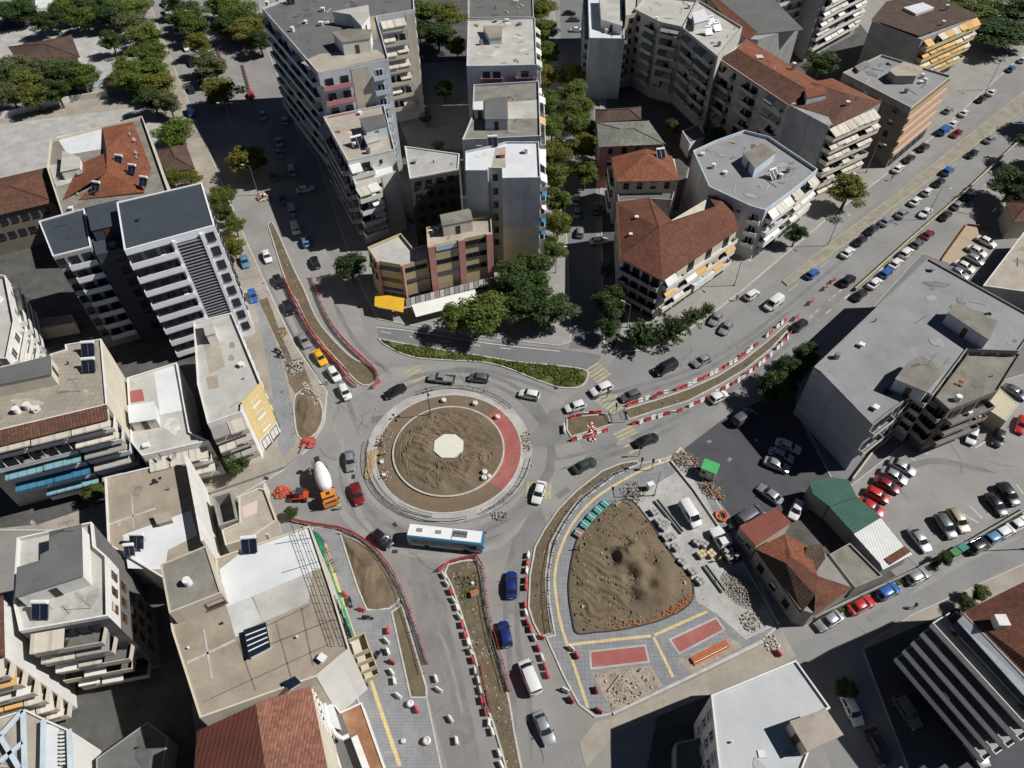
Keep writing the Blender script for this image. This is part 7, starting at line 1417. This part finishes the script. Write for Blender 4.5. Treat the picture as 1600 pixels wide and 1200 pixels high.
def _panel(mt, h=1.05, n=9, feet=True):
    b = MB()
    for z, t in ((h, .06), (.18, .05)): b.box((0, 0, z), (2.1, .05, t))
    for i in range(n + 1): b.box((-1.04 + 2.08 * i / n, 0, h / 2 + .09), (.05 if i in (0, n) else .028, .03, h - .14))
    if feet:
        for x in (-.8, .8): b.box((x, 0, .03), (.08, .6, .05)); b.box((x, 0, .1), (.05, .05, .16))
    return b.mesh('fence_panel', mt)
def _netpanel(mt):
    b = MB()
    for z in (.3, .5, .7, .9, 1.08): b.box((0, 0, z), (2.1, .04, .09))
    for i in range(8): b.box((-1.03 + 2.06 * i / 7, 0, .6), (.06, .05, 1.0))
    for x in (-.8, .8): b.box((x, 0, .04), (.1, .55, .07))
    return b.mesh('fence_panel', mt)
PAN = {'steel': _panel(darksteel), 'red': _netpanel(plred), 'grey': _panel(steel)}
def fence(pts, kind, where, step=2.15, z=.012, skip=(), world=None):
    P = world or pxpath(pts, step, .3); nm = {'steel': 'dark steel', 'red': 'red plastic', 'grey': 'grey mesh'}[kind]
    for i, (a, b_) in enumerate(zip(P, P[1:])):
        if i in skip: continue
        d = b_ - a; c = (a + b_) / 2; o = obj('fence_panel', PAN[kind], None, (c.x, c.y, z), math.atan2(d.y, d.x) + random.uniform(-.05, .05))
        tag(o, f'{ordn(i)} {nm} fence panel {where}', 'fence', 'site fence panels')
fence([(441, 432), (460, 475), (480, 513), (503, 545), (528, 572), (548, 597), (566, 609)], 'red', 'on the taxi side of the north-west island')
fence([(446, 434), (466, 478), (486, 516), (509, 547), (534, 574), (554, 594)], 'red', 'in the inner line of the north-west island', z=.18)
fence([(487, 432), (500, 470), (520, 510), (545, 540), (575, 568), (591, 586), (590, 603), (570, 608)], 'red', 'on the cafe side of the north-west island')
fence([(452, 812), (490, 820), (530, 826), (560, 838), (590, 862), (612, 890), (630, 925), (645, 965), (660, 1010), (676, 1060)], 'red', 'round the sand bed south-west of the roundabout')
fence([(535, 832), (560, 842), (585, 862), (605, 890), (622, 922), (637, 962), (652, 1010), (664, 1055)], 'grey', 'inside the red line round the sand bed', z=.17)
fence([(686, 893), (700, 880), (725, 873), (748, 870), (756, 895), (760, 930), (766, 965), (778, 1010), (790, 1050), (800, 1085)], 'red', 'round the head and right edge of the southern island')
fence([(752, 905), (758, 945), (770, 1000), (784, 1045), (796, 1090)], 'grey', 'inside the right edge of the southern island', z=.17)
fence([(752, 1040), (762, 1090), (772, 1120)], 'red', 'lying along the left of the southern island below the middle', z=.17)
ringp = lambda r, a0, a1: [Vector((RC.x + r * math.cos(R(a)), RC.y + r * math.sin(R(a)))) for a in [a0 + (a1 - a0) * i / max(1, round(abs(R(a1 - a0)) * r / 2.15)) for i in range(max(1, round(abs(R(a1 - a0)) * r / 2.15)) + 1)]]
fence(None, 'steel', 'ringing the lower left of the roundabout', world=ringp(RA - .2, 172, 285)); fence(None, 'steel', 'ringing the top right of the roundabout', world=ringp(RA - .2, 40, 118)); fence(None, 'steel', 'ringing the lower right of the roundabout', world=ringp(RA - .2, 296, 352)); fence(None, 'grey', 'standing behind the steel ring at the lower left', world=ringp(RA - 1.0, 186, 262))
fence([(470, 828), (500, 838), (515, 870), (530, 905)], 'steel', 'stacked along the tarpaulin pavement', z=.14)
fence([(975, 640), (984, 660)], 'steel', 'across the end of the long avenue island', z=.03); fence([(950, 645), (960, 667)], 'steel', 'across the end of the small soil island', z=.03)
fence([(1238, 503), (1262, 478), (1290, 450), (1318, 425)], 'red', 'loose on the avenue beyond the block row', 3.2, skip=(1, 3))
fence([(380, 100), (388, 130), (396, 160)], 'red', 'at the excavation on the far street'); fence([(340, 78), (350, 98)], 'red', 'on the median by the excavation')

# walls
def wall(name, pts, h, t_, mt, label, cat='wall', cap=None, step=None):
    P = [W(x, y).xy for x, y in pts]; L_, R_ = [], []
    for i, p in enumerate(P):
        d = (P[min(i + 1, len(P) - 1)] - P[max(i - 1, 0)]).normalized(); nn = Vector((-d.y, d.x)) * t_ / 2; L_.append(p + nn); R_.append(p - nn)
    o = MB().prism(L_ + R_[::-1], -.05, h).build(name, mt); tag(o, label, cat)
    if cap: MB().prism(offset(L_ + R_[::-1], -.04), h, h + .07).build('coping', cap, o)
    return o
wall('dividing_wall', [(1335, 455), (1420, 378), (1505, 304), (1560, 252), (1600, 215)], .85, .35, w_concrete, 'low dividing wall with a yellow top along the avenue', cap=paint_yellow)
wall('boundary_wall', [(1270, 968), (1350, 930), (1430, 893), (1520, 845), (1602, 797)], 1.0, .3, w_concrete, 'low concrete wall between parking lot and grass strip')
wall('yard_wall', [(1048, 722), (1085, 768), (1128, 832), (1165, 890), (1216, 976)], .45, .25, kerbm, 'pale edge wall between the work yard and the old houses')
wall('garden_wall', [(330, 772), (400, 748), (445, 732), (470, 712), (480, 690)], .7, .3, w_concrete, 'curved low wall along the lane by the yellow facade')
wall('school_wall', [(0, 186), (60, 172), (118, 158), (170, 152)], 1.8, .25, w_white, 'painted wall along the front of the park')
wall('mural_wall', [(122, 142), (150, 136), (176, 130)], 2.0, .25, w_paleblue, 'wall with a blue mural beside the park yard')
wall('plaza_wall', [(958, 1116), (1076, 1060), (1192, 1004)], .35, .3, kerbm, 'white edging wall between plaza and beige lane')
wall('garden_wall', [(1330, 752), (1365, 705), (1410, 668), (1450, 640)], .9, .25, w_beige, 'beige garden wall between parking lot and concrete block')
wall('hall_wall', [(1470, 408), (1510, 352), (1545, 356)], .5, .2, rustm, 'low rusty edge round the bays by the weathered hall')

# lamps
def lamp(x, y, h, label, heads=1, rz=0, z=.12):
    p = W(x, y); r = empty('street_lamp', (p.x, p.y, z), rz, label, 'street lamp', 'street lamps')
    obj('pole', MB().cyl((0, 0, 0), (0, 0, h), .1, .06, 8).box((0, 0, .15), (.3, .3, .3)).mesh('pole', steel if heads < 3 else darksteel), r)
    for i in range(heads):
        a = 2 * math.pi * i / heads; d = Vector((math.cos(a), math.sin(a), 0)); ln = 1.6 if heads < 3 else .6
        obj('arm', MB().bar((0, 0, h - .05), d * ln + Vector((0, 0, h + .15)), .07, .07).mesh('arm', steel if heads < 3 else darksteel), r)
        obj('lamp_head', MB().box((0, 0, 0), (.7 if heads < 3 else .45, .28, .12)).mesh('lamp_head', whitemetal if heads < 3 else darksteel), r, d * (ln + .2) + Vector((0, 0, h + .13)), a)
lamp(672.9, 651, 6.5, 'dark four-headed lamp mast on the sand roundabout', 4, .4, .3)
for k, (x, y, h, rz, n, lab) in enumerate(((311, 58, 8, 2.9, 1, 'lamp on the park street median between trees'), (331, 122, 8, 0, 2, 'double lamp on the median by the olive tree'), (366, 208, 8.5, 0, 2, 'double lamp at the end of the median in shade'), (404, 305, 8, 2.9, 1, 'lamp beside the sunlit gap in the long shade'), (868, 427, 7, 0, 1, 'lamp beside the plane trees at the shaded street'), (980, 512, 6, 2.5, 1, 'lamp at the corner among spiky evergreens'), (1353, 270, 8.5, -1, 1, 'tall lamp on the avenue pavement by the yellow-green tree'), (1541, 141, 9, -1, 1, 'tall lamp at the far avenue corner'), (1147, 447, 8, -1, 1, 'lamp mast below the orange roof banner'), (1446, 343, 9, -.8, 1, 'lamp mast on the yellow dividing wall'), (1410, 218, 8.5, -.8, 1, 'lamp mast on the beige avenue verge'), (1293, 384, 9, -.8, 1, 'lamp mast at the lower end of the beige verge'), (1600, 858, 8, 2.5, 1, 'lamp at the right edge of the lower street'), (1022, 775, 7, 1.5, 1, 'dark mast at the tip of the work yard mound'))):
    lamp(x, y, h, lab, n, rz)
# traffic-light style poles by the plaza
for k, (x, y) in enumerate(((998, 713), (1000, 733), (1018, 735), (962, 648), (976, 660), (948, 622))):
    p = W(x, y); r = empty('signal_post', (p.x, p.y, .12), k, ['signal post at the tip of the crescent bed', 'signal post just inside the crescent bed tip', 'signal post beside the tactile strip', 'signal post on the small soil island', 'signal post at the head of the long avenue island', 'signal post at the green island tip'][k], 'signal post', 'signal posts')
    obj('pole', MB().cyl((0, 0, 0), (0, 0, 3), .06, None, 7).mesh('pole', darksteel), r); obj('head', MB().box((.12, 0, 2.6), (.28, .3, .85)).mesh('head', blackm), r)

# site clutter in the work yard
_ps = [MB().box((0, 0, 0), (.52, .52, .62)).mesh('block_stack', M('paver_stack', (.33, .325, .31), .15, 2, .9)), MB().box((0, 0, 0), (.52, .52, .62)).mesh('block_stack', M('paver_stack_beige', (.5, .42, .26), .15, 2, .9))]
def _pal():
    b = MB()
    for i in range(5): b.box((-.5 + i * .25, 0, .12), (.18, 1.2, .03))
    for y in (-.5, 0, .5): b.box((0, y, .05), (1.2, .12, .1))
    return b.mesh('pallet', wood)
PALM = _pal()
def pallet(x, y, label, kind=0, rz=.5, gap=.62, z=.13):
    p = W(x, y, .4); r = empty('paving_pallet', (p.x, p.y, z), rz, label, 'pallet', 'pallets of paving blocks'); obj('pallet', PALM, r)
    for a in (-1, 1):
        for b_ in (-1, 1): obj('block_stack', _ps[kind], r, (a * gap / 2, b_ * gap / 2, .45), random.uniform(-.06, .06))
for k, (x, y, kd, w_) in enumerate(((1022, 800, 0, 'nearest the mast, top of the inner row'), (1030, 815, 0, 'second of the inner row'), (1040, 818, 0, 'beside the second of the inner row'), (1036, 824, 0, 'third of the inner row'), (1041, 840, 0, 'fourth of the inner row'), (1050, 838, 0, 'next to the fourth of the inner row'), (1056, 855, 0, 'fifth of the inner row'), (1066, 878, 0, 'sixth of the inner row'), (1082, 893, 0, 'seventh of the inner row'), (1094, 908, 0, 'last of the inner row near the gravel'), (1090, 848, 0, 'left of the rubble truck, upper'), (1100, 851, 0, 'between the beige stacks and the rubble truck'), (1096, 867, 1, 'beige, left of the pair by the rubble truck'), (1111, 866, 1, 'beige, right of the pair by the rubble truck'))):
    pallet(x, y, 'pallet of paving blocks, ' + w_, kd, .5 + .1 * (k % 4))
def heap(name, x, y, r0, h, n, mats, label, cat='rubble', sz=(.05, .2), sq=1.0, rz=0, z=.12):
    rnd = random.Random(zlib.crc32(label.encode())); p = W(x, y); b = MB(); n = int(n * 2.6)
    for i in range(n):
        a = rnd.uniform(0, 6.28); q = rnd.random() ** .6; xx, yy = q * r0 * math.cos(a), q * r0 * math.sin(a) * sq; xx, yy = xx * math.cos(rz) - yy * math.sin(rz), xx * math.sin(rz) + yy * math.cos(rz)
        s_ = rnd.uniform(*sz); b.cur = rnd.randrange(len(mats)); T_ = Matrix.Translation((p.x + xx, p.y + yy, z + h * (1 - q) * rnd.random() + s_ * .3)) @ Matrix.Rotation(rnd.uniform(0, 6), 4, 'Z') @ Matrix.Rotation(rnd.uniform(-.6, .6), 4, 'X')
        b.box((0, 0, 0), (s_ * rnd.uniform(.6, 1.6), s_, s_ * rnd.uniform(.3, .8)), 0, T_)
    o = b.build(name, mats, org=(p.x, p.y, z)); return tag(o, label, cat, kind='stuff')
mx = [earth_beige, wood, rustm, blackm, M('debris_pink', (.3, .2, .16), .2, 2, .9), wood]
heap('rubble_heap', 1070, 722, 2.4, 1.2, 120, mx, 'jumbled boards and debris left of the green roofed cabin'); heap('rubble_heap', 1112, 768, 2.6, 1.2, 120, mx, 'jumbled boards and debris below the green roofed cabin', rz=-.8, sq=.6); heap('rubble_heap', 988, 770, 2.3, .9, 90, [earth_beige, concrete_light, wood, blackm], 'heap of stones at the tip of the earth mound'); heap('rubble_heap', 962, 789, 1.0, .6, 40, [earth_beige, concrete_light], 'small beige stone heap beside the teal bundles')
heap('gravel_heap', 1158, 922, 2.4, 1.0, 700, [concrete_light, kerb_old, earth_beige], 'pale gravel heap by the old tiled house', sz=(.05, .16), sq=1.5, rz=.6); heap('rubble_heap', 1172, 972, 1.6, .5, 60, [darksteel, wood, concrete_light], 'scrap and sticks at the lower end of the work yard'); heap('rubble_heap', 1205, 1005, 1.3, .4, 50, [concrete_light, wood, plwhite], 'debris at the beige lane corner')
heap('rubble_heap', 484, 618, 1.6, .6, 60, [kerb_old, concrete_light, earth_beige], 'broken paving slabs by the dug-up bed', sz=(.08, .34), sq=2.2, rz=.5); heap('rubble_heap', 462, 574, 1.8, .5, 60, [kerb_old, concrete_light, earth_beige, darksteel], 'broken slabs along the dug-up pavement', sz=(.07, .3)); heap('rubble_heap', 440, 520, 1.4, .5, 50, [darksteel, rustm, wood], 'dark scrap on the dug-up pavement'); heap('rubble_heap', 600, 694, 1.6, .5, 60, [concrete_light, wood, earth_beige, blackm, kerb_old], 'site rubbish at the left of the roundabout', sq=2.5); heap('rubble_heap', 822, 690, 1.0, .5, 60, [earth_beige, wood, concrete_light, blackm], 'debris along the right edge of the roundabout', sq=2.6); heap('rubble_heap', 602, 742, 1.2, .4, 40, [wood, plwhite, M('cloth_blue', (.1, .14, .3), .2, 2, .9), rustm], 'tools and cloths on the left of the earth ring', sq=1.6); heap('rubble_heap', 975, 1080, 2.4, .25, 30, [earth_beige, kerb_old, blackm, wood], 'scattered stones in the rubble bed', sq=.8); heap('rubble_heap', 780, 806, 1.4, .3, 40, [concrete_light, darksteel, wood], 'scraps on the apron below the roundabout', sq=.6)
heap('red_plastic_heap', 482, 693, 1.3, .9, 90, [plred, plred, plred, rustm], 'heap of folded red barriers beside the dug-up bed', 'barrier heap', (.08, .45)); heap('red_plastic_heap', 441, 770, 1.2, .8, 80, [plred, plred, plred, rustm], 'heap of folded red barriers behind the loader', 'barrier heap', (.08, .45)); heap('red_plastic_heap', 412, 310, 1.6, .8, 70, [plred, plwhite, lf_dark], 'pile of red barriers in the sunlit gap of the street', 'barrier heap', (.08, .4)); heap('red_plastic_heap', 925, 676, 1.0, .5, 40, [plred, plwhite], 'loose red and white pieces on the small soil island', 'barrier heap', (.08, .3), 2.2)
# clods and stones strewn over soil and pavement
def strew(pts, n, mats, label, sz=(.05, .16), z=.17, name='soil_clods'):
    P = offset([W(x, y).xy for x, y in pts], .3); xs = [p.x for p in P]; ys = [p.y for p in P]; rnd = random.Random(n); b = MB(); c = 0
    while c < n:
        q = Vector((rnd.uniform(min(xs), max(xs)), rnd.uniform(min(ys), max(ys)))); c += .2
        if not _inside(q, P): continue
        c += .8; s_ = rnd.uniform(*sz) * (1 if rnd.random() < .9 else 2.2); b.cur = rnd.randrange(len(mats)); T_ = Matrix.Translation((q.x, q.y, z + s_ * .2)) @ Matrix.Rotation(rnd.uniform(0, 6), 4, 'Z') @ Matrix.Rotation(rnd.uniform(-.5, .5), 4, 'X')
        b.add([T_ @ Vector(v) * 1 for v in ((-s_, -s_ * .6, -s_ * .4), (s_, -s_ * .5, -s_ * .4), (s_ * .6, s_ * .7, -s_ * .4), (-s_ * .7, s_ * .6, -s_ * .4), (0, 0, s_ * .6))], [(0, 1, 4), (1, 2, 4), (2, 3, 4), (3, 0, 4)])
    tag(b.build(name, mats), label, 'soil', kind='stuff')
soilm = [earth_dark, sand, earth_beige, concrete_light]
strew(M1, 500, soilm, 'clods and stones on the north-west island soil'); strew(M2, 600, soilm, 'clods and stones on the southern island soil'); strew(M3, 450, soilm, 'clods and stones on the long avenue island soil'); strew(CR, 500, soilm, 'clods and stones on the crescent bed soil'); strew(MO, 900, [sand, earth_dark, earth_beige], 'clods strewn over the earth mound plot', (.05, .18), .42)
strew([(400, 420), (432, 478), (510, 612), (505, 660), (480, 700), (450, 690), (420, 560)], 520, [concrete_light, earth_beige, earth_dark, darksteel], 'stones and litter on the dug-up north-west pavement', (.04, .16), .135, 'litter'); strew([(984, 780), (1066, 728), (1130, 836), (1212, 978), (1165, 1000), (1088, 940), (1045, 855)], 420, [concrete_light, kerb_old, wood, earth_beige], 'chips and litter on the work yard concrete', (.03, .13), .13, 'litter')
strew([(925, 1050), (1016, 1040), (1036, 1072), (956, 1113)], 260, [earth_beige, kerb_old, earth_dark], 'stones over the rubble bed', (.04, .16), .13, 'stones'); strew([(560, 700), (580, 640), (640, 605), (760, 605), (820, 650), (838, 720), (800, 800), (700, 825), (600, 790)], 700, [concrete_light, earth_beige, kerb_old, wood], 'grit and offcuts around the roundabout apron', (.03, .12), .11, 'litter')
# orange net along the mound
b = MB(); rnd = random.Random(3); P = pxpath([(1078, 938), (1062, 952), (1030, 968), (990, 979), (955, 984)], .35)
for a in P:
    for j in range(12): b.box((a.x + rnd.uniform(-.5, .5), a.y + rnd.uniform(-.1, .7), .35 + rnd.random() * .25), (rnd.uniform(.06, .22), rnd.uniform(.05, .16), .03), rnd.uniform(0, 3)) if rnd.random() < (.9 if a.x > P[len(P) // 3].x else .35) else None
tag(b.build('safety_net', plorange), 'torn orange safety net along the lower edge of the earth mound', 'net', kind='stuff')
# cabin with green roof
p = W(1108, 735, 1.2); r = empty('site_cabin', (p.x, p.y, .03), R(-28), 'small pale cabin with a bright green roof at the shadow edge', 'cabin')
obj('wall', MB().box((0, 0, 1.15), (2.5, 2.1, 2.3)).mesh('wall', w_cream), r); obj('roof', MB().box((0, 0, 2.36), (2.7, 2.3, .12)).mesh('roof', M('roof_bright_green', (.06, .33, .1), .08, 1, .6)), r); obj('door', MB().box((.3, -1.06, 1.0), (.8, .05, 1.9)).mesh('door', w_white), r); obj('window', MB().box((-.7, -1.06, 1.5), (.7, .05, .6)).mesh('window', glass), r)
p = W(1016, 760, .8); r = empty('utility_cabinet', (p.x, p.y, .12), .4, 'pale grey cabinet beside the dark mast', 'cabinet'); obj('casing', MB().box((0, 0, .75), (1.0, .7, 1.5)).box((0, 0, 1.53), (1.1, .8, .06)).mesh('casing', whitemetal), r); obj('door', MB().box((0, -.36, .75), (.85, .03, 1.3)).mesh('door', frame_w), r)
# orange conduit coil
p = W(1127, 806, .4); r = empty('conduit_coil', (p.x, p.y, .04), 0, 'big coil of orange conduit beside the work yard wall', 'coil')
for i in range(9):
    b = MB(); rad = .62 + .09 * (i % 5) + .05; zz = .12 + .14 * (i // 3) + .05 * (i % 3); N = 28; pts = [Vector((rad * math.cos(2 * math.pi * j / N), rad * math.sin(2 * math.pi * j / N), zz)) for j in range(N + 1)]; obj('loop', b.tube(pts, .08, 6).mesh('loop', plorange, smooth=60), r)
obj('strap', MB().box((0, 0, .4), (.1, 2.2, .05)).box((0, 0, .41), (2.2, .1, .05)).mesh('strap', blackm), r)
# black tyre-like reel
p = W(1140, 826, .3); r = empty('cable_drum', (p.x, p.y, .04), .4, 'black cable drum next to the orange coil', 'cable drum'); obj('flange', MB().cyl((0, -.4, .6), (0, -.34, .6), .6, None, 20).mesh('flange', blackm), r); obj('flange', MB().cyl((0, .34, .6), (0, .4, .6), .6, None, 20).mesh('flange', blackm), r); obj('core', MB().cyl((0, -.34, .6), (0, .34, .6), .35, None, 16).mesh('core', darksteel), r)
# teal bundles
Q = [W(904, 833, .4), W(914, 820, .4), W(924, 808, .4), W(935, 797, .4), W(946, 787, .4)]
for i, p in enumerate(Q):
    d = (Q[min(i + 1, 4)] - Q[max(i - 1, 0)]); r = empty('tube_bundle', (p.x, p.y, .13), math.atan2(d.y, d.x), ORD[i] + ' bundle of teal tubes along the mound, counted from the red end', 'bundle', 'teal tube bundles')
    for j in range(4):
        for k in range(2): obj('tube', MB().cyl((-.72, (j - 1.5) * .3, .18 + k * .28), (.72, (j - 1.5) * .3, .18 + k * .28), .14, None, 8).mesh('tube', plteal if (i or j % 2) else plred), r)
    obj('strap', MB().box((0, 0, .62), (.12, 1.25, .03)).mesh('strap', whitemetal), r)
# long beams and orange pipes
for k, (a, c, mt, lab, w_) in enumerate((((1022, 783), (1064, 834), darksteel, 'long dark steel beam in the work yard', .3), ((1028, 780), (1068, 830), steel, 'grey steel beam beside the dark one in the work yard', .2), ((1098, 885), (1128, 926), darksteel, 'dark beam lying near the gravel heap', .3), ((1104, 882), (1134, 922), steel, 'grey beam lying near the gravel heap', .2), ((950, 1080), (970, 1054), wood, 'pale plank leaning in the rubble bed', .15))):
    A_, C_ = W(*a, .25), W(*c, .25); m = MB()
    for zz in (-.1, .1): m.bar(A_ + Vector((0, 0, zz)), C_ + Vector((0, 0, zz)), w_, .04)
    m.bar(A_, C_, .04, .2); tag(m.build('steel_beam' if k < 4 else 'plank', mt, org=(A_ + C_) / 2), lab, 'beam')
A_, C_ = W(1082, 1034, .3), W(1138, 1006, .3); d = (C_ - A_); r = empty('pipe_stack', ((A_ + C_) / 2).to_tuple()[:2] + (.13,), math.atan2(d.y, d.x), 'stack of orange pipes on the lower dirt bed', 'pipes')
for j in range(5): obj('pipe', MB().cyl((-d.length / 2, (j - 2) * .26, .13), (d.length / 2, (j - 2) * .26, .13), .12, None, 8).mesh('pipe', plorange), r)
for j in range(3): obj('pipe', MB().cyl((-d.length / 2, (j - 1) * .26, .35), (d.length / 2 - .5, (j - 1) * .26, .35), .12, None, 8).mesh('pipe', plorange if j else steel), r)
# planks on the roundabout apron
p = W(579, 726, .2); r = empty('timber_stack', (p.x, p.y, .1), R(88), 'stack of long pale boards on the left of the roundabout', 'timber')
for j in range(6): obj('plank', MB().box((0, 0, 0), (6.2 - .3 * (j % 3), .22, .06)).mesh('plank', wood), r, (.1 * (j % 2), (j - 2.5) * .27, .06 + .07 * (j % 2)), .02 * (j - 2))
# bulk bags
bagm = M('bulk_bag', (.6, .55, .52), .15, 2, .9, bump=.4, bscale=4)
def bag(x, y, label, s=1.0, z=.13):
    p = W(x, y, .3); b = MB(); N = 12; prof = [(.46, 0), (.55, .15), (.56, .5), (.48, .72), (.3, .78), (.34, .66)]
    sec = [[Vector(((1 + .08 * math.sin(3 * a + zz * 5)) * rr_ * math.cos(a), rr_ * math.sin(a), zz)) for a in [2 * math.pi * i / N for i in range(N)]] for rr_, zz in prof]
    o = obj('bulk_bag', b.loft(sec).mesh('bulk_bag', bagm, smooth=60), None, (p.x, p.y, z), random.uniform(0, 3), (s, s, s)); tag(o, label, 'bag', 'bulk bags')
for k, (x, y, s_, lab) in enumerate(((693, 626, .9, 'white bag at the top of the earth ring'), (742, 631, .95, 'white bag at the top right of the earth ring'), (777, 652, .9, 'pinkish bag where the red concrete starts'), (757, 740, .9, 'upper pale bag on the sand by the red concrete'), (756, 749, .9, 'lower pale bag on the sand by the red concrete'), (764, 744, .7, 'smaller bag beside the pair on the sand'), (641, 1100, .9, 'white bag at the end of the narrow soil planter'), (667, 1158, 1.0, 'white bag alone on the south-west pavement'), (630, 1158, .6, 'small white sack on the south-west pavement'), (738, 911, .5, 'small white sack on the southern island'), (1046, 855, .6, 'small sack among the paving pallets'), (599, 742, .6, 'sack on the left of the earth ring'), (596, 722, .7, 'white bucket-like sack on the left of the earth ring'))): bag(x, y, lab, s_, .5 if 'sand' in lab and 'concrete' in lab else .13)
# bins
for k, (x, y, c, lab) in enumerate(((1502, 858, 'tealbin', 'teal waste bin next to the black parked car'), (1490, 865, 'greenbin', 'green waste bin next to the dark shrub'))):
    p = W(x, y, .6); mt = M(c, (.02, .16, .13) if k == 0 else (.04, .16, .04), .1, 2, .5); r = empty('waste_bin', (p.x, p.y, .11), R(28), lab, 'bin', 'waste bins'); obj('body', MB().loft([[Vector((a * .6, b_ * .45, .15)) for a, b_ in ((-1, -1), (1, -1), (1, 1), (-1, 1))], [Vector((a * .72, b_ * .55, 1.1)) for a, b_ in ((-1, -1), (1, -1), (1, 1), (-1, 1))]]).mesh('body', mt), r); obj('lid', MB().box((0, 0, 1.16), (1.5, 1.16, .12)).mesh('lid', mt), r)
    for a in (-1, 1):
        for b_ in (-1, 1): obj('wheel', MB().cyl((0, -.04, 0), (0, .04, 0), .09, None, 8).mesh('wheel', blackm), r, (a * .5, b_ * .36, .09))
p = W(741, 928, .4); r = empty('generator', (p.x, p.y, .17), .4, 'green and orange machine box on the southern island', 'generator'); obj('casing', MB().box((0, 0, .4), (1.2, .8, .7)).mesh('casing', M('machine_green', (.25, .36, .27), .1, 2, .6)), r); obj('cover', MB().box((0, 0, .78), (1.1, .7, .08)).mesh('cover', plorange), r); obj('skid', MB().box((0, .3, .03), (1.3, .08, .06)).box((0, -.3, .03), (1.3, .08, .06)).mesh('skid', darksteel), r)
# people
def body_mesh():
    me = bpy.data.meshes.new('skeleton'); J = [(0, 0, .95), (0, 0, 1.2), (0, 0, 1.42), (0, 0, 1.52), (.01, 0, 1.62), (.02, 0, 1.72), (0, .1, .9), (.12, .11, .5), (.02, .12, .08), (.16, .12, .04), (0, -.1, .9), (-.1, -.11, .5), (-.22, -.12, .1), (-.08, -.12, .04),
        (0, .19, 1.4), (-.06, .25, 1.13), (.08, .26, .9), (.12, .25, .82), (0, -.19, 1.4), (.06, -.25, 1.13), (.18, -.24, .93), (.23, -.23, .86)]
    E_ = [(0, 1), (1, 2), (2, 3), (3, 4), (4, 5), (0, 6), (6, 7), (7, 8), (8, 9), (0, 10), (10, 11), (11, 12), (12, 13), (2, 14), (14, 15), (15, 16), (16, 17), (2, 18), (18, 19), (19, 20), (20, 21)]
    rad = [.15, .14, .15, .055, .095, .08, .095, .07, .045, .04, .095, .07, .045, .04, .065, .048, .036, .034, .065, .048, .036, .034]
    me.from_pydata(J, E_, []); o = bpy.data.objects.new('skeleton', me); col.objects.link(o); md = o.modifiers.new('s', 'SKIN')
    for i, s_ in enumerate(me.skin_vertices[0].data): s_.radius = (rad[i], rad[i] * (.8 if i in (0, 1, 2) else 1)); s_.use_root = i == 0
    sb = o.modifiers.new('d', 'SUBSURF'); sb.levels = 1; sb.render_levels = 1
    dg = bpy.context.evaluated_depsgraph_get(); out = bpy.data.meshes.new_from_object(o.evaluated_get(dg)); bpy.data.objects.remove(o); return out
BODY = body_mesh()
def person(x, y, face, top, legs, label, z=.012, hair=(.03, .02, .015)):
    p = W(x, y); me = BODY.copy(); me.name = 'person'
    for m_ in (M('cloth_%.2f_%.2f_%.2f' % top, top, .1, 3, .9), M('cloth_%.2f_%.2f_%.2f' % legs, legs, .1, 3, .9), skinm, M('hair_dark', hair, .1, 3, .8), blackm): me.materials.append(m_)
    for f in me.polygons:
        c = f.center; f.material_index = 3 if (c.z > 1.66 or (c.z > 1.56 and c.x < -.02)) else 2 if c.z > 1.46 else 4 if c.z < .1 else 1 if (c.z < .97 and abs(c.y) < .2) else 2 if (c.z < .92 and abs(c.y) > .19) else 0
        f.use_smooth = True
    o = obj('person', me, None, (p.x, p.y, z), face); tag(o, label, 'person'); return o
HV = (.5, .62, .08)
person(532, 796, 2.8, HV, (.05, .06, .12), 'person in a yellow-green vest standing below the concrete truck')
person(511, 601, 2.0, HV, (.06, .06, .08), 'person in a yellow-green vest beside the north-west queue')
person(577, 1050, -1.2, (.12, .05, .06), (.04, .04, .05), 'person in dark clothes walking on the yellow strip', .14)
person(1427, 950, .4, (.03, .03, .035), (.03, .03, .04), 'person in black walking on the lower right street')
person(741, 1016, 1.0, (.5, .3, .2), (.1, .1, .14), 'person standing on the southern island by white blocks', .17)
person(602, 712, .2, (.55, .5, .5), (.08, .1, .2), 'person in a pale shirt bending near the earth ring', .13)
person(597, 697, 1.2, (.1, .12, .25), (.06, .06, .09), 'person in blue beside the rubbish left of the roundabout', .13)
person(1232, 168, 0, (.3, .3, .3), (.05, .05, .06), 'person on the avenue pavement', .14) if False else None
person(1150, 470, .9, (.25, .3, .35), (.06, .07, .12), 'person beside the avenue banner entrance', .14); person(1392, 282, .8, (.5, .5, .5), (.05, .05, .07), 'person on the avenue pavement near the tall lamp', .14); person(1122, 878, 2.2, HV, (.1, .1, .12), 'person in a yellow-green vest by the rubble truck', .14); person(905, 860, 1.4, HV, (.1, .1, .12), 'person in a yellow-green vest at the mound kerb', .14); person(552, 1150, .4, (.3, .3, .3), (.1, .1, .1), 'x') if False else None
person(628, 493, .4, (.55, .3, .28), (.2, .2, .25), 'person in a red top outside the yellow awning cafe', .13)

fence([(862, 990), (857, 950), (856, 905), (866, 850), (886, 812), (910, 781), (958, 743), (990, 731)], 'steel', 'along the inner edge of the crescent bed', z=.17)
